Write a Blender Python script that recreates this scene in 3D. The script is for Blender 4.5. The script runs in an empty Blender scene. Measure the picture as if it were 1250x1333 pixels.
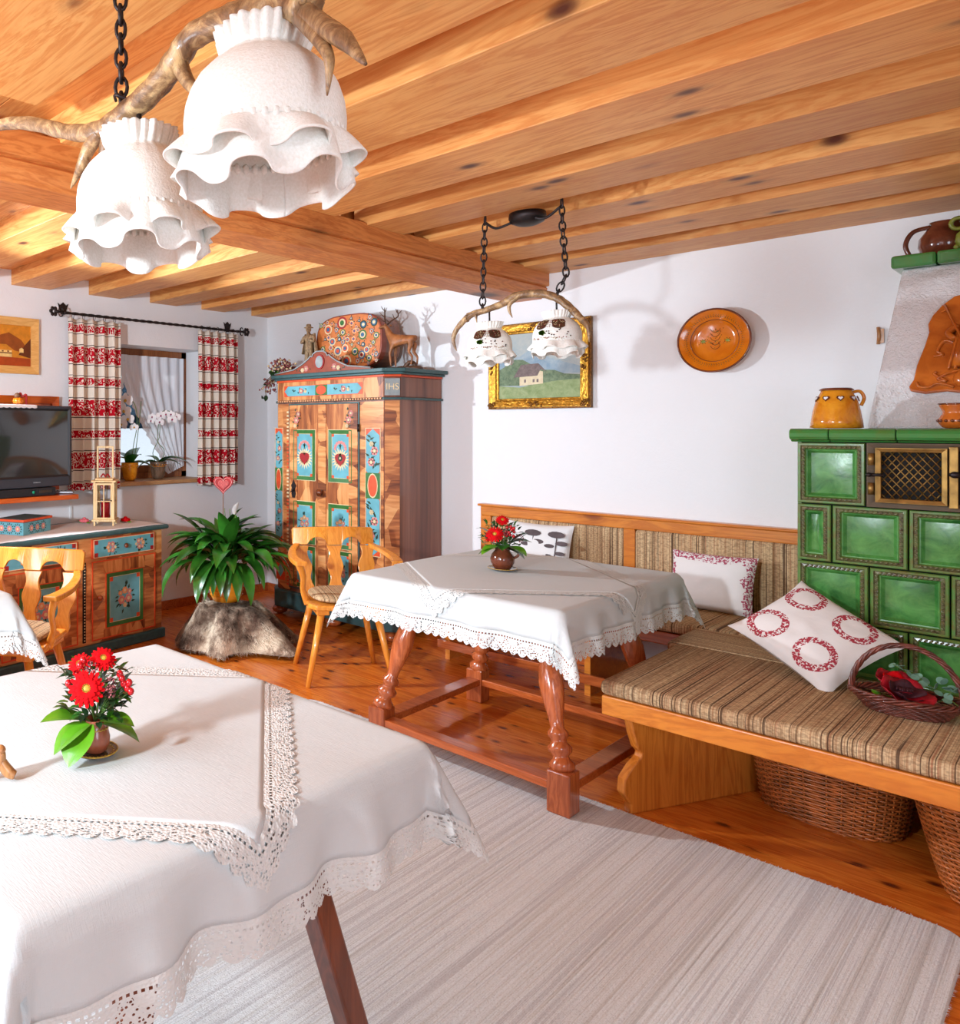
import bpy, math, random
from mathutils import Vector, Matrix, Euler, noise
random.seed(7)
PI = math.pi
S = bpy.context.scene
COL = S.collection

# ---------------------------------------------------------------- camera, world, lights, exposure
cam = bpy.data.objects.new('camera', bpy.data.cameras.new('camera'))
COL.objects.link(cam); S.camera = cam
cam.location = (4.70, -4.70, 1.40)
cam.rotation_euler = (PI/2, 0, math.atan2(997.0, 818.0))
cam.data.sensor_fit = 'HORIZONTAL'; cam.data.sensor_width = 36.0
cam.data.lens = 36.0*997.0/1250.0
cam.data.shift_x = (625.0-250.0)/1250.0
cam.data.shift_y = -(666.5-557.0)/1250.0
cam.data.clip_start = 0.05

W = bpy.data.worlds.new('world'); S.world = W; W.use_nodes = True
bg = W.node_tree.nodes['Background']
bg.inputs[0].default_value = (0.86, 0.93, 1.0, 1); bg.inputs[1].default_value = 0.8

def light(name, kind, loc, target, energy, size=0.3, color=(1, 1, 1), spot=None, blend=0.5):
    l = bpy.data.lights.new(name, kind); l.energy = energy; l.color = color
    if kind == 'AREA': l.shape = 'DISK'; l.size = size
    elif kind == 'SPOT':
        l.shadow_soft_size = size; l.spot_size = spot; l.spot_blend = blend
    else: l.shadow_soft_size = size
    o = bpy.data.objects.new(name, l); COL.objects.link(o); o.location = loc
    o.rotation_euler = (Vector(target)-Vector(loc)).to_track_quat('-Z', 'Y').to_euler()
    return o
light('flash_softbox', 'SPOT', (3.6, -6.2, 1.62), (0.5, -1.9, 0.6), 500, 0.10, (0.78, 0.90, 1.0), math.radians(112), 1.0)
light('flash_side', 'SPOT', (0.3, -3.45, 1.80), (2.9, -1.15, 1.15), 245, 0.04, (0.78, 0.90, 1.0), math.radians(92), 0.35)
light('ceiling_bounce_fill', 'AREA', (2.0, -5.3, 1.3), (2.3, -4.2, 2.45), 14, 0.6, (0.64, 0.82, 1.0))  # added fill lamp out of view, turned up to brighten ceiling and room
light('rear_fill', 'AREA', (5.9, -4.6, 1.3), (1.5, -1.5, 0.6), 30, 1.3, (0.70, 0.86, 1.0))  # added soft fill by the solid right wall, which has no window
light('overhead_fill', 'AREA', (2.6, -5.9, 2.33), (2.6, -5.89, 0.2), 66, 1.6, (0.70, 0.86, 1.0))  # added fill lamp out of view, facing down for tables, rug and floor
S.view_settings.view_transform = 'Standard'; S.view_settings.look = 'None'
S.view_settings.exposure = 0.47; S.view_settings.gamma = 1.0
S.view_settings.use_curve_mapping = False

# ---------------------------------------------------------------- colour and material helpers
def C(r, g, b):
    f = lambda v: (v/255/12.92) if v/255 <= 0.04045 else ((v/255+0.055)/1.055)**2.4
    return (f(r), f(g), f(b), 1.0)
class NT:
    def __init__(s, name, rough=0.5, metal=0.0, spec=0.5, coat=0.0):
        s.m = bpy.data.materials.new(name); s.m.use_nodes = True
        s.t = s.m.node_tree; s.p = s.t.nodes['Principled BSDF']
        s.p.inputs['Roughness'].default_value = rough; s.p.inputs['Metallic'].default_value = metal
        s.p.inputs['Specular IOR Level'].default_value = spec
        s.p.inputs['Coat Weight'].default_value = coat; s.p.inputs['Coat Roughness'].default_value = 0.08
        s.out = s.t.nodes['Material Output']
    def n(s, kind, **kw):
        x = s.t.nodes.new(kind)
        for k, v in kw.items():
            if k in x.inputs: 
                if isinstance(v, (int, float, tuple)): x.inputs[k].default_value = v
                else: s.t.links.new(v, x.inputs[k])
            else: setattr(x, k, v)
        return x
    def l(s, a, b): s.t.links.new(a, b)
    def col(s, v):
        if isinstance(v, tuple): s.p.inputs['Base Color'].default_value = v
        else: s.l(v, s.p.inputs['Base Color'])
    def coord(s, scale=(1, 1, 1), kind='Object', rnd=False, loc=(0, 0, 0)):
        tc = s.n('ShaderNodeTexCoord'); mp = s.n('ShaderNodeMapping')
        mp.inputs['Scale'].default_value = scale; mp.inputs['Location'].default_value = loc
        src = tc.outputs[kind]
        if rnd:
            oi = s.n('ShaderNodeObjectInfo'); ma = s.n('ShaderNodeVectorMath', operation='SCALE')
            cb = s.n('ShaderNodeCombineXYZ'); s.l(oi.outputs['Random'], cb.inputs[0]); s.l(oi.outputs['Random'], cb.inputs[1]); s.l(oi.outputs['Random'], cb.inputs[2])
            s.l(cb.outputs[0], ma.inputs[0]); ma.inputs['Scale'].default_value = 37.0
            ad = s.n('ShaderNodeVectorMath', operation='ADD'); s.l(src, ad.inputs[0]); s.l(ma.outputs[0], ad.inputs[1]); src = ad.outputs[0]
        s.l(src, mp.inputs['Vector']); return mp.outputs[0]
    def noise(s, vec, scale, detail=3, rough=0.5, dist=0.0):
        x = s.n('ShaderNodeTexNoise'); s.l(vec, x.inputs['Vector'])
        x.inputs['Scale'].default_value = scale; x.inputs['Detail'].default_value = detail
        x.inputs['Roughness'].default_value = rough; x.inputs['Distortion'].default_value = dist
        return x.outputs['Fac']
    def ramp(s, fac, stops, interp='LINEAR'):
        r = s.n('ShaderNodeValToRGB'); s.l(fac, r.inputs[0]); cr = r.color_ramp; cr.interpolation = interp
        while len(cr.elements) < len(stops): cr.elements.new(0.5)
        for e, (p, c) in zip(cr.elements, stops):
            e.position = p; e.color = c if isinstance(c, tuple) else (c, c, c, 1)
        return r.outputs[0]
    def mix(s, f, a, b, mode='MIX'):
        x = s.n('ShaderNodeMix', data_type='RGBA', blend_type=mode)
        for i, v in ((0, f), (6, a), (7, b)):
            if isinstance(v, (int, float, tuple)): x.inputs[i].default_value = v
            else: s.l(v, x.inputs[i])
        return x.outputs[2]
    def math(s, op, a, b=0.0, c=None):
        x = s.n('ShaderNodeMath', operation=op)
        for i, v in enumerate((a, b, c)):
            if v is None: continue
            if isinstance(v, (int, float)): x.inputs[i].default_value = v
            else: s.l(v, x.inputs[i])
        return x.outputs[0]
    def bump(s, h, strength=0.3, dist=0.01):
        b = s.n('ShaderNodeBump'); b.inputs['Strength'].default_value = strength; b.inputs['Distance'].default_value = dist
        s.l(h, b.inputs['Height']); s.l(b.outputs[0], s.p.inputs['Normal'])
def plain(name, c, rough=0.5, metal=0.0, spec=0.5, coat=0.0, var=0.12, vs=25, bump=0.0):
    t = NT(name, rough, metal, spec, coat); v = t.coord(rnd=True); nz = t.noise(v, vs, 3)
    d = tuple(x*(1-var*1.6) for x in c[:3])+(1,); b = tuple(min(1, x*(1+var)) for x in c[:3])+(1,)
    t.col(t.ramp(nz, [(0.3, d), (0.7, b)]))
    if bump: t.bump(nz, bump, 0.005)
    return t.m
def wood(name, light_, dark, axis='x', rough=0.35, knots=True, coat=0.3, ring=1.0, knotc=(0.09, 0.03, 0.015, 1), spec=0.5, kt=1.2, dens=1.0):
    t = NT(name, rough, 0, spec, coat)
    sc = {'x': (0.12, 1, 1), 'y': (1, 0.12, 1), 'z': (1, 1, 0.12)}[axis]
    v = t.coord(sc, rnd=True)
    n1 = t.noise(v, 9*ring, 6, 0.6, 0.9); n2 = t.noise(v, 60*ring, 2, 0.5)
    wv = t.math('FRACT', t.math('MULTIPLY', n1, 9.0))
    tri = t.math('ABSOLUTE', t.math('SUBTRACT', wv, 0.5))
    g = t.math('ADD', t.math('MULTIPLY', tri, 1.1), t.math('MULTIPLY', n2, 0.5))
    c = t.ramp(g, [(0.1, dark), (0.75, light_)])
    big = t.noise(t.coord(sc, rnd=True, loc=(5, 3, 1)), 1.6, 2)
    c = t.mix(t.ramp(big, [(0.35, 0.0), (0.7, 0.45)]), c, dark)
    oi = t.n('ShaderNodeObjectInfo')
    hs = t.n('ShaderNodeHueSaturation'); t.l(c, hs.inputs['Color'])
    t.l(t.math('ADD', t.math('MULTIPLY', oi.outputs['Random'], 0.26), 0.87), hs.inputs['Value']); c = hs.outputs[0]
    if knots:
        ks = {'x': (0.6, 1, 1), 'y': (1, 0.6, 1), 'z': (1, 1, 0.6)}[axis]
        kv = t.coord(ks, rnd=True)
        vo = t.n('ShaderNodeTexVoronoi'); t.l(kv, vo.inputs['Vector']); vo.inputs['Scale'].default_value = 5.0*dens
        vo.inputs['Randomness'].default_value = 1.0
        kd = t.math('ADD', vo.outputs['Distance'], t.math('MULTIPLY', t.noise(kv, 40, 2), 0.03))
        k = t.ramp(kd, [(0.07*kt, 1.0), (0.12*kt, 0.8), (0.18*kt, 0.22), (0.28*kt, 0.0)])
        c = t.mix(k, c, knotc)
    t.col(c); t.bump(g, 0.06, 0.003)
    return t.m

# ---------------------------------------------------------------- materials
M = {}
M['ceil'] = wood('ceiling_pine', C(242, 180, 106), C(214, 132, 62), 'x', 0.5, coat=0.05, dens=1.0, knotc=C(92, 46, 28), kt=0.85)
M['ceil_y'] = wood('main_beam_pine', C(228, 146, 76), C(192, 104, 44), 'y', 0.5, coat=0.05, dens=0.5, knotc=C(80, 40, 22))
M['floor'] = wood('floor_pine', C(236, 134, 46), C(196, 86, 20), 'x', 0.24, coat=0.15, dens=2.2, knotc=C(96, 34, 10), kt=1.15)
M['honey'] = wood('honey_wood', C(238, 158, 62), C(212, 124, 38), 'z', 0.25, knots=False, coat=0.5)
M['honeyx'] = wood('honey_bench_wood', C(226, 140, 50), C(194, 104, 30), 'x', 0.3, coat=0.2, dens=1.0, knotc=C(130, 60, 20))
M['panelwood'] = wood('bench_panel_wood', C(216, 130, 48), C(180, 96, 28), 'z', 0.25, coat=0.4, dens=1.0, knotc=C(120, 54, 18), kt=0.5)
M['redwood'] = wood('red_brown_table_wood', C(200, 106, 58), C(152, 68, 32), 'z', 0.2, knots=False, coat=0.6)
M['redwoodx'] = wood('red_brown_rail_wood', C(206, 108, 52), C(160, 72, 30), 'x', 0.2, knots=False, coat=0.6)
M['brownleg'] = wood('brown_table_leg_wood', C(134, 66, 36), C(96, 44, 24), 'z', 0.35, knots=False, coat=0.2)
M['palewood'] = wood('pale_lantern_wood', C(236, 208, 152), C(214, 176, 116), 'z', 0.5, knots=False, coat=0.0)
M['window'] = wood('window_wood', C(168, 98, 46), C(126, 66, 28), 'z', 0.4, knots=False, coat=0.2)
M['sill'] = wood('sill_wood', C(206, 160, 110), C(176, 128, 84), 'y', 0.5, knots=False, coat=0.0)
M['orangewood'] = wood('orange_shelf_wood', C(206, 96, 26), C(168, 66, 14), 'y', 0.3, knots=False, coat=0.4)
M['framewood'] = wood('pale_frame_wood', C(232, 184, 110), C(206, 148, 76), 'y', 0.4, knots=False, coat=0.2)
def burl(name, axis):
    t = NT(name, 0.35, 0, 0.5, 0.3)
    s1 = {'z': (3, 3, 26), 'x': (26, 26, 2.5), 'x2': (26, 26, 2.5)}[axis]
    v = t.coord(s1, rnd=True); n1 = t.noise(v, 1.0, 4, 0.6, 0.6)
    cell = t.n('ShaderNodeTexVoronoi'); t.l(t.coord({'z': (5, 5, 9), 'x': (14, 14, 5), 'x2': (14, 14, 5)}[axis], rnd=True), cell.inputs['Vector']); cell.inputs['Scale'].default_value = 1.0
    a = t.math('ADD', t.math('MULTIPLY', n1, 0.75), t.math('MULTIPLY', t.n('ShaderNodeSeparateColor', Color=cell.outputs['Color']).outputs[0], 0.35))
    t.col(t.ramp(a, [(0.32, C(104, 52, 30)), (0.5, C(172, 98, 52)), (0.64, C(214, 142, 82)), (0.8, C(232, 170, 110))]))
    return t.m
M['burl_h'] = burl('painted_banding_horizontal', 'z'); M['burl_v'] = burl('painted_banding_vertical', 'x')
t = NT('dark_side_boards', 0.4, 0, 0.5, 0.25); v = t.coord((14, 14, 0.6), rnd=True)
t.col(t.ramp(t.noise(v, 1, 4, 0.6, 0.4), [(0.3, C(92, 54, 44)), (0.55, C(140, 88, 66)), (0.75, C(164, 108, 84))])); M['side'] = t.m

def white_wall(name, c, scale, st):
    t = NT(name, 0.85, 0, 0.2); v = t.coord(); t.col(c)
    h = t.math('ADD', t.noise(v, scale, 4, 0.6), t.math('MULTIPLY', t.noise(v, scale*4, 2), 0.3)); t.bump(h, st, 0.012); return t.m
M['wall'] = white_wall('white_plaster', C(238, 238, 240), 26, 0.16)
M['hood'] = white_wall('rough_white_plaster', C(236, 236, 238), 38, 0.9)
t = NT('rug_wool', 0.95, 0, 0.1)
st = t.noise(t.coord((46, 0.25, 1)), 1.0, 4, 0.75); fz = t.noise(t.coord(), 240, 3, 0.7); fl = t.noise(t.coord((90, 55, 1)), 1, 2)
c = t.ramp(st, [(0.3, C(176, 172, 170)), (0.4, C(214, 212, 208)), (0.5, C(234, 236, 236)), (0.58, C(202, 200, 200)), (0.68, C(234, 236, 236))])
c = t.mix(t.ramp(fz, [(0.35, 0.35), (0.5, 0.0)]), c, C(150, 140, 134)); t.col(c)
t.bump(t.math('ADD', t.math('ADD', fz, t.math('MULTIPLY', st, 1.6)), fl), 0.5, 0.006); M['rug'] = t.m
def stripes(name, sc, wv):
    t = NT(name, 0.9, 0, 0.1)
    s1 = t.noise(t.coord(sc), 1.0, 2, 0.8); s2 = t.noise(t.coord(tuple(x*3.3 for x in sc)), 1.0, 1, 0.5)
    c = t.ramp(s1, [(0.3, C(140, 102, 70)), (0.4, C(214, 184, 142)), (0.48, C(174, 134, 98)), (0.54, C(222, 194, 152)), (0.62, C(190, 152, 112)), (0.72, C(226, 200, 158))])
    c = t.mix(t.ramp(s2, [(0.34, 0.9), (0.4, 0.0)]), c, C(78, 54, 42))
    c = t.mix(t.ramp(s2, [(0.64, 0.0), (0.7, 0.55)]), c, C(164, 84, 62))
    w = t.noise(t.coord(wv), 1.0, 1); c = t.mix(t.ramp(w, [(0.4, 0.38), (0.55, 0.0)]), c, C(96, 68, 50))
    t.col(c); t.bump(t.math('ADD', w, s2), 0.5, 0.003); return t.m
M['str_x'] = stripes('striped_bench_fabric', (55, 0.2, 0.2), (90, 160, 160))
M['str_y'] = stripes('striped_filler_fabric', (0.2, 55, 0.2), (160, 90, 160))
t = NT('white_linen', 0.9, 0, 0.12); a = t.noise(t.coord((520, 60, 520)), 1, 2); b = t.noise(t.coord((60, 520, 60)), 1, 2)
h = t.math('ADD', a, b); t.col(t.ramp(h, [(0.35, C(212, 206, 196)), (0.6, C(232, 228, 221))])) if False else t.col(C(207, 210, 209))
big = t.noise(t.coord((4, 4, 4)), 1, 3)
t.bump(t.math('ADD', t.math('MULTIPLY', h, 0.10), big), 0.35, 0.012); M['linen'] = t.m
t = NT('lace', 0.9, 0, 0.1)
uv = t.n('ShaderNodeUVMap').outputs[0]; sp = t.n('ShaderNodeSeparateXYZ', Vector=uv); U, V = sp.outputs[0], sp.outputs[1]
mp = t.n('ShaderNodeMapping'); t.l(uv, mp.inputs[0]); mp.inputs['Scale'].default_value = (1, 0.085, 1)
vo = t.n('ShaderNodeTexVoronoi'); t.l(mp.outputs[0], vo.inputs[0]); vo.inputs['Scale'].default_value = 150; vo.inputs['Randomness'].default_value = 0.75
hole = t.math('LESS_THAN', vo.outputs['Distance'], 0.36)
fan = t.math('SINE', t.math('MULTIPLY', U, 2*PI/0.052)); thick = t.math('GREATER_THAN', t.math('ADD', t.math('MULTIPLY', fan, 0.32), V), 0.62)
tr = t.math('COMPARE', V, 0.80, 0.035); 
rowh = t.math('MULTIPLY', t.math('GREATER_THAN', t.math('SINE', t.math('MULTIPLY', U, 2*PI/0.011)), 0.0), tr)
inner = t.math('MULTIPLY', hole, t.math('LESS_THAN', V, 0.72)); inner = t.math('MULTIPLY', inner, t.math('SUBTRACT', 1.0, t.math('MULTIPLY', thick, t.math('GREATER_THAN', V, 0.5))))
sc = t.math('LESS_THAN', V, t.math('MULTIPLY', t.math('ABSOLUTE', t.math('SINE', t.math('MULTIPLY', U, PI/0.052))), -0.16, None)) 
sc = t.math('LESS_THAN', V, t.math('SUBTRACT', 0.18, t.math('MULTIPLY', t.math('ABSOLUTE', t.math('SINE', t.math('MULTIPLY', U, PI/0.036))), 0.16)))
mask = t.math('MAXIMUM', t.math('MAXIMUM', inner, rowh), sc)
t.l(t.math('SUBTRACT', 1.0, mask), t.p.inputs['Alpha']); t.col(C(218, 218, 214)); t.bump(vo.outputs['Distance'], 0.5, 0.004); M['lace'] = t.m
def curtain_mat():
    t = NT('red_patterned_curtain_cloth', 0.9, 0, 0.1)
    tc = t.n('ShaderNodeTexCoord'); sp = t.n('ShaderNodeSeparateXYZ', Vector=tc.outputs['Object'])
    p = t.math('ABSOLUTE', t.math('SUBTRACT', t.math('FRACT', t.math('ADD', t.math('DIVIDE', t.math('SUBTRACT', sp.outputs[2], 1.907), 0.367), 50.5)), 0.5))
    p = t.math('MULTIPLY', p, 2.0)
    red = t.ramp(p, [(0.0, 1.0), (0.30, 0.0), (0.86, 1.0)], 'CONSTANT')
    dark = t.ramp(p, [(0.0, 0.0), (0.355, 1.0), (0.385, 0.0), (0.775, 1.0), (0.80, 0.0)], 'CONSTANT')
    vo = t.n('ShaderNodeTexVoronoi'); vo.feature = 'SMOOTH_F1'; t.l(t.coord((1, 1.6, 1)), vo.inputs['Vector']); vo.inputs['Scale'].default_value = 44
    pat = t.ramp(t.math('FRACT', t.math('MULTIPLY', vo.outputs['Distance'], 2.6)), [(0.0, 1.0), (0.72, 0.0)], 'CONSTANT')
    base = t.mix(t.noise(t.coord(), 190, 2), C(226, 214, 196), C(240, 232, 220))
    c = t.mix(t.math('MULTIPLY', red, pat), base, C(188, 20, 38)); c = t.mix(dark, c, C(58, 44, 44)); t.col(c)
    t.bump(t.noise(t.coord(), 300, 2), 0.2, 0.003); return t.m
M['curtain'] = curtain_mat()
t = NT('sheer_net', 0.9, 0, 0.1); t.col(C(232, 234, 240)); f = t.noise(t.coord((1, 60, 1)), 1, 2)
t.l(t.ramp(f, [(0.3, 0.80), (0.7, 0.98)]), t.p.inputs['Alpha']); t.p.inputs['Subsurface Weight'].default_value = 0.0; M['sheer'] = t.m
t = NT('clear_glass', 0.03); t.p.inputs['Transmission Weight'].default_value = 1.0; t.p.inputs['IOR'].default_value = 1.08; t.col((0.94, 0.97, 1, 1)); M['glass'] = t.m
def glaze(name, c1, c2, rough=0.22, sc=14):
    t = NT(name, rough, 0, 0.5, 0.25); v = t.coord(rnd=True)
    t.col(t.ramp(t.noise(v, sc, 5, 0.65, 0.6), [(0.3, c1), (0.66, c2)])); t.bump(t.noise(v, 60, 2), 0.08, 0.003); return t.m
M['green'] = glaze('green_glaze', C(34, 100, 40), C(88, 152, 74)); M['greenb'] = glaze('green_brown_glaze', C(104, 98, 44), C(76, 132, 62), sc=24)
M['rope'] = glaze('brown_rope_glaze', C(84, 66, 48), C(112, 118, 72), 0.18, 40); M['dullrope'] = plain('dull_bronze', C(98, 82, 64), 0.55, 0.3); M['cornice'] = glaze('green_cornice_glaze', C(78, 122, 54), C(56, 134, 66))
M['amber'] = glaze('amber_glaze', C(198, 108, 12), C(232, 158, 40), 0.15, 20); M['terra'] = glaze('orange_relief_glaze', C(176, 84, 26), C(206, 112, 38), 0.2)
M['oj'] = glaze('orange_plate_glaze', C(206, 104, 12), C(222, 124, 24), 0.12); M['brownrim'] = glaze('brown_rim_glaze', C(86, 38, 16), C(124, 60, 30), 0.15)
M['jug'] = glaze('dark_brown_glaze', C(74, 34, 24), C(126, 64, 40), 0.12, 12); M['olive'] = glaze('olive_green_glaze', C(104, 112, 30), C(150, 160, 66), 0.15)
M['pot'] = glaze('terracotta_glaze', C(140, 70, 50), C(178, 96, 66), 0.25); M['gpot'] = glaze('yellow_orange_pot_glaze', C(206, 122, 20), C(226, 150, 40), 0.2)
M['greypot'] = glaze('grey_brown_pot_glaze', C(86, 68, 56), C(128, 104, 84), 0.25)
t = NT('antler', 0.4, 0, 0.5, 0.2); v = t.coord((30, 30, 30), rnd=True)
t.col(t.ramp(t.noise(t.coord((5, 5, 5), rnd=True), 3, 5, 0.75, 1.2), [(0.35, C(84, 58, 38)), (0.5, C(142, 108, 74)), (0.66, C(206, 172, 122))])); t.bump(t.noise(v, 1.6, 3), 0.5, 0.006); M['antler'] = t.m
M['iron'] = plain('wrought_iron', C(52, 46, 46), 0.45, 0.7, bump=0.3); M['brass'] = plain('brass', C(156, 122, 66), 0.42, 0.8, var=0.3)
M['gold'] = plain('gilt_frame', C(206, 150, 52), 0.3, 0.75, var=0.3, vs=60, bump=0.8); M['goldb'] = plain('dark_gilt', C(134, 88, 30), 0.4, 0.6, var=0.4, vs=90, bump=0.9)
t = NT('shade_wool', 0.95, 0, 0.1); fz = t.noise(t.coord((1, 1, 1)), 260, 2); t.col(t.ramp(fz, [(0.3, C(234, 231, 222)), (0.7, C(244, 242, 236))]))
t.p.inputs['Subsurface Weight'].default_value = 0.0; t.bump(fz, 0.35, 0.003); M['shade'] = t.m
M['leaf'] = plain('green_leaf', C(44, 102, 28), 0.3, coat=0.3, var=0.35, vs=8); M['leafb'] = plain('bright_leaf', C(92, 152, 24), 0.35, coat=0.2, var=0.2, vs=20)
M['leafd'] = plain('dark_leaf', C(34, 62, 30), 0.45, var=0.3); M['euca'] = plain('eucalyptus_leaf', C(112, 152, 130), 0.6, var=0.2)
M['red'] = plain('red_petal', C(204, 6, 16), 0.85, spec=0.15, var=0.2, vs=40); M['dred'] = plain('crimson_petal', C(166, 14, 34), 0.5, var=0.3, vs=30); M['maroon'] = plain('maroon_centre', C(62, 8, 22), 0.7)
M['berry'] = plain('red_berry', C(190, 12, 24), 0.25, coat=0.3); M['yel'] = plain('yellow_centre', C(206, 160, 50), 0.6, var=0.3, vs=200)
M['pinkp'] = plain('pink_bud', C(156, 84, 84), 0.7, var=0.4, vs=120); M['stem'] = plain('green_stem', C(84, 112, 48), 0.5); M['twig'] = plain('brown_twig', C(112, 74, 50), 0.7)
M['orchid'] = plain('white_orchid_petal', C(244, 240, 240), 0.6, var=0.04); M['purp'] = plain('purple_lip', C(150, 40, 90), 0.5)
M['wicker'] = plain('brown_wicker', C(176, 96, 42), 0.4, coat=0.15, var=0.3, vs=30); M['wickerd'] = plain('dark_red_wicker', C(112, 54, 40), 0.35, coat=0.2, var=0.35, vs=30)
M['tv'] = plain('tv_plastic', C(52, 54, 62), 0.45, var=0.05); M['tvd'] = plain('tv_dark_plastic', C(30, 31, 36), 0.4, var=0.05); M['screen'] = plain('tv_screen_glass', C(40, 41, 42), 0.06, coat=1.0, var=0.02)
M['tvtxt'] = plain('tv_letter_grey', C(150, 152, 156), 0.4)
M['blue'] = plain('painted_blue', C(104, 172, 184), 0.4, var=0.12, vs=12); M['pgreen'] = plain('painted_green', C(56, 112, 52), 0.4); M['pred'] = plain('painted_orange_red', C(224, 82, 40), 0.4, var=0.1)
M['pcream'] = plain('painted_cream', C(232, 206, 160), 0.45); M['ppink'] = plain('painted_pink', C(222, 140, 134), 0.45, var=0.15); M['pteal'] = plain('painted_dark_teal', C(58, 92, 94), 0.4)
M['pdark'] = plain('painted_dark_green', C(34, 62, 44), 0.45); M['heart'] = plain('painted_red_heart', C(164, 28, 30), 0.45); M['ppeach'] = plain('painted_peach', C(232, 160, 108), 0.45); M['pbrown'] = plain('painted_red_brown', C(150, 66, 40), 0.4)
M['pblue2'] = plain('painted_deep_blue', C(54, 104, 144), 0.45); M['porange'] = plain('painted_orange', C(214, 122, 62), 0.4); M['pgrey'] = plain('painted_grey', C(150, 156, 156), 0.5)
M['fig'] = plain('carved_limewood', C(176, 146, 110), 0.6, var=0.3, vs=60); M['stag'] = plain('carved_stag_wood', C(162, 100, 56), 0.5, var=0.3, vs=30); M['stagd'] = plain('dark_stag_wood', C(92, 60, 40), 0.55, var=0.3, vs=40)
M['black'] = plain('black_interior', C(14, 12, 12), 0.8); M['candle'] = plain('red_candle_wax', C(204, 24, 36), 0.4); M['white'] = plain('white_paint', C(236, 236, 236), 0.5, var=0.03)
M['snow'] = plain('snow', C(250, 252, 255), 0.8, var=0.02); M['fir'] = plain('fir_green', C(86, 116, 138), 0.9, var=0.3); M['barn'] = plain('barn_wood', C(120, 84, 60), 0.8)
M['pinkf'] = plain('pink_felt_flower', C(232, 110, 120), 0.7); M['doily'] = plain('white_doily_cotton', C(234, 228, 226), 0.9, var=0.05, vs=200, bump=0.6)
M['marq'] = [plain('marquetry_amber', C(216, 136, 36), 0.4), plain('marquetry_brown', C(150, 76, 26), 0.4), plain('marquetry_red', C(176, 70, 18), 0.4), plain('marquetry_cream', C(244, 204, 130), 0.4), plain('marquetry_dark', C(104, 48, 18), 0.4)]
def paintm(name, a, b): return plain(name, a, 0.7, var=0.25, vs=18)
def canvas_mat(name, c1, c2, sc):
    t = NT(name, 0.7, 0, 0.3); v = t.coord(rnd=True); t.col(t.ramp(t.noise(v, sc, 5, 0.7, 0.4), [(0.3, c1), (0.7, c2)])); t.bump(t.noise(v, 120, 2), 0.3, 0.003); return t.m
M['sky'] = canvas_mat('painted_sky', C(146, 168, 178), C(196, 196, 186), 6); M['mount'] = canvas_mat('painted_mountain', C(130, 156, 176), C(176, 190, 194), 14)
M['meadow'] = canvas_mat('painted_meadow', C(122, 144, 92), C(168, 180, 136), 20); M['bush'] = canvas_mat('painted_trees', C(86, 106, 84), C(134, 152, 120), 40)
M['proof'] = canvas_mat('painted_roof', C(104, 92, 92), C(140, 124, 120), 60); M['phouse'] = canvas_mat('painted_house', C(214, 196, 160), C(232, 220, 190), 40)
def pillow_mat(name, kind):
    t = NT(name, 0.9, 0, 0.1); v = t.coord()
    if kind == 'ring':
        vo = t.n('ShaderNodeTexVoronoi'); vo.voronoi_dimensions = '2D'; t.l(t.coord(loc=(0.5, 0.42, 0), scale=(5.6, 5.6, 1)), vo.inputs['Vector']); vo.inputs['Scale'].default_value = 1.0; vo.inputs['Randomness'].default_value = 0.0
        r = t.ramp(vo.outputs['Distance'], [(0.0, 0.0), (0.23, 1.0), (0.36, 0.0)], 'CONSTANT'); k = t.noise(v, 130, 2, 0.6)
        c = t.mix(t.math('MULTIPLY', r, t.math('GREATER_THAN', k, 0.46)), C(232, 226, 222), C(170, 60, 72))
    elif kind == 'border':
        sp = t.n('ShaderNodeSeparateXYZ', Vector=v)
        e = t.math('MAXIMUM', t.math('DIVIDE', t.math('ABSOLUTE', sp.outputs[0]), 0.215), t.math('ADD', t.math('DIVIDE', sp.outputs[1], 0.165), 0.12))
        e = t.math('ADD', e, t.math('MULTIPLY', t.noise(v, 14, 2), 0.5)); k = t.noise(v, 95, 3, 0.6)
        c = t.mix(t.math('MULTIPLY', t.math('GREATER_THAN', e, 0.98), t.math('GREATER_THAN', k, 0.5)), C(234, 228, 226), C(176, 76, 100))
    else:
        c = C(232, 230, 230)
    t.col(c); t.bump(t.noise(v, 12, 3), 0.4, 0.01); return t.m
M['pil_ring'] = pillow_mat('wreath_print_linen', 'ring'); M['pil_border'] = pillow_mat('vine_print_linen', 'border'); M['pil_white'] = pillow_mat('plain_pillow_linen', 'x')
M['ink'] = plain('dark_print', C(92, 80, 82), 0.9)
t = NT('animal_fur', 0.85, 0, 0.15); t.col(t.ramp(t.noise(t.coord(), 7, 3, 0.6), [(0.38, C(74, 54, 44)), (0.5, C(150, 126, 106)), (0.62, C(212, 194, 170))])); M['fur'] = t.m
t = NT('fur_tips', 0.8, 0, 0.2); t.col(t.ramp(t.noise(t.coord(), 6, 5, 0.8), [(0.38, C(86, 66, 54)), (0.5, C(164, 140, 120)), (0.6, C(226, 208, 184))])); M['furtip'] = t.m
M['hand'] = wood('olive_wood_mill', C(206, 146, 88), C(150, 92, 50), 'z', 0.35, knots=False)

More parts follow.
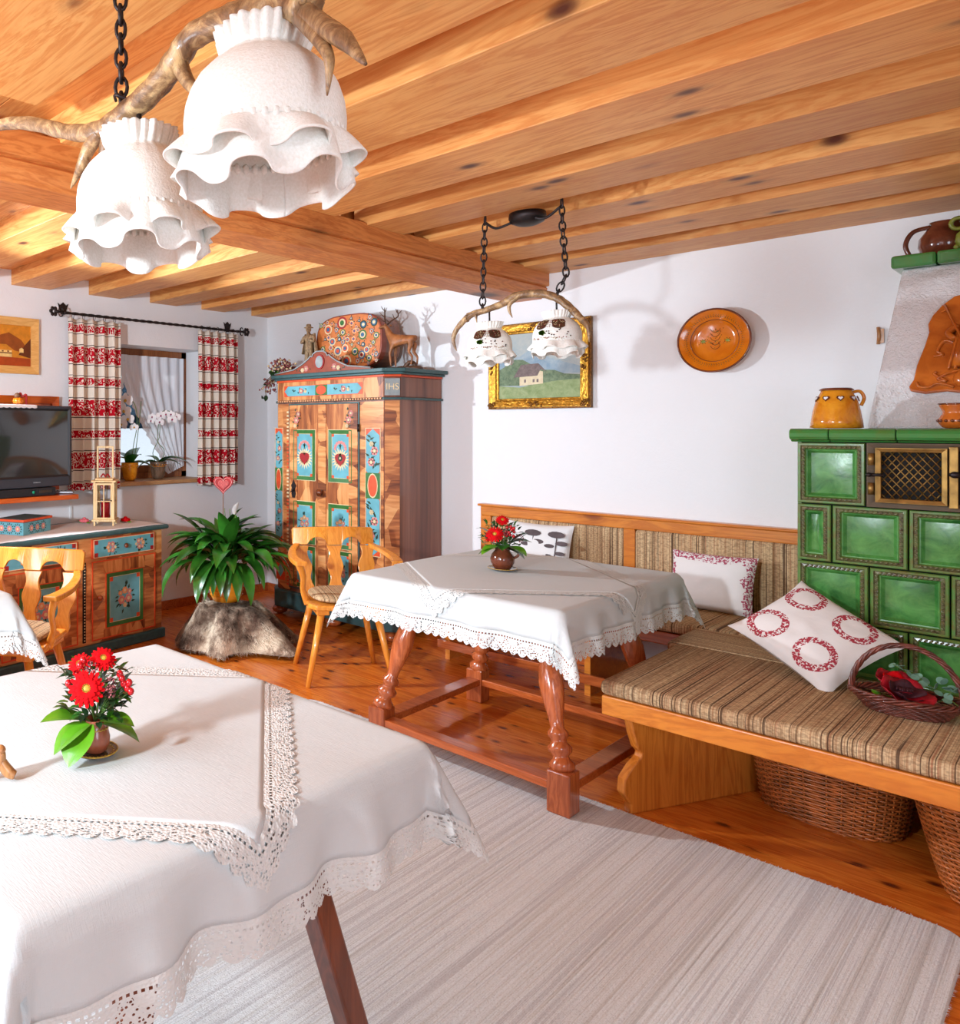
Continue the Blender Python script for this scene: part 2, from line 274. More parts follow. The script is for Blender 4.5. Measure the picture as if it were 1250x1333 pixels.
# ---------------------------------------------------------------- mesh helpers
STUFFN = {'painted_flowers', 'corner_square', 'dentil_strip', 'checker_strip', 'dotted_strip', 'pattern', 'relief_knobs', 'curtain_rings', 'pot_rings', 'painted_motif', 'flower_print', 'carved_ornament', 'embroidery', 'gathered_seam', 'heart_holes', 'pot_pattern'}
class MB:
    def __init__(s): s.v = []; s.f = []; s.m = []; s.s = []; s.uv = None
    def add(s, vs, fs, m=0, smooth=True, T=None):
        b = len(s.v)
        s.v += [tuple(T @ Vector(v)) if T is not None else tuple(v) for v in vs]
        s.f += [tuple(i+b for i in f) for f in fs]; s.m += [m]*len(fs); s.s += [smooth]*len(fs); return s
    def box(s, a, b, m=0, T=None):
        x0, y0, z0 = a; x1, y1, z1 = b
        return s.add([(x0, y0, z0), (x1, y0, z0), (x1, y1, z0), (x0, y1, z0), (x0, y0, z1), (x1, y0, z1), (x1, y1, z1), (x0, y1, z1)],
                     [(0, 3, 2, 1), (4, 5, 6, 7), (0, 1, 5, 4), (1, 2, 6, 5), (2, 3, 7, 6), (3, 0, 4, 7)], m, False, T)
    def lathe(s, prof, n=24, m=0, T=None, sx=1.0, sy=1.0):
        vs = []; fs = []
        for r, z in prof:
            for i in range(n):
                a = 2*PI*i/n; vs.append((r*math.cos(a)*sx, r*math.sin(a)*sy, z))
        for j in range(len(prof)-1):
            for i in range(n):
                k = (i+1) % n; fs.append((j*n+i, j*n+k, (j+1)*n+k, (j+1)*n+i))
        if prof[0][0] > 1e-4: fs.append(tuple(range(n-1, -1, -1)))
        if prof[-1][0] > 1e-4: fs.append(tuple((len(prof)-1)*n+i for i in range(n)))
        return s.add(vs, fs, m, True, T)
    def tube(s, pts, rad, n=8, m=0, closed=False, T=None, flat=1.0):
        P = [Vector(p) for p in pts]; k = len(P); vs = []; fs = []
        if not isinstance(rad, (list, tuple)): rad = [rad]*k
        up = Vector((0, 0, 1)); pd = None
        for i in range(k):
            if closed: d = P[(i+1) % k]-P[i-1]
            else: d = P[min(i+1, k-1)]-P[max(i-1, 0)]
            d.normalize()
            if pd is None:
                a = d.cross(up)
                if a.length < 0.1: a = d.cross(Vector((1, 0, 0)))
            else: a = a-d*a.dot(d)
            a.normalize(); b = d.cross(a); pd = d
            for j in range(n):
                t_ = 2*PI*j/n; vs.append(P[i]+(a*math.cos(t_)+b*math.sin(t_)*flat)*rad[i])
        for i in range(k if closed else k-1):
            for j in range(n):
                q = (j+1) % n; i2 = (i+1) % k; fs.append((i*n+j, i*n+q, i2*n+q, i2*n+j))
        if not closed: fs += [tuple(range(n-1, -1, -1)), tuple((k-1)*n+j for j in range(n))]
        return s.add(vs, fs, m, True, T)
    def ball(s, c, r, m=0, n=12, T=None):
        if not isinstance(r, (tuple, list)): r = (r, r, r)
        vs = [(c[0], c[1], c[2]-r[2])]; h = n//2
        for j in range(1, h):
            p = -PI/2+PI*j/h
            for i in range(n):
                a = 2*PI*i/n; vs.append((c[0]+r[0]*math.cos(p)*math.cos(a), c[1]+r[1]*math.cos(p)*math.sin(a), c[2]+r[2]*math.sin(p)))
        vs.append((c[0], c[1], c[2]+r[2])); fs = [(0, 1+(i+1) % n, 1+i) for i in range(n)]
        for j in range(h-2):
            for i in range(n):
                k = (i+1) % n; fs.append((1+j*n+i, 1+j*n+k, 1+(j+1)*n+k, 1+(j+1)*n+i))
        e = len(vs)-1; b = 1+(h-2)*n; fs += [(b+i, b+(i+1) % n, e) for i in range(n)]
        return s.add(vs, fs, m, True, T)
    def grid(s, fn, nu, nv, m=0, T=None, smooth=True, mfn=None, wrap=False):
        vs = [fn(i/nu, j/nv) for i in range(nu+1) for j in range(nv+1)]
        for i in range(nu):
            for j in range(nv): pass
        fs = [(i*(nv+1)+j, (i+1)*(nv+1)+j, (i+1)*(nv+1)+j+1, i*(nv+1)+j+1) for i in range(nu) for j in range(nv)]
        return s.add(vs, fs, m, smooth, T)
    def prism(s, poly, d, m=0, T=None, smooth=False):
        # polygon in local XY, extruded 0..d along Z
        n = len(poly); vs = [(p[0], p[1], 0) for p in poly]+[(p[0], p[1], d) for p in poly]
        fs = [tuple(range(n-1, -1, -1)), tuple(range(n, 2*n))]+[(i, (i+1) % n, n+(i+1) % n, n+i) for i in range(n)]
        return s.add(vs, fs, m, smooth, T)
    def frame(s, w, h, t_, d, m=0, T=None, z0=0.0, lip=0.0):
        # mitred frame in local XY centred, depth z0..z0+d, inner edge lower by lip
        W2, H2 = w/2, h/2
        o = [(-W2, -H2), (W2, -H2), (W2, H2), (-W2, H2)]; i_ = [(-W2+t_, -H2+t_), (W2-t_, -H2+t_), (W2-t_, H2-t_), (-W2+t_, H2-t_)]
        for k in range(4):
            q = (k+1) % 4
            vs = [(*o[k], z0), (*o[q], z0), (*i_[q], z0), (*i_[k], z0), (*o[k], z0+d), (*o[q], z0+d), (*i_[q], z0+d-lip), (*i_[k], z0+d-lip)]
            s.add(vs, [(0, 3, 2, 1), (4, 5, 6, 7), (0, 1, 5, 4), (2, 3, 7, 6)], m, False, T)
        return s
    def build(s, name, mats, parent=None, bevel=0.0, T=None, label=None, subsurf=0, solid=0.0, kind=None, local=False):
        me = bpy.data.meshes.new(name); off = Vector((0, 0, 0))
        if parent is not None and not local:
            q = parent
            while q: off += q.location; q = q.parent
        vs = [tuple(Vector(v)-off) for v in s.v]
        me.from_pydata(vs, [], s.f)
        if not isinstance(mats, (list, tuple)): mats = [mats]
        for x in mats: me.materials.append(M[x] if isinstance(x, str) else x)
        me.polygons.foreach_set('material_index', s.m); me.polygons.foreach_set('use_smooth', s.s)
        if s.uv:
            ul = me.uv_layers.new(name='UVMap')
            for i, lp in enumerate(me.loops): ul.data[i].uv = s.uv[lp.vertex_index]
        me.update(); o = bpy.data.objects.new(name, me); COL.objects.link(o)
        if parent is not None: o.parent = parent
        if T is not None: o.matrix_local = T
        if bevel:
            b = o.modifiers.new('b', 'BEVEL'); b.width = bevel; b.segments = 2; b.limit_method = 'ANGLE'; b.angle_limit = 0.7
        if solid: d = o.modifiers.new('s', 'SOLIDIFY'); d.thickness = solid
        if subsurf: d = o.modifiers.new('u', 'SUBSURF'); d.levels = subsurf; d.render_levels = subsurf
        if label: o['label'] = label
        if kind: o['kind'] = kind
        if name in STUFFN: o['kind'] = 'stuff'
        return o
def thing(name, label, cat, loc, rotz=0.0, group=None):
    o = bpy.data.objects.new(name, None); COL.objects.link(o); o.location = loc; o.rotation_euler = (0, 0, rotz)
    o['label'] = label; o['category'] = cat; o.empty_display_size = 0.1
    if group: o['group'] = group
    return o
def tag(o, label, cat, group=None):
    o['label'] = label; o['category'] = cat
    if group: o['group'] = group
    return o
def struct(o): o['kind'] = 'structure'; return o
def TR(loc=(0, 0, 0), rx=0, ry=0, rz=0, sc=None):
    m = Matrix.Translation(loc) @ Euler((rx, ry, rz)).to_matrix().to_4x4()
    if sc is not None:
        if isinstance(sc, (int, float)): sc = (sc, sc, sc)
        m = m @ Matrix.Diagonal((*sc, 1))
    return m
def PL(o, u, v):
    # plane matrix: local x -> u, local y -> v, local z -> u x v
    u = Vector(u).normalized(); v = Vector(v).normalized(); w = u.cross(v)
    m = Matrix((u, v, w)).transposed().to_4x4(); m.translation = Vector(o); return m
def smooth_path(pts, n=6):
    P = [Vector(p) for p in pts]; out = []
    for i in range(len(P)-1):
        a = P[max(i-1, 0)]; b = P[i]; c = P[i+1]; d = P[min(i+2, len(P)-1)]
        for k in range(n):
            t_ = k/n; out.append(0.5*((2*b)+(c-a)*t_+(2*a-5*b+4*c-d)*t_*t_+(3*b-a-3*c+d)*t_**3))
    out.append(P[-1]); return out
def lerp_list(vals, n):
    out = []
    for i in range(len(vals)-1):
        for k in range(n): out.append(vals[i]+(vals[i+1]-vals[i])*k/n)
    out.append(vals[-1]); return out
def skin_obj(name, verts, edges, radii, mat, parent, T=None, sub=1):
    me = bpy.data.meshes.new(name); me.from_pydata(verts, edges, []); me.materials.append(M[mat])
    o = bpy.data.objects.new(name, me); COL.objects.link(o)
    sk = o.modifiers.new('k', 'SKIN'); sk.use_smooth_shade = True
    for i, r in enumerate(radii):
        v = me.skin_vertices[0].data[i]; v.radius = (r, r) if isinstance(r, (int, float)) else r
    me.skin_vertices[0].data[0].use_root = True
    u = o.modifiers.new('u', 'SUBSURF'); u.levels = sub; u.render_levels = sub
    if parent: o.parent = parent
    if T is not None: o.matrix_local = T
    return o
def leaf_mesh(mb, L, w, droop=0.5, fold=0.15, n=7, m=0, T=None, tip=1.0, start=0.15):
    def fn(u, v):
        s_ = u; ww = w*math.sin(PI*min(1, (start+(1-start)*s_**tip)))**0.8 if s_ < 0.999 else 0.0006
        ww = max(ww, 0.0008); x = L*s_*(1-0.25*droop*s_); z = L*(0.35*s_*droop-0.9*droop*s_*s_)
        return (x, (v-0.5)*ww, z+fold*abs(v-0.5)*ww)
    return mb.grid(fn, n, 2 if w < 0.05 else 4, m, T)
def text_mesh(name, s_, size, mat, T, parent, ext=0.001):
    cu = bpy.data.curves.new(name, 'FONT'); cu.body = s_; cu.size = size; cu.extrude = ext; cu.align_x = 'CENTER'; cu.align_y = 'CENTER'
    o = bpy.data.objects.new('tmp', cu); COL.objects.link(o); dg = bpy.context.evaluated_depsgraph_get()
    me = bpy.data.meshes.new_from_object(o.evaluated_get(dg)); bpy.data.objects.remove(o)
    me.materials.clear(); me.materials.append(M[mat]); me.name = name
    r = bpy.data.objects.new(name, me); COL.objects.link(r); r.parent = parent; r.matrix_local = T; return r

# ================================================================ SETTING
RX, RY = 6.0, -6.6      # room extends to x = 6, y = -6.6 ; corner of the two white walls at 0,0
struct(MB().box((-0.3, 0, -0.1), (RX, 0.3, 2.7)).build('wall_back', 'wall'))
wy0, wy1, wz0, wz1 = -1.62, -0.72, 1.0, 2.02
wl = MB()
wl.box((-0.3, RY, -0.1), (0, wy0, 2.7)); wl.box((-0.3, wy1, -0.1), (0, 0, 2.7)); wl.box((-0.3, wy0, -0.1), (0, wy1, wz0-0.03)); wl.box((-0.3, wy0, wz1), (0, wy1, 2.7))
struct(wl.build('wall_left', 'wall'))
struct(MB().box((RX, RY-0.3, -0.1), (RX+0.3, 0.3, 2.7)).build('wall_right', 'wall'))
struct(MB().box((-0.3, RY-0.3, -0.1), (RX, RY, 2.7)).build('wall_front', 'wall'))
# floor slab with planks
fl = struct(MB().box((0, RY, -0.12), (RX, 0, -0.02)).build('floor', 'black'))
pw = 0.137; i = 0; y = 0.0; pm = None
while y > -5.6:
    if pm is None:
        pm = MB().box((0, -pw+0.0009, -0.02), (RX, -0.0009, 0.0)).build('plank', 'floor', fl); o = pm
    else: o = pm.copy(); COL.objects.link(o); o.parent = fl
    o.location = (0, y, 0); o['kind'] = 'structure'
    y -= pw
MB().box((0, RY, -0.02), (RX, y, 0)).build('plank', 'floor', fl)
# ceiling boards, beams and main beam
ce = struct(MB().box((0, RY, 2.60), (RX, 0, 2.7)).build('ceiling', 'ceil'))
cb = None
for k in range(33):
    if cb is None: cb = MB().box((0, -0.198, 2.45), (RX, -0.001, 2.475)).build('ceiling_board', 'ceil', ce, bevel=0.002); o = cb
    else: o = cb.copy(); COL.objects.link(o); o.parent = ce
    o.location = (0, -0.2*k, 0)
right = [(0, -0.32), (-0.517, -0.83), (-1.006, -1.29), (-1.501, -1.79), (-2.02, -2.34), (-2.555, -2.905), (-3.065, -3.42), (-3.62, -4.20), (-4.42, -4.75), (-4.95, -5.3), (-5.5, -5.85)]
for k, (a, b) in enumerate(right):
    x0 = 2.36 if k != 7 else 2.66
    if k < 7 and k % 2: x0 = 2.37
    MB().box((x0, b, 2.35), (RX, a, 2.452)).build('beam', 'ceil', ce, bevel=0.003)
left = [(0, -0.195), (-0.50, -0.748), (-1.0, -1.26), (-1.535, -1.80), (-2.11, -2.40), (-2.70, -2.98), (-3.26, -3.55), (-3.84, -4.12), (-4.4, -4.7), (-5.0, -5.3)]
for a, b in left: MB().box((0, b, 2.35), (2.30, a, 2.452)).build('beam', 'ceil', ce, bevel=0.003)
mbm = MB(); prof = [(2.20, 2.20), (2.40, 2.20), (2.405, 2.215), (2.43, 2.235), (2.435, 2.262), (2.425, 2.272), (2.447, 2.276), (2.447, 2.36), (2.18, 2.36), (2.18, 2.276), (2.20, 2.272), (2.19, 2.24)]
mbm.prism(prof, 6.6, 0, Matrix(((1, 0, 0, 0), (0, 0, -1, 0), (0, 1, 0, 0), (0, 0, 0, 1))))
mbm.build('main_beam', 'ceil_y', ce, bevel=0.002)
# baseboards
struct(MB().box((0, -2.0, 0), (0.018, 0, 0.07)).build('baseboard_left', 'redwoodx', bevel=0.003))
struct(MB().box((0.018, -0.018, 0), (RX, 0, 0.07)).build('baseboard_back', 'redwoodx', bevel=0.003))
# window_1
win = struct(MB().box((-0.30, wy0, wz0-0.03), (-0.285, wy1, wz0)).build('window_1', 'wall'))
X0 = -0.225
fr = MB(); yb, yt = wy0+0.0, wy1-0.0
fr.box((X0-0.05, yb, wz0), (X0, yb+0.055, wz1)); fr.box((X0-0.05, yt-0.055, wz0), (X0, yt, wz1)); fr.box((X0-0.05, yb, wz0), (X0, yt, wz0+0.05)); fr.box((X0-0.05, yb, wz1-0.055), (X0, yt, wz1))
fr.build('window_frame', 'window', win, bevel=0.004)
ym = (yb+yt)/2
for a, b in ((yb+0.055, yt-0.055),):
    s_ = MB(); x1 = X0+0.012
    s_.box((X0-0.035, a, wz0+0.05), (x1, a+0.045, wz1-0.055)); s_.box((X0-0.035, b-0.045, wz0+0.05), (x1, b, wz1-0.055)); s_.box((X0-0.035, a+0.045, wz0+0.05), (x1, b-0.045, wz0+0.105)); s_.box((X0-0.035, a+0.045, wz1-0.1), (x1, b-0.045, wz1-0.055))
    sash = s_.build('sash', 'window', win, bevel=0.004)
    MB().box((X0-0.018, a+0.04, wz0+0.1), (X0-0.012, b-0.04, wz1-0.095)).build('pane', 'glass', sash)
MB().box((X0+0.0, wy0-0.0, wz0-0.03), (0.045, wy1, wz0)).build('window_sill', 'sill', win, bevel=0.005)
# outside: snow covered shed and firs
sh = thing('snowy_shed', 'timber shed with a snow covered roof seen through the window', 'shed', (-5.5, 0.6, -1.0))
MB().box((-6.3, -3.4, -1.0), (-4.7, 5.4, 0.60)).build('shed_wall', 'barn', sh)
MB().add([(-4.4, -3.6, 0.75), (-4.4, 5.6, 0.75), (-6.6, 5.6, 1.39), (-6.6, -3.6, 1.39), (-4.4, -3.6, 0.55), (-4.4, 5.6, 0.55), (-6.6, 5.6, 1.1), (-6.6, -3.6, 1.1)], [(0, 1, 2, 3), (4, 7, 6, 5), (0, 4, 5, 1), (1, 5, 6, 2), (2, 6, 7, 3), (3, 7, 4, 0)], 0, False).build('snow_cover', 'snow', sh)
MB().box((-30, -8, -1.2), (-0.5, 14, -1.0)).build('snow_ground', 'snow', None)['kind'] = 'structure'
for k, (x, y, h, lb) in enumerate([(-8.5, 2.4, 6.6, 'left one of two firs behind the snowy shed'), (-8.8, 5.0, 7.6, 'taller right fir behind the snowy shed')]):
    ft = thing('fir_tree', lb, 'tree', (x, y, -1.0), group='firs outside the window')
    MB().lathe([(0.14, -1), (0.05, h*0.8)], 8, T=TR((x, y, 0))).build('trunk', 'twig', ft)
    f_ = MB()
    for q in range(7):
        z = 0.0+q*h/8; r = 1.7*(1-q/8.5)
        f_.lathe([(r, z-0.25), (r*0.55, z+0.25), (0.05, z+1.1)], 14, T=TR((x, y, 0), rz=q))
    f_.build('foliage', 'fir', ft)

# ================================================================ CURTAINS, ROD, NET
rod = thing('curtain_rod', 'black twisted wrought iron curtain rod above the window', 'curtain rod', (0.1, -1.2, 2.19))
tw = MB(); N = 90
for s_ in range(2):
    tw.tube([(0.1+0.004*math.cos(i*0.9+s_*PI), -2.06+1.64*i/N, 2.188+0.004*math.sin(i*0.9+s_*PI)) for i in range(N+1)], 0.0075, 6)
tw.build('pole', 'iron', rod)
for ye, sg in ((-2.06, -1), (-0.42, 1)):
    q = MB(); q.tube([(0.1, ye, 2.19), (0.1, ye+sg*0.07, 2.19)], 0.008, 8)
    for k in range(6):
        a = k*PI/3; q.ball((0.1+0.0, ye+sg*0.075+0.022*math.cos(a), 2.19+0.022*math.sin(a)), (0.008, 0.015, 0.015), n=8)
    for z_ in (-1, 1):
        q.tube([(0.1, ye+sg*(0.005+0.028*(1-math.cos(t_*0.55))*0.6), 2.19+z_*(0.006+0.02*math.sin(t_*0.55)*1.3)) for t_ in range(8)], [0.006-0.0006*t_ for t_ in range(8)], 6)
    q.build('finial', 'iron', rod)
    b = MB(); yb_ = ye-sg*0.05
    b.prism([(-0.018, 0), (0.018, 0), (0.042, 0.078), (0.024, 0.064), (0, 0.085), (-0.024, 0.064), (-0.042, 0.078)], 0.004, T=PL((0.002, yb_, 2.19), (0, 1, 0), (0, 0, 1)))
    b.tube([(0.0, yb_, 2.20), (0.1, yb_, 2.188)], 0.006, 8); b.build('bracket', 'iron', rod)
def curtain(y0, y1, z0, z1, nf, lab, wid):
    o = MB()
    def fn(u, v):
        s_ = u; z = z1+(z0-z1)*v; yc = (y0+y1)/2; w = (y1-y0)*(1+wid*v)
        a = s_*nf*2*PI; amp = 0.030+0.010*v
        return (0.1+amp*math.sin(a)+0.006*math.sin(3*a+v*4), yc+w*(s_-0.5)+0.008*math.cos(a*1.0+0.6)+0.035*v*(1 if wid > 0.1 else 0), z+0.004*math.sin(a*2))
    o.grid(fn, nf*16, 24); ob = o.build('curtain', 'curtain', solid=0.002); tag(ob, lab, 'curtain', 'red and cream patterned window curtains')
    r = MB()
    for k in range(nf):
        yy = y0+(y1-y0)*(k+0.5)/nf; r.tube([(0.1+0.014*math.cos(t_*PI/6), yy, z1+0.018+0.02*math.sin(t_*PI/6)) for t_ in range(12)], 0.002, 5, closed=True)
    for k in range(nf): pass
    r.build('curtain_rings', 'iron', ob)
    return ob
curtain(-2.03, -1.60, 0.965, 2.155, 5, 'red and cream folkloric curtain on the television side of the window', 0.0)
curtain(-0.87, -0.45, 0.95, 2.165, 5, 'red and cream folkloric curtain nearest the painted wardrobe', 0.02)
def net(ya, yb, side, lab):
    o = MB(); H1, H0 = 1.965, 1.09
    def fn(u, v):
        z = H1+(H0-H1)*v; w0 = 1.0
        # drawn to one side towards the bottom
        k = 0.78*v**1.6 if side > 0 else 0.9*v**0.8
        edge = (yb if side > 0 else ya); inner = (ya if side > 0 else yb)
        inn = inner+(edge-inner)*k
        y = inn+(edge-inn)*u; return (X0+0.035+0.010*math.sin(u*38), y, z-(0.05*(1-u) if v > 0.95 else 0))
    o.grid(fn, 60, 20)
    ob = o.build('net_curtain', 'sheer'); tag(ob, lab, 'net curtain', 'sheer white net curtains')
    fri = MB()
    pts = [fn(0, i/40) for i in range(41)]
    def ff(u, v):
        i = u*40; a = pts[min(40, int(i))]; return (a[0]+0.006*math.sin(i*2.4)+0.005, a[1]+(-side)*v*(0.035+0.006*math.sin(i*2.5)), a[2]-0.01*v)
    fri.grid(ff, 40, 2); fri.build('ruffle', 'sheer', ob)
net(wy0+0.06, -1.34, -1, 'sheer white net curtain on the left window sash'); net(-1.38, wy1-0.06, 1, 'sheer white net curtain on the right window sash')

# ================================================================ PAINTED ORNAMENT HELPERS
def disc(mb, x, y, rx, ry, z, m, T, n=10, rot=0.0):
    c_, s_ = math.cos(rot), math.sin(rot)
    mb.prism([(x+c_*rx*math.cos(2*PI*i/n)-s_*ry*math.sin(2*PI*i/n), y+s_*rx*math.cos(2*PI*i/n)+c_*ry*math.sin(2*PI*i/n)) for i in range(n)], z, m, T)
def rose(mb, x, y, r, T, m=0, z=0.0012):
    for k in range(6):
        a = k*PI/3; disc(mb, x+r*0.6*math.cos(a), y+r*0.6*math.sin(a), r*0.5, r*0.5, z, m, T, 8)
    disc(mb, x, y, r*0.45, r*0.45, z+0.0006, 2, T, 8)
def lf(mb, x, y, L, w, a, T, m=1, z=0.0009):
    p = [(0, 0), (L*0.4, w/2), (L, 0), (L*0.4, -w/2)]; c_, s_ = math.cos(a), math.sin(a)
    mb.prism([(x+c_*px-s_*py, y+s_*px+c_*py) for px, py in p], z, m, T)
FM = ['ppink', 'pdark', 'pcream', 'ppeach', 'heart']
def bouquet_paint(mb, T, s_, seed=0):
    rn = random.Random(seed)
    for k in range(18):
        a = rn.uniform(0, 2*PI); r = s_*rn.uniform(0.35, 0.8); lf(mb, r*math.cos(a)*0.8, r*math.sin(a), s_*0.32, s_*0.14, a+rn.uniform(-0.5, 0.5), T)
    rose(mb, -s_*0.28, -s_*0.15, s_*0.26, T, 0); rose(mb, s_*0.3, -s_*0.1, s_*0.27, T, 0); rose(mb, 0, s_*0.45, s_*0.22, T, 3); rose(mb, -s_*0.38, s_*0.3, s_*0.16, T, 3); rose(mb, s_*0.38, s_*0.34, s_*0.17, T, 0)
    rose(mb, 0, -s_*0.5, s_*0.15, T, 2)
def spray_paint(mb, T, h, w, seed=0):
    rn = random.Random(seed)
    for k in range(16):
        y = -h/2+h*k/15; x = 0.25*w*math.sin(k*0.8); lf(mb, x, y, w*0.4, w*0.16, rn.choice([0.4, 2.6, 1.2, 2.0]), T)
    rose(mb, -w*0.12, -h*0.28, w*0.26, T, 0); rose(mb, w*0.14, h*0.08, w*0.27, T, 0); rose(mb, -w*0.1, h*0.3, w*0.16, T, 2)
def heart_pts(x, y, s_, n=20):
    return [(x+s_*0.062*16*math.sin(t_)**3, y+s_*0.062*(13*math.cos(t_)-5*math.cos(2*t_)-2*math.cos(3*t_)-math.cos(4*t_))) for t_ in [2*PI*i/n for i in range(n)]][::-1]
def framed_panel(par, T, w, h, motif, seed=0, b=None):
    b = b or min(w, h)*0.13
    MB().frame(w+0.008, h+0.008, 0.006, 0.006, T=T).build('panel_edge', 'pcream', par)
    MB().frame(w, h, b, 0.009, T=T, lip=0.004).build('panel_frame', 'pgreen', par)
    pn = MB().prism([(-w/2+b, -h/2+b), (w/2-b, -h/2+b), (w/2-b, h/2-b), (-w/2+b, h/2-b)], 0.003, T=T).build('panel', 'blue', par)
    sq = MB(); e = b*0.75
    for sx in (-1, 1):
        for sy in (-1, 1):
            cx, cy = sx*(w/2-b-e*0.5), sy*(h/2-b-e*0.5); sq.prism([(cx-e/2, cy-e/2), (cx+e/2, cy-e/2), (cx+e/2, cy+e/2), (cx-e/2, cy+e/2)], 0.0045, 0, T)
    sq.frame(w-2*b+0.002, h-2*b+0.002, 0.004, 0.0042, 1, T); sq.build('corner_square', ['pred', 'pcream'], par)
    mo = MB(); T2 = T @ TR((0, 0, 0.003))
    if motif == 'heart':
        s_ = w*0.3
        for k in range(20):
            a = 2*PI*k/20; lf(mo, 0, -h*0.06, s_*1.35, s_*0.35, a, T2, 2)
        mo.prism(heart_pts(0, -h*0.06, s_*0.8), 0.002, 4, T2)
        for k in range(8):
            a = PI*k/7; disc(mo, s_*0.75*math.cos(a), h*0.16+s_*0.8*math.sin(a)*0.9-s_*0.1, s_*0.2, s_*0.2, 0.0014, 0, T2, 8)
        lf(mo, 0, h*0.1, s_*1.1, s_*0.2, PI/2, T2, 1); lf(mo, -s_*0.3, h*0.2, s_*0.6, s_*0.2, 0, T2, 1)
        if seed: rose(mo, 0, -h*0.04, s_*0.3, T2, 1, 0.0026)
    else: bouquet_paint(mo, T2, min(w, h)*0.36, seed)
    mo.build('painted_flowers', FM, par)

# ================================================================ WARDROBE
wd = thing('painted_wardrobe', 'tall painted folk art wardrobe with hearts and blue panels in the corner', 'wardrobe', (1.1, -0.28, 0))
XL, XR, YF, ch = 0.60, 1.70, -0.555, 0.072
def plan(e=0.0, back=-0.012): return [(XL-e, back), (XL-e, YF+ch-e*0.4), (XL+ch-e*0.4, YF-e), (XR-ch+e*0.4, YF-e), (XR+e, YF+ch-e*0.4), (XR+e, back)]
MB().prism(plan()[::-1], 1.40, T=TR((0, 0, 0.20))).build('body', 'side', wd)
MB().prism(plan(0.03)[::-1], 0.13, T=TR((0, 0, 0.07))).build('plinth', 'pteal', wd, bevel=0.01)
for x, y in ((XL+0.04, YF+0.05), (XR-0.05, YF+0.05), (XR-0.03, -0.1), (1.15, YF+0.06)): MB().ball((x, y, 0.035), (0.06, 0.06, 0.035), n=16).build('bun_foot', 'redwood', wd)
co = MB()
for e, z0, z1, m in ((0.018, 1.585, 1.60, 1), (0.004, 1.60, 1.735, 0), (0.012, 1.735, 1.75, 2), (0.03, 1.75, 1.765, 1), (0.055, 1.765, 1.79, 1)):
    co.prism(plan(e)[::-1], z1-z0, m, TR((0, 0, z0)))
co.build('cornice', ['side', 'pteal', 'pred'], wd, bevel=0.004)
F = lambda x, z, d=0.0: PL((x, YF-d, z), (1, 0, 0), (0, 0, 1))       # plane on the front
fx = MB()
def band(mb, x0, x1, z0, z1, d, m, yo=0.0): mb.box((x0, YF-yo-d, z0), (x1, YF-yo, z1), m)
for a_ in ((XL+ch, XR-ch, 1.602, 1.735, 0.008, 0), (XL+ch, 0.80, 0.21, 1.575, 0.006, 1), (1.425, XR-ch, 0.21, 1.575, 0.006, 1)):
    fc = MB(); band(fc, *a_); fc.build('front_board', ['burl_v', 'burl_h'], wd)
dn = MB()
for k in range(42): band(dn, 0.69+k*0.0225, 0.701+k*0.0225, 1.588, 1.598, 0.028, 0)
dn.build('dentil_strip', 'ppeach', wd)
# chamfered pilasters
for sg, xa in ((-1, XL), (1, XR)):
    a = Vector((XR-ch, YF, 0)) if sg > 0 else Vector((XL, YF+ch, 0)); b = Vector((XR, YF+ch, 0)) if sg > 0 else Vector((XL+ch, YF, 0))
    u = (b-a).normalized(); mid = (a+b)/2; wch = (b-a).length
    P = lambda z, d=0.0: PL(mid+Vector((0, 0, z))+u.cross(Vector((0, 0, 1)))*d, u, (0, 0, 1))
    pl = MB(); pl.prism([(-wch/2+0.003, 0.21), (wch/2-0.003, 0.21), (wch/2-0.003, 1.578), (-wch/2+0.003, 1.578)], 0.004, T=P(0)).build('chamfer_board', 'burl_h', wd)
    ib = MB().prism([(-0.048, -0.055), (0.048, -0.055), (0.048, 0.055), (-0.048, 0.055)], 0.008, T=P(1.668, 0.004)).build('initial_block', 'pgrey', wd)
    if sg > 0: text_mesh('initials', 'IHS', 0.06, 'pcream', Matrix.Translation(-Vector(wd.location)) @ P(1.668, 0.0135), wd)
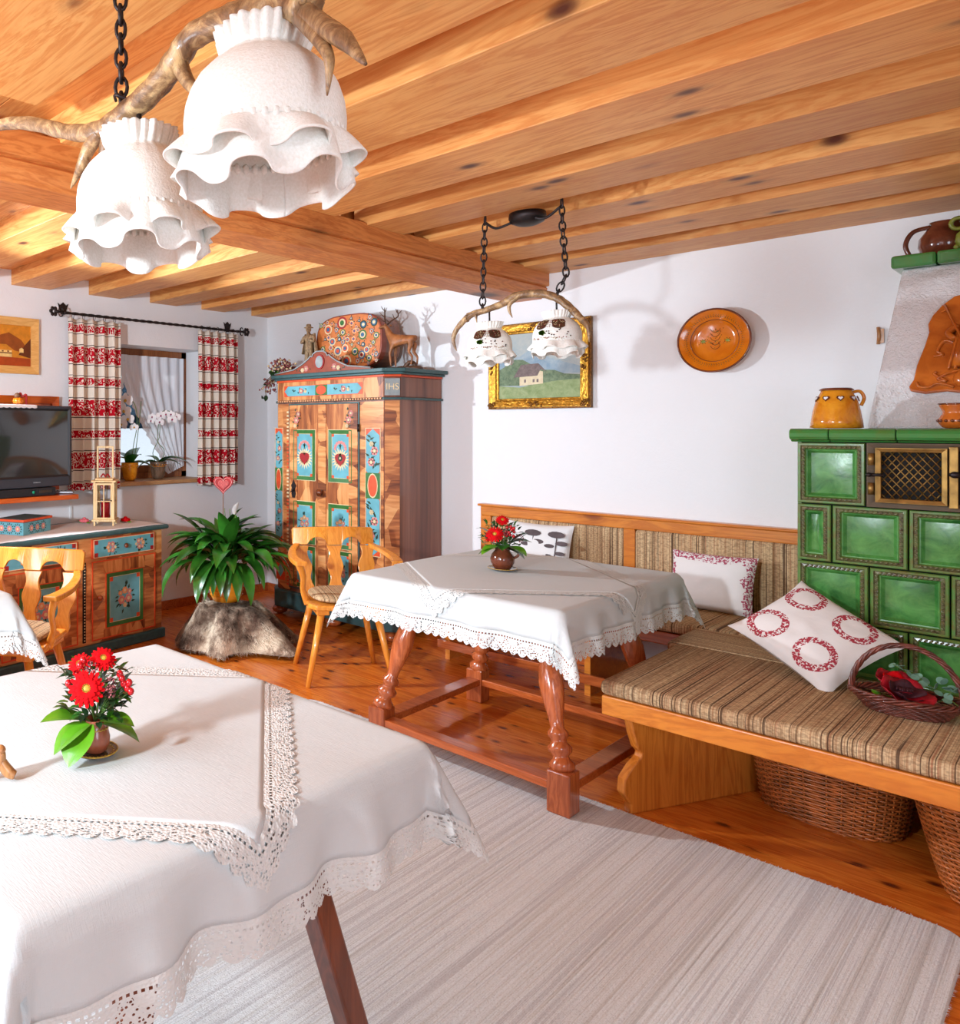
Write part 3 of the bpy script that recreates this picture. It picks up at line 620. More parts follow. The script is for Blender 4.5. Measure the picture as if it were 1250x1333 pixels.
# painted side strips
def strip(par, T, w, zs, ze):
    # T at bottom centre, local y up, from zs to ze
    MB().frame(w+0.008, ze-zs, 0.004, 0.004, T=T @ TR((0, (zs+ze)/2, 0))).build('strip_edge', 'pcream', par)
    H = ze-zs; s_ = MB(); h2 = w*0.75; mid = (zs+ze)/2+H*0.05; eh = 0.085
    s_.prism([(-w/2, zs), (w/2, zs), (w/2, ze), (-w/2, ze)], 0.003, 2, T)                # red ends
    for a_, b_ in ((zs+0.05, mid-eh-0.01), (mid+eh+0.01, ze-0.05)):
        s_.prism([(-w/2+0.003, a_), (0, a_-h2*0.5), (w/2-0.003, a_), (w/2-0.003, b_), (0, b_+h2*0.5), (-w/2+0.003, b_)], 0.005, 0, T)
    s_.prism([(-w/2, mid-eh), (w/2, mid-eh), (w/2, mid+eh), (-w/2, mid+eh)], 0.006, 1, T)
    s_.prism([(w*0.36*math.sin(t_*PI/8)*1.0, mid+eh*0.96*math.cos(t_*PI/8)) for t_ in range(16)][::-1], 0.0075, 3, T)
    s_.prism([(w*0.31*math.sin(t_*PI/8)*1.0, mid+eh*0.86*math.cos(t_*PI/8)) for t_ in range(16)][::-1], 0.0085, 2, T)
    o = s_.build('painted_strip', ['blue', 'pgreen', 'pred', 'pcream'], par)
    m_ = MB(); spray_paint(m_, T @ TR((0, (zs+mid-eh)/2+0.02, 0.0052)), (mid-eh-zs)*0.7, w*0.9, 3); spray_paint(m_, T @ TR((0, (ze+mid+eh)/2-0.02, 0.0052)), (ze-mid-eh)*0.7, w*0.9, 5)
    m_.build('painted_flowers', FM, o)
strip(wd, PL((1.545, YF-0.006, 0), (1, 0, 0), (0, 0, 1)), 0.115, 0.55, 1.40)
strip(wd, PL((0.685, YF-0.006, 0), (1, 0, 0), (0, 0, 1)), 0.075, 0.55, 1.40)
for sx in (0.70, 1.545):
    T = PL((sx, YF-0.006, 0.34), (1, 0, 0), (0, 0, 1)); q = MB(); q.prism([(-0.045, -0.07), (0.045, -0.07), (0.045, 0.07), (-0.045, 0.07)], 0.003, 0, T); q.prism([(0, -0.05), (0.035, 0), (0, 0.05), (-0.035, 0)], 0.005, 1, T); q.build('painted_diamond', ['pred', 'blue'], wd)
# checker strip left of the door
ck = MB()
for k in range(48):
    z = 0.24+k*0.027
    if z < 1.55: band(ck, 0.765, 0.783, z, z+0.013, 0.0035, 0 if (k//8) % 2 else 1, 0.006)
ck.build('checker_strip', ['pcream', 'pred'], wd)
# frieze cartouche
T = F(1.10, 1.668, 0.008)
MB().prism([(-0.36, -0.04), (0.36, -0.04), (0.36, 0.04), (-0.36, 0.04)], 0.002, T=T).build('frieze_ground', 'pred', wd)
q = MB(); q.prism([(-0.355, 0), (-0.32, -0.036), (0.32, -0.036), (0.355, 0), (0.32, 0.036), (-0.32, 0.036)], 0.004, 0, T); q.prism([(-0.055, -0.036), (0.055, -0.036), (0.055, 0.036), (-0.055, 0.036)], 0.005, 1, T)
disc(q, 0, 0, 0.046, 0.033, 0.007, 2, T, 18); fz = q.build('frieze_panel', ['blue', 'pgreen', 'pred'], wd)
q = MB()
for sx in (-0.19, 0.2):
    for k in range(10): lf(q, sx+(k-5)*0.018, 0.008*(-1)**k, 0.02, 0.011, (k*1.9) % 6.28, T @ TR((0, 0, 0.004)))
    rose(q, sx, 0, 0.02, T @ TR((0, 0, 0.004)), 0); rose(q, sx+0.04, -0.004, 0.012, T @ TR((0, 0, 0.004)), 2)
q.build('painted_flowers', FM, fz)
# pediment
ped = [(-0.44, 0), (0.44, 0), (0.44, 0.01), (0.36, 0.02), (0.25, 0.032), (0.16, 0.07), (0.11, 0.10), (0.085, 0.12), (0.07, 0.115), (0.06, 0.135), (0.03, 0.15), (-0.03, 0.15), (-0.06, 0.135), (-0.07, 0.115), (-0.085, 0.12), (-0.11, 0.10), (-0.16, 0.07), (-0.25, 0.032), (-0.36, 0.02), (-0.44, 0.01)]
T = PL((1.10, YF+0.0, 1.79), (1, 0, 0), (0, 0, 1))
pd_ = MB().prism(ped, 0.025, T=T).build('pediment', 'pbrown', wd)
e_ = MB(); e_.tube([tuple(T @ Vector((x, y, 0.03))) for x, y in ped[2:]], 0.0055, 6); e_.build('pediment_moulding', 'pgrey', pd_)
e_ = MB(); disc(e_, 0, 0.075, 0.042, 0.052, 0.008, 0, T @ TR((0, 0, 0.025)), 18); disc(e_, 0, 0.075, 0.034, 0.043, 0.011, 1, T @ TR((0, 0, 0.025)), 18)
e_.build('medallion', ['heart', 'pgrey'], pd_)
e_ = MB(); T3 = T @ TR((0, 0, 0.026))
for sx in (-1, 1):
    rose(e_, sx*0.13, 0.035, 0.02, T3, 0); rose(e_, sx*0.165, 0.025, 0.015, T3, 2)
    for k in range(7): lf(e_, sx*(0.1+0.02*k), 0.03-0.002*k, 0.018, 0.01, k*1.3, T3, 1)
e_.build('painted_flowers', FM, pd_)
# door
dr = MB(); dx0, dx1, dz0, dz1 = 0.80, 1.425, 0.24, 1.565; y_ = YF-0.006
stl = 0.075; cm = (dx0+dx1)/2
dr.box((dx0, YF-0.012, dz0), (dx1, YF, dz1), 0); door = dr.build('door', 'burl_v', wd)
for a_, b_ in ((dx0, dx0+stl), (cm-0.035, cm+0.035), (dx1-stl, dx1)): MB().box((a_, YF-0.02, dz0), (b_, YF-0.010, dz1), 0).build('door_stile', 'burl_h', door, bevel=0.002)
r = MB(); r.frame(dx1-dx0+0.02, dz1-dz0+0.02, 0.009, 0.014, T=F((dx0+dx1)/2, (dz0+dz1)/2)).build('door_edge', 'pteal', door)
for zc, mo in ((1.205, 'heart'), (0.72, 'flowers'), (0.40, 'flowers')):
    for k, xc in enumerate((0.945, 1.275)): framed_panel(door, F(xc, zc, 0.012), 0.205, 0.30 if zc < 1 else 0.36, mo, k)
q = MB()
for sx in (0.87, 1.35):
    T = F(sx, 1.47, 0.02)
    for k in range(9): lf(q, 0.02*math.cos(k*2.2), 0.05*math.sin(k*1.7), 0.025, 0.013, k*1.3, T, 1)
    rose(q, 0, -0.015, 0.022, T, 0); rose(q, 0.02, 0.03, 0.018, T, 0); rose(q, -0.015, -0.055, 0.013, T, 2)
q.build('painted_flowers', FM, door)
MB().lathe([(0.006, 0), (0.010, 0.012), (0.024, 0.02), (0.026, 0.032), (0.014, 0.042), (0, 0.044)], 16, T=F(1.11, 0.945, 0.02)).build('door_knob', 'brownrim', door)
lk = MB(); lk.prism([(-0.012, -0.06), (0.012, -0.06), (0.022, -0.03), (0.012, 0), (0.026, 0.03), (0.01, 0.05), (0, 0.075), (-0.01, 0.05), (-0.024, 0.03), (-0.012, 0), (-0.02, -0.03)], 0.004, T=F(0.845, 0.95, 0.02)); lk.ball((0.845, YF-0.03, 0.95), 0.012, n=10); lk.tube([(0.845, YF-0.03, 0.95), (0.83, YF-0.04, 0.93)], 0.004, 6); lk.build('lock_plate', 'iron', door)
for z in (0.45, 1.40): MB().tube([(dx1+0.008, YF-0.02, z-0.025), (dx1+0.008, YF-0.02, z+0.025)], 0.008, 8).build('hinge', 'iron', door)

# on top of the wardrobe
hb = thing('painted_hat_box', 'oval hat box with painted round flowers standing on the wardrobe', 'box', (1.13, -0.2, 1.79))
bw, bh = 0.30, 0.20
def sup(a, b, n=40, p=3.2): return [(a*abs(math.cos(t_))**(2/p)*(1 if math.cos(t_) >= 0 else -1), b*abs(math.sin(t_))**(2/p)*(1 if math.sin(t_) >= 0 else -1)) for t_ in [2*PI*i/n for i in range(n)]]
TB = PL((1.12, -0.30, 1.79+bh+0.035), (1, 0, 0), (0, 0, 1))
MB().prism(sup(bw, bh), 0.06, T=TB @ TR((0, 0, -0.06))).build('lid', 'pbrown', hb, bevel=0.006)
MB().prism(sup(bw*0.98, bh*0.98), 0.16, T=TB @ TR((0, 0, -0.22))).build('body', 'side', hb)
ft_ = MB().prism(sup(bw*0.96, bh*0.95), 0.002, T=TB).build('lid_face', 'porange', hb)
q = MB(); T = TB @ TR((0, 0, 0.002)); rn = random.Random(4)
cand = []
for k in range(500):
    x, y, r = rn.uniform(-bw*0.85, bw*0.85), rn.uniform(-bh*0.85, bh*0.85), rn.choice([0.045, 0.036, 0.03, 0.024, 0.018, 0.012])
    if (abs(x)+r)/bw > 0.95 or (abs(y)+r)/bh > 0.95: continue
    if all((x-a)**2+(y-b)**2 > (r+c)**2*0.95 for a, b, c in cand): cand.append((x, y, r))
for k, (x, y, r) in enumerate(cand):
    c1, c2, c3 = rn.choice([(0, 1, 2), (3, 1, 0), (1, 3, 4), (2, 1, 3), (5, 3, 1), (1, 4, 3)])
    disc(q, x, y, r, r, 0.001, c1, T, 14); disc(q, x, y, r*0.7, r*0.7, 0.0018, c2, T, 12); disc(q, x, y, r*0.42, r*0.42, 0.0026, c3, T, 10)
    for j in range(3): lf(q, x+r*math.cos(j*2+k), y+r*math.sin(j*2+k), 0.016, 0.008, j*2+k, T, 5, 0.0008)
q.build('painted_flowers', ['heart', 'pcream', 'pgreen', 'pblue2', 'pred', 'pdark'], ft_)

mn = thing('carved_hiker_figure', 'carved unpainted wooden figure of a standing man in a cloak on the wardrobe', 'figurine', (0.80, -0.36, 1.79))
b_ = MB(); b_.ball((0, 0, 0.02), (0.055, 0.045, 0.03), n=10); b_.ball((-0.035, -0.02, 0.03), (0.03, 0.025, 0.03), n=8); b_.build('base', 'fig', mn, local=True)
vs = [(0, 0, 0.20), (0, 0, 0.27), (0, -0.002, 0.315), (0, -0.008, 0.338), (-0.018, 0, 0.19), (-0.024, -0.005, 0.11), (-0.026, -0.002, 0.045), (-0.028, -0.02, 0.036), (0.018, 0, 0.19), (0.03, -0.012, 0.115), (0.03, 0.0, 0.045), (0.032, -0.02, 0.036),
      (-0.045, 0, 0.30), (-0.06, -0.02, 0.25), (-0.01, -0.05, 0.26), (0.045, 0, 0.30), (0.062, -0.02, 0.25), (0.03, -0.05, 0.275)]
skin_obj('figure', vs, [(0, 1), (1, 2), (2, 3), (0, 4), (4, 5), (5, 6), (6, 7), (0, 8), (8, 9), (9, 10), (10, 11), (1, 12), (12, 13), (13, 14), (1, 15), (15, 16), (16, 17)],
         [0.03, 0.036, 0.013, 0.014, 0.018, 0.014, 0.011, 0.01, 0.018, 0.014, 0.011, 0.01, 0.018, 0.013, 0.009, 0.018, 0.013, 0.009], 'fig', mn)
h_ = MB(); h_.ball((0, -0.006, 0.352), (0.02, 0.023, 0.026), n=12); h_.ball((0, -0.028, 0.35), (0.004, 0.006, 0.005), n=6); h_.build('head', 'fig', mn, local=True)
MB().lathe([(0.034, 0.362), (0.036, 0.366), (0.02, 0.37), (0.018, 0.388), (0.008, 0.392), (0, 0.392)], 16, T=TR((0, -0.004, 0))).build('hat', 'fig', mn, local=True)
MB().grid(lambda u, v: ((0.05+0.028*v)*math.sin((u-0.5)*4.2), 0.012+0.04*math.cos((u-0.5)*4.2)*(0.6+0.5*v)+0.004*math.sin(u*30)*v, 0.32-0.15*v), 20, 6).build('cloak', 'fig', mn, local=True, solid=0.005)
MB().tube([(0.035, -0.055, 0.02), (0.03, -0.052, 0.36)], 0.004, 6).build('staff', 'fig', mn, local=True)

sg_ = thing('carved_stag', 'carved brown wooden stag with antlers on the wardrobe', 'figurine', (1.575, -0.30, 1.79))
SR = TR((0, 0, 0), rz=0.0)
b_ = MB()
for k in range(7): b_.ball((-0.11+0.04*k, 0.01*math.sin(k*2), 0.008+0.004*(k % 2)), (0.04, 0.05, 0.018), n=10)
b_.tube(smooth_path([(0.02, 0, 0.01), (0.06, 0.01, 0.05), (0.1, 0, 0.045), (0.12, 0, 0.02)]), 0.014, 8); b_.build('base', 'stagd', sg_, local=True)
# head to the left (-x), body one continuous skin
vs = [(-0.05, 0, 0.215), (0.02, 0, 0.21), (0.085, 0, 0.215), (0.11, 0, 0.21), (-0.08, 0, 0.235), (-0.105, 0, 0.28), (-0.118, -0.004, 0.312), (-0.135, -0.02, 0.31), (-0.155, -0.038, 0.298),
      (-0.055, 0.022, 0.17), (-0.06, 0.024, 0.11), (-0.058, 0.024, 0.03), (-0.055, -0.022, 0.17), (-0.07, -0.026, 0.115), (-0.06, -0.026, 0.03),
      (0.095, 0.024, 0.165), (0.085, 0.026, 0.12), (0.115, 0.026, 0.085), (0.11, 0.026, 0.03), (0.095, -0.024, 0.165), (0.08, -0.026, 0.12), (0.11, -0.026, 0.085), (0.1, -0.026, 0.03), (0.122, 0, 0.195)]
ed = [(0, 1), (1, 2), (2, 3), (0, 4), (4, 5), (5, 6), (6, 7), (7, 8), (0, 9), (9, 10), (10, 11), (0, 12), (12, 13), (13, 14), (2, 15), (15, 16), (16, 17), (17, 18), (2, 19), (19, 20), (20, 21), (21, 22), (3, 23)]
rd = [0.04, 0.036, 0.037, 0.025, 0.03, 0.023, 0.018, 0.014, 0.008, 0.016, 0.009, 0.006, 0.016, 0.009, 0.006, 0.019, 0.011, 0.008, 0.006, 0.019, 0.011, 0.008, 0.006, 0.008]
skin_obj('body', vs, ed, rd, 'stag', sg_)
for s_ in (-1, 1):
    a = MB(); a.tube(smooth_path([(-0.115, s_*0.008, 0.325), (-0.10+0.0, s_*0.04, 0.355), (-0.075, s_*0.075, 0.385), (-0.08, s_*0.07, 0.43)]), [0.0055]*10+[0.0045]*5+[0.003]*4, 6)
    for p, q in (((-0.107, s_*0.025, 0.34), (-0.15, s_*0.04, 0.37)), ((-0.09, s_*0.055, 0.368), (-0.12, s_*0.075, 0.405)), ((-0.078, s_*0.072, 0.4), (-0.05, s_*0.085, 0.425)), ((-0.08, s_*0.072, 0.41), (-0.1, s_*0.082, 0.44))): a.tube([p, ((p[0]+q[0])/2, (p[1]+q[1])/2, (p[2]+q[2])/2-0.005), q], [0.004, 0.0035, 0.0015], 6)
    a.build('antler', 'stagd', sg_, local=True)
    MB().ball((-0.1, s_*0.03, 0.318), (0.007, 0.018, 0.008), n=8).build('ear', 'stag', sg_, local=True)

gl = thing('dried_flower_garland', 'dried pink bud garland trailing over the left end of the wardrobe', 'dried flowers', (0.66, -0.45, 1.79))
tw_ = MB(); bd = MB(); rn = random.Random(9)
for k in range(85):
    x = rn.uniform(-0.17, 0.10); hgt = 0.10*math.sin(min(1, max(0, (x+0.17)/0.27))*PI)**0.7
    p0 = (x*0.6, rn.uniform(-0.05, 0.03), 0.01); p1 = (x+rn.uniform(-0.03, 0.03), rn.uniform(-0.1, 0.04), rn.uniform(0.0, 1.0)*hgt+0.03)
    if x < -0.1: p1 = (x+rn.uniform(-0.03, 0.02), p1[1], rn.uniform(-0.12, 0.08))
    tw_.tube([p0, ((p0[0]+p1[0])/2, (p0[1]+p1[1])/2, (p0[2]+p1[2])/2+0.02), p1], 0.0012, 4)
    for j in range(4): bd.ball((p1[0]+rn.uniform(-0.018, 0.018), p1[1]+rn.uniform(-0.015, 0.015), p1[2]+rn.uniform(-0.018, 0.018)), rn.uniform(0.006, 0.011), 0 if rn.random() < 0.7 else 1, 6)
tw_.tube(smooth_path([(-0.1, -0.03, 0.02), (-0.16, -0.05, -0.02), (-0.18, -0.05, -0.1), (-0.175, -0.05, -0.16)]), 0.003, 5)
tw_.build('twigs', 'twig', gl, local=True); o = bd.build('buds', ['pinkp', 'pcream'], gl, local=True); o['kind'] = 'stuff'
for k in range(14):
    l_ = MB(); leaf_mesh(l_, rn.uniform(0.04, 0.06), 0.035, 0.5)
    x = rn.uniform(-0.19, 0.02); z = rn.uniform(-0.17, 0.0) if x < -0.13 else rn.uniform(0.0, 0.05)
    l_.build('leaf', 'leaf' if k % 2 else 'leafd', gl, local=True, T=TR((x, -0.07, z), rx=rn.uniform(-1, 1), ry=rn.uniform(0, 1.5), rz=rn.uniform(-2.6, 0.2)))

# ================================================================ SIDEBOARD AND WHAT STANDS ON IT
sb = thing('painted_sideboard', 'low painted sideboard with blue flower panels under the television', 'sideboard', (0.60, -1.60, 0), math.radians(5.5))
# local: x towards the room (front at 0), y from 0 (right end) to -1.35
LB = 1.38
b_ = MB(); b_.box((-0.50, -LB, 0.06), (0, 0, 0.725)).build('body', 'burl_h', sb, local=True)
MB().box((-0.50, -LB-0.02, 0), (0.02, 0.02, 0.065)).build('plinth', 'pteal', sb, local=True, bevel=0.01)
b_ = MB(); b_.box((-0.52, -LB-0.04, 0.725), (0.035, 0.04, 0.755)).build('top', 'pteal', sb, local=True, bevel=0.012)
SF = lambda y, z, d=0.0: PL((d, y, z), (0, 1, 0), (0, 0, 1))
for k in range(2):
    yc = -0.33-0.63*k
    dq = MB().box((0, yc-0.262, 0.59), (0.012, yc+0.262, 0.712)).build('drawer', 'pred', sb, local=True, bevel=0.003)
    T = SF(yc, 0.651, 0.012); MB().frame(0.50, 0.112, 0.004, 0.003, T=T).build('drawer_line', 'pcream', dq, local=True)
    q = MB().prism([(-0.243, -0.052), (0.243, -0.052), (0.243, 0.052), (-0.243, 0.052)], 0.002, T=T).build('drawer_panel', 'blue', dq, local=True)
    q2 = MB()
    for sx in (-1, 1):
        for sy in (-1, 1): q2.prism([(sx*0.23-0.013, sy*0.039-0.013), (sx*0.23+0.013, sy*0.039-0.013), (sx*0.23+0.013, sy*0.039+0.013), (sx*0.23-0.013, sy*0.039+0.013)], 0.0035, 4, T)
    bouquet_paint(q2, T @ TR((-0.11, 0, 0.002), rz=1.5), 0.062, k); bouquet_paint(q2, T @ TR((0.125, 0, 0.002), rz=-1.5), 0.062, k+5)
    q2.build('painted_flowers', FM, dq, local=True)
    MB().ball((0.028, yc, 0.651), (0.014, 0.016, 0.016), n=12).build('drawer_knob', 'brownrim', dq, local=True)
    d_ = MB().box((0, yc-0.262, 0.085), (0.010, yc+0.262, 0.575)).build('door', 'burl_h', sb, local=True, bevel=0.003)
    for a_, b__ in ((0.09, 0.15), (0.49, 0.57)): MB().box((0.010, yc-0.17, a_), (0.013, yc+0.17, b__)).build('door_rail', 'burl_v', d_, local=True)
    r = MB(); r.frame(0.525, 0.49, 0.008, 0.004, T=SF(yc, 0.33, 0.010)); r.build('door_line', 'pred', d_, local=True)
    off = d_
    def fp(par, T, w, h, b):
        MB().frame(w+0.012, h+0.012, 0.008, 0.006, T=T).build('panel_edge', 'pred', par, local=True)
        MB().frame(w, h, b, 0.009, T=T, lip=0.004).build('panel_frame', 'pgreen', par, local=True)
        MB().prism([(-w/2+b, -h/2+b), (w/2-b, -h/2+b), (w/2-b, h/2-b), (-w/2+b, h/2-b)], 0.003, T=T).build('panel', 'blue', par, local=True)
        s_ = MB(); e = 0.026
        for sx in (-1, 1):
            for sy in (-1, 1):
                cx, cy = sx*(w/2-b-e/2-0.002), sy*(h/2-b-e/2-0.002); s_.prism([(cx-e/2, cy-e/2), (cx+e/2, cy-e/2), (cx+e/2, cy+e/2), (cx-e/2, cy+e/2)], 0.0045, 0, T)
        s_.frame(w-2*b, h-2*b, 0.003, 0.0042, 1, T); s_.build('corner_square', ['pred', 'pcream'], par, local=True)
        m_ = MB(); bouquet_paint(m_, T @ TR((0, 0, 0.003)), 0.098, 3); m_.build('painted_flowers', FM, par, local=True)
    fp(off, SF(yc, 0.32, 0.010), 0.30, 0.335, 0.024)
    MB().lathe([(0.006, 0), (0.008, 0.012), (0.018, 0.02), (0.016, 0.032), (0, 0.036)], 14, T=SF(yc-0.215, 0.35, 0.010)).build('door_knob', 'redwood', d_, local=True)
dt = MB(); dt.box((0.0, -0.655, 0.085), (0.008, -0.635, 0.575), 0)
for k in range(26): dt.box((0.008, -0.649, 0.095+k*0.0185), (0.010, -0.641, 0.102+k*0.0185), 1)
dt.build('dotted_strip', ['black', 'pcream'], sb, local=True)

ru = MB()
def rf(u, v):
    y = -LB-0.0+(LB-0.02)*u+0.02; x = -0.46+0.475*v+0.006*abs(math.sin(u*70))*(1 if v > 0.99 else 0); return (x, y, 0.757+0.0008*math.sin(u*40+v*9))
ru.grid(rf, 140, 12, T=TR((0.60, -1.60, 0), rz=math.radians(5.5)))
tag(ru.build('table_runner', 'doily', solid=0.0015), 'pale scallop edged runner cloth on the painted sideboard', 'runner')

ln = thing('wooden_lantern', 'pale wooden lantern with red candle on the sideboard', 'lantern', (0.42, -1.93, 0.76), math.radians(48))
w = 0.062; f_ = MB()
for sx in (-1, 1):
    for sy in (-1, 1):
        f_.box((sx*w-0.007, sy*w-0.007, 0.03), (sx*w+0.007, sy*w+0.007, 0.285)); f_.box((sx*w-0.006, sy*w-0.006, 0), (sx*w+0.006, sy*w+0.006, 0.03))
f_.build('frame', 'palewood', ln, local=True, bevel=0.0015)
MB().box((-0.078, -0.078, 0.028), (0.078, 0.078, 0.042)).build('base', 'palewood', ln, local=True, bevel=0.002)
r = MB(); r.box((-0.082, -0.082, 0.285), (0.082, 0.082, 0.297)); r.box((-0.058, -0.058, 0.297), (0.058, 0.058, 0.309)); r.build('roof', 'palewood', ln, local=True, bevel=0.002)
h_ = MB(); h_.box((-0.056, -0.007, 0.309), (-0.045, 0.007, 0.52)); h_.box((0.045, -0.007, 0.309), (0.056, 0.007, 0.52)); h_.box((-0.056, -0.006, 0.508), (0.056, 0.006, 0.52)); h_.build('handle', 'palewood', ln, local=True)
for sx, sy in ((0, -1), (1, 0), (0, 1), (-1, 0)):
    T = PL((sx*0.062, sy*0.062, 0.16), (-sy, sx, 0), (0, 0, 1)); m_ = MB(); m_.frame(0.112, 0.236, 0.012, 0.008, T=T, z0=-0.004); m_.prism([(-0.003, -0.11), (0.003, -0.11), (0.003, 0.11), (-0.003, 0.11)], 0.005, 0, T); m_.prism([(-0.05, -0.003), (0.05, -0.003), (0.05, 0.003), (-0.05, 0.003)], 0.005, 0, T)
    sd = m_.build('window_frame', 'palewood', ln, local=True); MB().prism([(-0.05, -0.11), (0.05, -0.11), (0.05, 0.11), (-0.05, 0.11)], 0.001, T=T).build('pane', 'glass', sd, local=True)
MB().ball((0.05, -0.074, 0.165), 0.005, n=8).build('latch', 'iron', ln, local=True)
MB().lathe([(0.03, 0.042), (0.03, 0.145), (0.024, 0.15), (0, 0.148)], 20).build('candle', 'candle', ln, local=True)
MB().tube(smooth_path([(-0.03, 0.0, 0.315), (-0.015, 0.01, 0.335), (0, 0, 0.318), (0.015, -0.01, 0.335), (0.03, 0, 0.315)]), 0.005, 6).build('ribbon', 'heart', ln, local=True)

bx = thing('painted_box', 'small blue painted box with red edged lid on the sideboard', 'box', (0.40, -2.51, 0.76), math.radians(26))
MB().box((-0.10, -0.14, 0), (0.10, 0.14, 0.075)).build('body', 'blue', bx, local=True, bevel=0.002)
lid = MB().box((-0.108, -0.148, 0.078), (0.108, 0.148, 0.092)).build('lid', 'pred', bx, local=True, bevel=0.003)
MB().box((-0.096, -0.136, 0.092), (0.096, 0.136, 0.094)).build('lid_panel', 'pteal', lid, local=True)
q = MB()
for T, sc_ in ((PL((0.10, 0.0, 0.037), (0, 1, 0), (0, 0, 1)), 1), (PL((0, -0.14, 0.037), (1, 0, 0), (0, 0, 1)), 1)):
    for s_ in ((-0.06, 0.0, 0.06) if sc_ else (0,)):
        for k in range(12): lf(q, s_+0.02*math.cos(k*PI/6), 0.022*math.sin(k*PI/6), 0.014, 0.008, k*PI/6, T, 1)
        rose(q, s_, 0, 0.017, T, 0)
q.build('painted_flowers', FM, bx, local=True)
for loc, mt, lb in (((0.27, -2.0, 0.76), 'pinkf', 'small pink felt flower left of the wooden lantern'), ((0.40, -1.755, 0.76), 'red', 'small red felt flower right of the wooden lantern')):
    q = MB()
    for k in range(9):
        a = k*2*PI/9; q.ball((0.02*math.cos(a), 0.02*math.sin(a), 0.018), (0.014, 0.014, 0.012), 0, 8)
    q.ball((0, 0, 0.028), (0.016, 0.016, 0.014), 0, 8); q.ball((0.03, 0.01, 0.006), (0.022, 0.01, 0.005), 1, 8); q.ball((-0.03, -0.01, 0.006), (0.022, 0.01, 0.005), 1, 8)
    o = thing('felt_flower', lb, 'flower', loc, group='felt flowers on the sideboard'); q.build('petals', [mt, 'leafb'], o, local=True)

# ================================================================ TV, SHELF, PICTURE
sf = thing('television_shelf', 'orange wooden wall shelf and back panel behind the television', 'shelf', (0.0, -2.6, 0.95))
MB().box((0.0, -3.1, 0.945), (0.45, -2.15, 0.975)).build('shelf_board', 'orangewood', sf, bevel=0.004)
MB().box((0.0, -3.1, 0.975), (0.012, -2.06, 1.615)).build('back_panel', 'orangewood', sf)
MB().frame(1.04, 0.64, 0.05, 0.03, T=PL((0.012, -2.58, 1.295), (0, 1, 0), (0, 0, 1)), lip=0.01).build('panel_frame', 'orangewood', sf, bevel=0.003)
tv = thing('television', 'dark grey tube television on the orange shelf', 'television', (0.30, -2.50, 1.03), math.radians(7))
# local: front +x, width y -0.36..0.36
hw = 0.355; H0, H1 = 0.0, 0.51
b_ = MB(); b_.prism([(0.06, -hw), (0.10, -hw+0.012), (0.115, -hw+0.05), (0.115, hw-0.05), (0.10, hw-0.012), (0.06, hw), (-0.02, hw-0.02), (-0.22, 0.24), (-0.22, -0.24), (-0.02, -hw+0.02)], H1, T=TR((0, 0, 0)))
b_.build('casing', 'tv', tv, local=True, bevel=0.008)
T = PL((0.116, 0, 0.275), (0, 1, 0), (0, 0, 1)); MB().frame(0.62, 0.43, 0.014, 0.012, T=T, lip=0.010, z0=-0.004).build('bezel', 'tvd', tv, local=True)
MB().grid(lambda u, v: (0.116+0.008*(1-(2*u-1)**2)*(1-(2*v-1)**2), (u-0.5)*0.595, 0.275+(v-0.5)*0.405), 12, 10).build('screen', 'screen', tv, local=True)
text_mesh('brand_letters', 'GRUNDIG', 0.012, 'tvtxt', PL((0.118, 0.06, 0.03), (0, 1, 0), (0, 0, 1)), tv)
vc = thing('video_receiver', 'flat dark receiver with green button under the television', 'receiver', (0.28, -2.50, 0.976), math.radians(7))
MB().box((-0.14, -0.30, 0.0), (0.14, 0.20, 0.05)).build('body', 'tvd', vc, local=True, bevel=0.004)
MB().lathe([(0.010, 0), (0.009, 0.006), (0, 0.007)], 14, T=PL((0.14, 0.03, 0.025), (0, 1, 0), (0, 0, 1))).build('button', plain('green_button', C(10, 150, 110), 0.3), vc, local=True)
t_ = MB(); t_.box((0.14, 0.07, 0.018), (0.142, 0.17, 0.036)); t_.build('display', 'screen', vc, local=True)
am = thing('silver_remote', 'small silver remote control on the right end of the orange shelf', 'remote control', (0.33, -2.22, 0.976), 0.9)
MB().box((-0.09, -0.024, 0), (0.09, 0.024, 0.018)).build('body', plain('silver_plastic', C(140, 142, 148), 0.3, 0.5), am, local=True, bevel=0.006)
q = MB(); [q.box((-0.07+0.025*i, -0.014+0.012*j, 0.018), (-0.06+0.025*i, -0.007+0.012*j, 0.0205)) for i in range(6) for j in range(3)]; q.build('button', 'tvd', am, local=True)
dl = MB(); TD = TR((0.30, -2.5, 1.541), rz=math.radians(7))
dl.grid(lambda u, v: (-0.05+0.161*v, -0.30+0.36*u, 0.001), 30, 8, T=TD)
dl.grid(lambda u, v: (0.111+0.009*min(1, v*4), -0.30+0.36*u, 0.001-0.022*v*(0.75+0.25*abs(math.sin(u*28)))), 56, 4, T=TD)
tag(dl.build('lace_doily', 'doily', solid=0.001), 'white lace doily on top of the television', 'doily')
pk = thing('pumpkin_ornament', 'small orange pumpkin ornament with red ribbon on the television', 'ornament', (0.36, -2.53, 1.545))
q = MB()
for k in range(8):
    a = k*PI/4; q.ball((0.018*math.cos(a), 0.018*math.sin(a), 0.022), (0.018, 0.018, 0.021), n=8)
q.build('pumpkin', 'oj', pk, local=True); MB().tube(smooth_path([(0, 0, 0.04), (-0.01, 0.02, 0.07), (0, 0.03, 0.05), (0.01, 0.05, 0.06), (0, 0.055, 0.02), (0, 0.06, 0.0)]), 0.007, 6).build('ribbon', 'heart', pk, local=True)
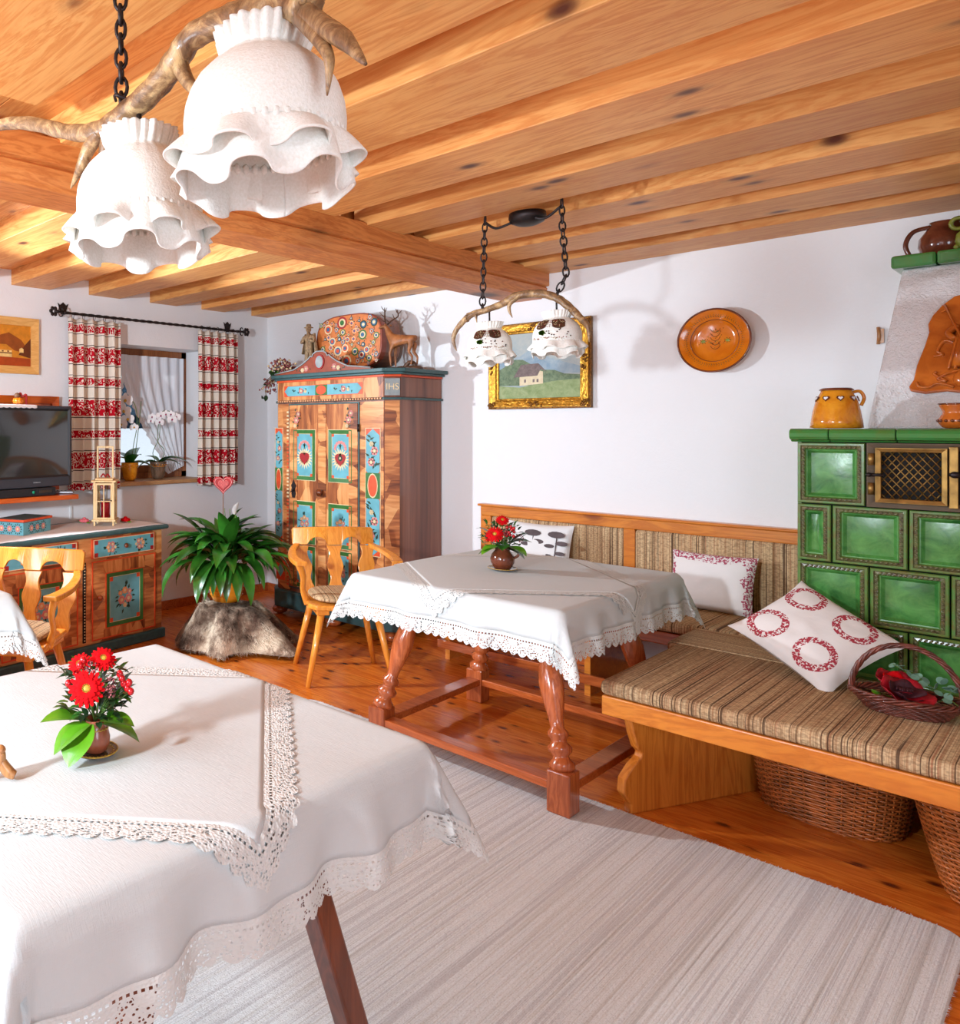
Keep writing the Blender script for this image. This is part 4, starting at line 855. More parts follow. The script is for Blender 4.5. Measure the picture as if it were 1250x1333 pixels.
q = MB(); q.ball((0, -0.005, 0.055), (0.02, 0.022, 0.018), n=8); q.build('crown', 'twig', pk, local=True)

pc = thing('marquetry_picture', 'inlaid wood picture of a farmhouse and mountains in a pale frame', 'picture', (0.0, -2.5, 1.76))
TP = PL((0.004, -2.50, 1.948), (0, 1, 0), (0, 0, 1)); W_, H_ = 0.58, 0.375
MB().frame(W_, H_, 0.052, 0.026, T=TP, lip=0.012).build('frame', 'framewood', pc)
q = MB(); w2, h2 = W_/2-0.05, H_/2-0.05
q.prism([(-w2, -h2), (w2, -h2), (w2, h2), (-w2, h2)], 0.004, 0, TP)
q.prism([(-w2, 0.0), (-w2, 0.075), (-0.10, 0.10), (0.0, 0.06), (0.08, 0.085), (0.17, 0.04), (0.2, 0.0), (w2, -0.05), (0.1, -0.03)], 0.005, 1, TP)
q.prism([(w2, 0.055), (0.19, 0.0), (0.15, -0.06), (w2, -0.08)], 0.0062, 4, TP)
q.prism([(-w2, -h2), (w2, -h2), (w2, -0.082), (-w2, -0.07)], 0.0055, 2, TP)
q.prism([(-0.10, -0.075), (0.10, -0.078), (0.10, -0.03), (-0.10, -0.03)], 0.0066, 3, TP); q.prism([(-0.13, -0.032), (0.12, -0.034), (0.06, 0.005), (-0.08, 0.005)], 0.0072, 0, TP)
q.prism([(-0.10, -0.055), (0.10, -0.055), (0.10, -0.048), (-0.10, -0.048)], 0.0074, 4, TP)
for k in range(5): q.prism([(-0.085+0.038*k, -0.045), (-0.073+0.038*k, -0.045), (-0.073+0.038*k, -0.036), (-0.085+0.038*k, -0.036)], 0.0076, 4, TP)
q.prism([(0.155, -0.045), (0.185, -0.045), (0.185, -0.02), (0.17, -0.012), (0.155, -0.02)], 0.0074, 3, TP)
q.build('inlay', M['marq'], pc)
struct(MB().box((0.0, -1.955, 0.76), (0.012, -1.94, 0.945)).build('trim_1', 'white'))

# ================================================================ ORCHIDS
def orchid(name_lb, loc, potm, potl, seed, fl):
    t_ = thing('potted_orchid', name_lb, 'orchid', loc, math.radians(40), 'orchids on the window sill'); rn = random.Random(seed)
    MB().lathe([(0.036, 0), (0.05, 0.02), (0.062, 0.09), (0.066, 0.12), (0.068, 0.135), (0.062, 0.137), (0.058, 0.12), (0, 0.118)], 24).build('pot', potm, t_, local=True)
    b_ = MB(); b_.tube([(0.0635*math.cos(a*PI/12), 0.0635*math.sin(a*PI/12), 0.1) for a in range(24)], 0.0025, 5, closed=True)
    for a in range(16): b_.ball((0.066*math.cos(a*PI/8), 0.066*math.sin(a*PI/8), 0.112), 0.005, n=6)
    b_.build('pot_pattern', 'amber', t_, local=True)
    for (rz, L, up) in fl['leaves']:
        l_ = MB(); leaf_mesh(l_, L*1.35, 0.11, 0.7, 0.3, 9); l_.build('leaf', 'leaf', t_, local=True, T=TR((0, 0, 0.12), ry=-up, rz=rz))
    for st in fl['stems']:
        p = smooth_path(st, 6); s_ = MB(); s_.tube(p, 0.0028, 6); s_.build('stem', 'stem', t_, local=True)
    for (x, y, z, r, yaw) in fl['fl']:
        r *= fl['big']
        f_ = MB(); T = TR((x, y, z), rx=PI/2-0.3+rn.uniform(-.2, .2), rz=0) @ TR(rz=rn.uniform(-.2, .2)); T = TR((x, y, z), rz=yaw) @ TR(rx=PI/2-0.25)
        for a, L, ww in ((PI/2, 1, .55), (PI/2+2.1, 1, .5), (PI/2-2.1, 1, .5), (0.25, 1.0, 0.95), (PI-0.25, 1.0, 0.95)):
            pts = [(0, 0, 0)]+[(r*L*(0.55+0.45*math.cos(q*PI/5))*math.cos(a)-r*ww*0.55*math.sin(q*PI/5)*math.sin(a), r*L*(0.55+0.45*math.cos(q*PI/5))*math.sin(a)+r*ww*0.55*math.sin(q*PI/5)*math.cos(a), 0.15*r) for q in range(-4, 5)]
            f_.add(pts, [(0, i, i+1) for i in range(1, len(pts)-1)], 0, True, T @ TR((0, 0, 0.002*L*(1 if ww > .9 else 0))))
        f_.ball((0, -0.0, 0.006), (r*0.2, r*0.22, r*0.2), 1, 8, T); f_.build('blossom', ['orchid', fl['lip']], t_, local=True)
orchid('white flowering orchid in an orange glazed pot on the window sill', (-0.085, -1.385, 1.002), 'amber', '', 1,
       dict(lip='yel', big=1.5, leaves=[(0.2, 0.17, 0.2), (1.2, 0.15, 1.2), (PI-0.1, 0.16, 0.9), (PI+0.5, 0.1, 0.9), (-0.7, 0.14, 0.9)],
            stems=[[(0.01, 0, 0.1), (0.03, -0.01, 0.25), (0.06, -0.01, 0.42), (0.05, -0.02, 0.56), (0.0, -0.03, 0.62), (-0.06, -0.04, 0.60), (-0.12, -0.05, 0.52)], [(0.03, 0.0, 0.1), (0.07, 0, 0.4), (0.09, 0, 0.6)]],
            fl=[(-0.14, -0.05, 0.50, 0.042, 0.2), (-0.10, -0.06, 0.45, 0.042, -0.1), (-0.07, -0.06, 0.55, 0.04, 0.1), (-0.02, -0.05, 0.60, 0.042, 0), (-0.03, -0.06, 0.52, 0.04, 0.2), (0.0, -0.05, 0.46, 0.036, 0), (-0.05, -0.06, 0.42, 0.036, 0), (0.045, -0.03, 0.40, 0.024, 0), (-0.11, -0.05, 0.54, 0.038, 0)]))
orchid('white and purple orchid in a grey brown pot on the window sill', (-0.10, -1.105, 1.002), 'greypot', '', 2,
       dict(lip='purp', big=1.45, leaves=[(0.0, 0.20, 0.45), (PI, 0.10, 0.9), (PI+0.3, 0.14, 0.2), (0.3, 0.16, 0.3)],
            stems=[[(0.0, 0, 0.1), (-0.04, -0.01, 0.2), (0.01, -0.01, 0.32), (0.02, -0.02, 0.45), (0.03, -0.03, 0.5)], [(0.01, 0, 0.1), (0.05, 0, 0.22), (0.0, -0.01, 0.3), (0.02, -0.01, 0.5), (0.08, -0.02, 0.53), (0.14, -0.02, 0.5)]],
            fl=[(0.0, -0.03, 0.47, 0.026, 0), (0.03, -0.03, 0.49, 0.028, 0.2), (-0.04, -0.03, 0.48, 0.024, 0), (0.07, -0.03, 0.50, 0.026, 0.1), (0.12, -0.03, 0.46, 0.028, 0), (0.15, -0.02, 0.48, 0.026, 0.2), (0.02, -0.03, 0.44, 0.026, 0), (-0.05, -0.03, 0.45, 0.022, 0), (0.11, -0.03, 0.50, 0.024, 0)]))

# ================================================================ PEACE LILY, FUR STOOL, HEART
PX, PY = 1.06, -1.43
fu = thing('fur_hide', 'brown animal fur hide draped over a low stool below the plant', 'fur', (PX+0.02, PY, 0))
def furp(a, r):
    ca, sa = math.cos(a), math.sin(a)
    n_ = noise.noise(Vector((ca*1.6+3, sa*1.6, 0))); right = 0.634*ca+0.773*sa
    R = 0.27+0.10*n_+0.045*math.sin(5*a+0.6)+0.10*max(0, right)**2+0.04*math.sin(2*a)
    if r < 0.3: rr = r/0.3; return (0.13*rr*ca, 0.13*rr*sa, 0.292-0.012*rr*rr)
    t_ = (r-0.3)/0.7; f = 6*a+3*n_; rad = 0.13+(R-0.13)*(0.55*t_+0.45*t_**3)+0.04*math.sin(f)*t_**1.5
    z = 0.25*(1-t_**(1.9-0.5*max(0, right)))**0.85+0.03+0.035*math.sin(f+1)*math.sin(PI*t_)+0.014*math.sin(13*a+5*t_)*math.sin(PI*t_)
    return (rad*ca*1.15, rad*sa*1.1, max(0.018, z))
q = MB(); q.grid(lambda u, v: furp(2*PI*u, v), 96, 26); hide = q.build('hide', 'fur', fu, local=True)
rn = random.Random(3); q = MB(); vs = []; fs = []
for k in range(32000):
    a = rn.uniform(0, 2*PI); r = rn.uniform(0.05, 1)**0.7; p = Vector(furp(a, r)); p2 = Vector(furp(a+rn.uniform(-.05, .05), min(1.0, r+0.05)+0.0)); d = (p2-p)
    if d.length < 1e-4: d = Vector((math.cos(a), math.sin(a), -0.3))
    d.normalize(); out = Vector((math.cos(a)*0.5, math.sin(a)*0.5, 0.6)); nz_ = noise.noise_vector(p*9); t_ = (d+out*rn.uniform(0.1, 0.4)+Vector((rn.uniform(-.25, .25), rn.uniform(-.25, .25), 0))+nz_*0.9).normalized(); L = rn.uniform(0.02, 0.05)
    s_ = t_.cross(out).normalized()*0.0016; b = len(vs); e = p+t_*L; e.z = max(e.z, 0.004); vs += [p-s_, p+s_, e]; fs.append((b, b+1, b+2))
q.add(vs, fs); o = q.build('hair', 'furtip', fu, local=True); o['kind'] = 'stuff'
pt = thing('potted_peace_lily', 'large leafy green plant in a yellow pot beside the painted wardrobe', 'plant', (PX, PY, 0.302))
MB().lathe([(0.085, 0), (0.10, 0.03), (0.105, 0.05), (0.108, 0.08), (0.112, 0.11), (0.118, 0.16), (0.11, 0.16), (0.10, 0.14), (0, 0.135)], 28).build('pot', 'gpot', pt, local=True)
q = MB(); [q.tube([((0.104+0.003*j)*math.cos(a*PI/14), (0.104+0.003*j)*math.sin(a*PI/14), 0.04+0.03*j) for a in range(28)], 0.003, 5, closed=True) for j in range(4)]; q.build('pot_rings', 'gpot', pt, local=True)
lms = []
for k, (L, w_, dr_) in enumerate([(0.40, 0.088, 1.6), (0.40, 0.10, 1.1), (0.35, 0.096, 0.72)]):
    l_ = MB()
    def fn(u, v, L=L, w_=w_, dr_=dr_):
        stem = 0.32; ang = 1.35-dr_*1.75*max(0, u-0.12)
        # integrate arc
        x = z = 0; N_ = 12
        for i in range(N_):
            uu = u*(i+0.5)/N_; an = 1.35-dr_*1.75*max(0, uu-0.12); x += math.cos(an)*L*1.35*u/N_; z += math.sin(an)*L*1.35*u/N_
        ww = 0.004 if u < stem else max(0.001, w_*math.sin(PI*((u-stem)/(1-stem))**0.85)**0.85)
        return (x, (v-0.5)*ww, z+0.35*abs(v-0.5)*ww)
    l_.grid(fn, 16, 4); lms.append(l_)
protos = [None]*3
rn = random.Random(12)
for k in range(128):
    j = (0, 0, 1, 2)[k % 4]; T = TR((rn.uniform(-0.05, 0.05), rn.uniform(-0.05, 0.05), 0.14), rz=rn.uniform(0, 2*PI)) @ TR(ry=rn.uniform(-0.25, 0.55) if k > 25 else rn.uniform(-0.5, -0.1), sc=rn.uniform(0.8, 1.12))
    if protos[j] is None: protos[j] = lms[j].build('leaf', 'leaf', pt, local=True, T=T)
    else:
        o = protos[j].copy(); COL.objects.link(o); o.parent = pt; o.matrix_local = T
for k in range(3):
    q = MB(); q.tube(smooth_path([(0.02*k, 0, 0.14), (0.05-0.04*k, 0.03, 0.4), (0.06-0.05*k, 0.02, 0.58)]), 0.0025, 5); q.build('flower_stem', 'stem', pt, local=True)
    if k == 0: q = MB(); leaf_mesh(q, 0.09, 0.05, 0.2, 0.4); q.build('white_spathe', 'orchid', pt, local=True, T=TR((0.06, 0.02, 0.55), ry=-1.3))
hs = thing('heart_stake', 'red heart on a stick standing in the leafy plant', 'decoration', (0.985, -1.39, 0.45))
MB().tube([(0, 0, 0), (0, 0, 0.53)], 0.003, 6).build('stick', 'twig', hs, local=True)
TH = PL((0, 0, 0.585), (0.634, 0.773, 0), (0, 0, 1)); hp = heart_pts(0, 0, 0.066, 28)
MB().prism(hp, 0.014, T=TH @ TR((0, 0, -0.007))).build('heart', 'heart', hs, local=True, bevel=0.004)
MB().prism(heart_pts(0, 0, 0.035, 28), 0.003, T=TH @ TR((0, 0, 0.007))).build('inner_heart', plain('pink_glitter', C(196, 84, 80), 0.4, var=0.3, vs=200), hs, local=True)
q = MB(); q.tube([tuple(TH @ Vector((x, y, 0.008))) for x, y in heart_pts(0, 0, 0.055, 28)], 0.002, 5, closed=True); q.build('heart_line', 'ppink', hs, local=True)

# ================================================================ CHAIRS
def chair(lb, loc, rz):
    t_ = thing('wooden_armchair', lb, 'chair', loc, rz, 'honey wooden armchairs with striped cushions')
    st = MB(); pts = [(-0.20, 0.19), (-0.215, 0.0), (-0.225, -0.15), (-0.19, -0.215), (0, -0.235), (0.19, -0.215), (0.225, -0.15), (0.215, 0.0), (0.20, 0.19)]
    st.prism(pts, 0.028, T=TR((0, 0, 0.415))); st.build('seat', 'honey', t_, local=True, bevel=0.008)
    cu = MB()
    def cf(u, v):
        a = 2*PI*u; r = 1 if v < 0.5 else 1
        p = 2.8; cx = abs(math.cos(a))**(2/p)*(1 if math.cos(a) > 0 else -1); cy = abs(math.sin(a))**(2/p)*(1 if math.sin(a) > 0 else -1)
        th = PI*(v-0.5); k = max(0.0, math.cos(th))**0.35; return (0.195*cx*k, -0.02+0.19*cy*k, 0.464+0.021*math.sin(th))
    cu.grid(cf, 40, 14); cu.build('cushion', 'str_x', t_, local=True)
    for sx in (-1, 1):
        q = MB(); q.box((sx*0.15-0.035, -0.19, 0.385), (sx*0.15+0.035, 0.17, 0.415)); q.build('leg_block', 'honey', t_, local=True, bevel=0.004)
        for y0, y1 in ((-0.15, -0.20), (0.14, 0.22)):
            q = MB(); q.tube([(sx*0.15, y0, 0.40), (sx*0.235, y1, 0.0)], [0.021, 0.014], 14); q.build('leg', 'honey', t_, local=True)
    # back slats, leaning
    lean = lambda z: 0.165+(z-0.43)*0.24
    for xc in (-0.165, 0.0, 0.165):
        N = 16; L_ = []; R_ = []
        for i in range(N+1):
            z = 0.425+(0.70-0.425)*i/N; w_ = 0.036+0.009*math.sin(i/N*4*PI+0.6)+0.006*i/N; sp = 1+0.22*i/N
            L_.append((xc*sp-w_, z)); R_.append((xc*sp+w_, z))
        q = MB(); vs = []
        for (x, z) in L_+R_[::-1]: vs.append((x, lean(z)-0.008, z))
        n_ = len(vs); vs += [(x, y+0.018, z) for x, y, z in vs]
        fs = []
        for i in range(N): fs += [(i, n_-1-i-n_*0, n_-2-i, i+1)]
        fs = [(i, i+1, n_-2-i, n_-1-i) for i in range(N)]; fb = [(i+n_, n_-1-i+n_, n_-2-i+n_, i+1+n_) for i in range(N)]
        sd = [(i, i+n_, (i+1) % n_+n_, (i+1) % n_) for i in range(n_)]
        q.add(vs, fs+fb+sd, 0, False); q.build('back_slat', 'honey', t_, local=True, bevel=0.002)
    # crest rail with two round notches, gently curved
    q = MB(); N = 48; vs = []; fs = []
    for i in range(N+1):
        x = -0.245+0.49*i/N; top = 0.80+0.010*math.cos(x/0.245*PI/2)-(0.012 if i in (0, N) else 0); bot = 0.705
        for cx in (-0.1, 0.1):
            d = abs(x-cx)
            if d < 0.055: bot = max(bot, 0.705+math.sqrt(0.055**2-d*d)*0.85)
        y = 0.225+0.02-0.045*(1-(x/0.245)**2)+0.02
        y2 = y+0.022; o_ = (0.80-0.70)*0.24
        vs += [(x, y-0.01, bot), (x, y+o_-0.01, top), (x, y2+o_-0.01, top), (x, y2-0.01, bot)]
    for i in range(N):
        b = 4*i; fs += [(b, b+4, b+5, b+1), (b+1, b+5, b+6, b+2), (b+2, b+6, b+7, b+3), (b+3, b+7, b+4, b)]
    fs += [(0, 1, 2, 3), (4*N+3, 4*N+2, 4*N+1, 4*N)]; q.add(vs, fs, 0, False); q.build('crest_rail', 'honey', t_, local=True, bevel=0.003)
    for sx in (-1, 1):
        q = MB(); P = smooth_path([(sx*0.222, 0.24, 0.70), (sx*0.262, 0.14, 0.685), (sx*0.285, 0.0, 0.67), (sx*0.275, -0.12, 0.662), (sx*0.262, -0.17, 0.66)], 5)
        n_ = len(P); vs = []; fs = []
        for i, p in enumerate(P):
            w_ = 0.018+0.014*(i/(n_-1)); vs += [(p.x-w_, p.y, p.z-0.013), (p.x+w_, p.y, p.z-0.013), (p.x+w_, p.y, p.z+0.013), (p.x-w_, p.y, p.z+0.013)]
        for i in range(n_-1):
            b = 4*i; fs += [(b, b+1, b+5, b+4), (b+1, b+2, b+6, b+5), (b+2, b+3, b+7, b+6), (b+3, b, b+4, b+7)]
        fs += [(0, 3, 2, 1), (4*n_-4, 4*n_-3, 4*n_-2, 4*n_-1)]; q.add(vs, fs, 0, False); q.build('armrest', 'honey', t_, local=True, bevel=0.005)
        q = MB(); q.tube(smooth_path([(sx*0.21, -0.06, 0.425), (sx*0.24, -0.08, 0.50), (sx*0.245, -0.11, 0.58), (sx*0.27, -0.13, 0.655)]), lerp_list([0.017, 0.012, 0.013, 0.015], 6), 10, flat=1.5); q.build('arm_support', 'honey', t_, local=True)
    return t_
chair('honey wooden armchair in front of the painted wardrobe', (1.89, -1.29, 0), math.radians(52.3))
chair('honey wooden armchair at the left table before the sideboard', (1.44, -3.10, 0), math.radians(37))

# ================================================================ TABLES
def drape(rect, ztop, cx, cy, a, b, rot, lw, z_extra=0.0, flare0=0.10, fold=0.010, seed=0, step=0.016, cflare=0.35, R=0.028):
    x0, x1, y0, y1 = rect; x0 += R; x1 -= R; y0 += R; y1 -= R
    c_, s_ = math.cos(rot), math.sin(rot)
    def mp(lx, ly):
        px, py = cx+c_*lx-s_*ly, cy+s_*lx+c_*ly
        qx, qy = min(max(px, x0), x1), min(max(py, y0), y1); ex, ey = px-qx, py-qy; r = math.hypot(ex, ey)
        z = ztop+z_extra
        if r < 1e-7:
            return (px, py, z+0.0006*noise.noise(Vector((px*7, py*7, seed))))
        nx, ny = ex/r, ey/r; co_ = abs(2*nx*ny); along = qx*abs(ny)+qy*abs(nx)
        if r < R*PI/2: t_ = r/R; h = R*math.sin(t_); d = R*(1-math.cos(t_))
        else:
            k = r-R*PI/2; f = flare0+cflare*co_**2; f = min(f, 0.75)
            f += 0.0
            h = R+k*f; d = R+k*math.sqrt(1-f*f)
            wv = fold*(min(1, k/0.12))*(math.sin(along*23+seed)+0.6*math.sin(along*41+seed*2+1))
            if co_ > 0.05: wv = wv*(1-co_)+0.016*math.sin(4*math.atan2(ny, nx)*2)*min(1, k/0.15)
            h += wv+0.007
        ze = z_extra*1.6
        return (qx+nx*(h+ze), qy+ny*(h+ze), z-d)
    def edge(lx, ly):
        dx, dy = a-abs(lx), b-abs(ly)
        return min(dx, dy), (ly if dx < dy else lx)
    def build(aa, bb, lace):
        nu = max(8, int(round(2*aa/step))); nv = max(8, int(round(2*bb/step))); mb = MB(); mb.uv = []
        if not lace:
            mb.grid(lambda u, v: mp(-aa+2*aa*u, -bb+2*bb*v), nu, nv); mb.uv = [(0, 0)]*len(mb.v); return mb
        n = 5
        for (p0, p1, inn) in (((-a, -b), (a, -b), (0, 1)), ((a, -b), (a, b), (-1, 0)), ((a, b), (-a, b), (0, -1)), ((-a, b), (-a, -b), (1, 0))):
            L = math.hypot(p1[0]-p0[0], p1[1]-p0[1]); N_ = int(L/step*1.3); dx, dy = (p1[0]-p0[0])/L, (p1[1]-p0[1])/L
            def fn(u, v):
                w_ = v*lw; s0 = w_; l_ = s0+(L-2*s0)*u
                lx, ly = p0[0]+dx*l_+inn[0]*w_, p0[1]+dy*l_+inn[1]*w_; mb.uv.append((l_, v)); return mp(lx, ly)
            mb.grid(fn, N_, n)
        return mb
    return build(a-lw, b-lw, False), build(a, b, True)
def cloth(name, lb, *args, **kw):
    c_, l_ = drape(*args, **kw); o = c_.build(name, 'linen', solid=0.0012); tag(o, lb, 'tablecloth', 'white linen tablecloths with lace edges')
    l_.build('lace_border', 'lace', o); 
    return o
ZT = 0.755
# --- table 1 (near left), square section splayed legs
r1 = (2.84, 3.80, -4.27, -3.31)
t1 = thing('dining_table', 'near left dining table with square brown splayed legs under white cloth', 'table', (3.32, -3.79, 0))
MB().box((r1[0]+0.016, r1[2]+0.016, 0.725), (r1[1]-0.016, r1[3]-0.016, ZT-0.004)).build('table_top', 'brownleg', t1, bevel=0.008)
q = MB(); q.box((2.98, -4.13, 0.63), (3.66, -3.45, 0.724)); q.build('apron', 'brownleg', t1)
def sqleg(top, bot, s0, s1, mat_, par):
    q = MB(); vs = []
    for p, s_ in ((bot, s1), (top, s0)): vs += [(p[0]-s_, p[1]-s_, p[2]), (p[0]+s_, p[1]-s_, p[2]), (p[0]+s_, p[1]+s_, p[2]), (p[0]-s_, p[1]+s_, p[2])]
    q.add(vs, [(0, 3, 2, 1), (4, 5, 6, 7), (0, 1, 5, 4), (1, 2, 6, 5), (2, 3, 7, 6), (3, 0, 4, 7)], 0, False); return q.build('leg', mat_, par, bevel=0.006)
for sx in (-1, 1):
    for sy in (-1, 1): sqleg((3.32+sx*0.355, -3.79+sy*0.155, 0.71), (3.32+sx*0.45, -3.79+sy*0.34, 0.012), 0.027, 0.025, 'brownleg', t1)
cloth('tablecloth', 'large white lace edged tablecloth on the near left table', r1, ZT, 3.32, -3.79, 0.66, 0.66, 0.0, 0.062, seed=1, step=0.013, fold=0.016)
cloth('overlay_cloth', 'square white overlay cloth laid diagonally on the near left table', r1, ZT, 3.30, -3.83, 0.43, 0.43, PI/4, 0.062, z_extra=0.0035, seed=3, step=0.012, fold=0.004)
# --- table 2 (middle), turned legs with stretcher frame
r2 = (2.50, 3.455, -2.0, -0.85)
t2 = thing('turned_leg_table', 'middle dining table with turned red brown legs and low stretchers', 'table', (3.0, -1.45, 0))
MB().box((r2[0]+0.016, r2[2]+0.016, 0.725), (r2[1]-0.016, r2[3]-0.016, ZT-0.004)).build('table_top', 'redwoodx', t2, bevel=0.008)
MB().box((2.72, -1.80, 0.64), (3.30, -1.12, 0.724)).build('apron', 'redwoodx', t2)
feet = [(3.41, -1.905), (2.60, -1.885), (2.585, -1.06), (3.415, -1.08)]; tops = [(3.285, -1.80), (2.72, -1.78), (2.72, -1.15), (3.30, -1.16)]
for (fx_, fy), (tx, ty) in zip(feet, tops):
    a = Vector((fx_, fy, 0.155)); b = Vector((tx, ty, 0.66)); L = (b-a).length; rot = (b-a).to_track_quat('Z', 'Y').to_matrix().to_4x4(); T = Matrix.Translation(a) @ rot
    q = MB(); prof = [(0.030, 0), (0.042, 0.012), (0.044, 0.03), (0.030, 0.045), (0.026, 0.055), (0.040, 0.07), (0.042, 0.085), (0.028, 0.10), (0.026, 0.11), (0.036, 0.122), (0.036, 0.135), (0.024, 0.15), (0.026, 0.18), (0.040, 0.26), (0.044, 0.31), (0.038, 0.36), (0.026, 0.41), (0.03, 0.42), (0.042, 0.435), (0.04, 0.45), (0.028, 0.465), (0.038, 0.48), (0.034, L)]
    q.lathe(prof, 24, T=T); leg = q.build('leg', 'redwood', t2)
    q = MB(); s_ = 0.042; q.box((fx_-s_, fy-s_, 0.012 if fy < -1.75 else 0.0), (fx_+s_, fy+s_, 0.165)); q.build('leg_block', 'redwood', leg, bevel=0.006)
def rail(p, q_, h, w_, z, par):
    d = Vector((q_[0]-p[0], q_[1]-p[1], 0)); L = d.length; T = PL((p[0], p[1], z), d, (-d.y, d.x, 0)); MB().box((0, -w_, -h), (L, w_, h), 0, T).build('stretcher', 'redwoodx', par, bevel=0.004)
for i in range(4): rail(feet[i], feet[(i+1) % 4], 0.016, 0.034, 0.105, t2)
cloth('tablecloth', 'large white lace edged tablecloth on the middle table', r2, ZT, 2.978, -1.425, 0.652, 0.75, 0.0, 0.075, seed=5, step=0.015, fold=0.012, cflare=0.30)
cloth('overlay_cloth', 'square white overlay cloth laid diagonally on the middle table', r2, ZT, 2.95, -1.44, 0.478, 0.478, PI/4, 0.07, z_extra=0.0035, seed=8, step=0.013, fold=0.004)
# --- table 3 (left edge)
r3 = (1.0, 1.955, -4.25, -3.335)
t3 = thing('side_table', 'small dining table at the left edge before the sideboard', 'table', (1.48, -3.79, 0))
MB().box((r3[0]+0.016, r3[2]+0.016, 0.725), (r3[1]-0.016, r3[3]-0.016, ZT-0.004)).build('table_top', 'brownleg', t3, bevel=0.008)
MB().box((1.1, -4.14, 0.42), (1.86, -3.44, 0.46)).build('under_shelf', 'brownleg', t3)
for sx in (-1, 1):
    for sy in (-1, 1): q = MB(); q.box((1.478+sx*0.36-0.025, -3.79+sy*0.33-0.025, 0), (1.478+sx*0.36+0.025, -3.79+sy*0.33+0.025, 0.725)); q.build('leg', 'brownleg', t3, bevel=0.004)
cloth('tablecloth', 'white lace edged tablecloth on the small table at the left edge', r3, ZT, 1.478, -3.79, 0.69, 0.67, 0.0, 0.085, seed=9, step=0.02, fold=0.012)
# rug
q = MB(); rp = []
for cx_, cy_, a0 in ((4.36, -1.80, 0), (2.1, -1.80, PI/2), (2.1, -4.8, PI), (4.36, -4.8, 1.5*PI)):
    for k in range(7): a = a0+k*PI/12; rp.append((cx_+0.07*math.cos(a), cy_+0.07*math.sin(a)))
q.prism(rp, 0.012); tag(q.build('striped_rug', 'rug', bevel=0.004), 'large pale beige and grey striped wool rug on the wooden floor', 'rug')
rn = random.Random(2); q = MB(); vs = []; fs = []
for k in range(2600):
    if rn.random() < 0.7: x = rn.uniform(2.1, 4.37); p = Vector((x, -1.732, 0.01)); d = Vector((rn.uniform(-.5, .5), 1, rn.uniform(-.6, .3)))
    else: y = rn.uniform(-4.5, -1.8); p = Vector((4.428, y, 0.01)); d = Vector((1, rn.uniform(-.5, .5), rn.uniform(-.6, .3)))
    d.normalize(); e = p+d*rn.uniform(0.004, 0.012); e.z = max(0.001, e.z); b = len(vs); vs += [p+Vector((-0.0012, 0.0012, 0)), p+Vector((0.0012, -0.0012, 0)), e]; fs.append((b, b+1, b+2))
q.add(vs, fs); o = q.build('rug_fringe', 'rug', bpy.data.objects['striped_rug']); o['kind'] = 'stuff'

# ================================================================ VASES AND BOUQUETS
def gerbera(r, mat, par, T, name='gerbera'):
    g = MB(); rn = random.Random(int(r*1e5))
    for ly, (n_, k) in enumerate(((18, 1.0), (16, 0.82), (14, 0.6))):
        for i in range(n_):
            a = 2*PI*(i+0.5*ly)/n_+rn.uniform(-.05, .05); R = r*k*rn.uniform(0.94, 1.04); w_ = r*0.26; z1 = r*(0.02+0.12*ly)
            T2 = T @ TR((0, 0, 0.0), rz=a)
            g.add([(r*0.12, -w_*0.2, z1), (R*0.6, -w_*0.5, z1+r*0.12), (R*0.92, -w_*0.35, z1+r*0.06), (R, 0, z1+r*0.02), (R*0.92, w_*0.35, z1+r*0.06), (R*0.6, w_*0.5, z1+r*0.12), (r*0.12, w_*0.2, z1)], [(0, 1, 5, 6), (1, 2, 4, 5), (2, 3, 4)], 0, True, T2)
    g.ball((0, 0, r*0.22), (r*0.22, r*0.22, r*0.1), 1, 12, T)
    for i in range(14): g.ball((r*0.2*math.cos(i*0.45), r*0.2*math.sin(i*0.45), r*0.3), r*0.035, 2, 6, T)
    return g.build(name, [mat, 'yel', 'leafb'], par, local=True)
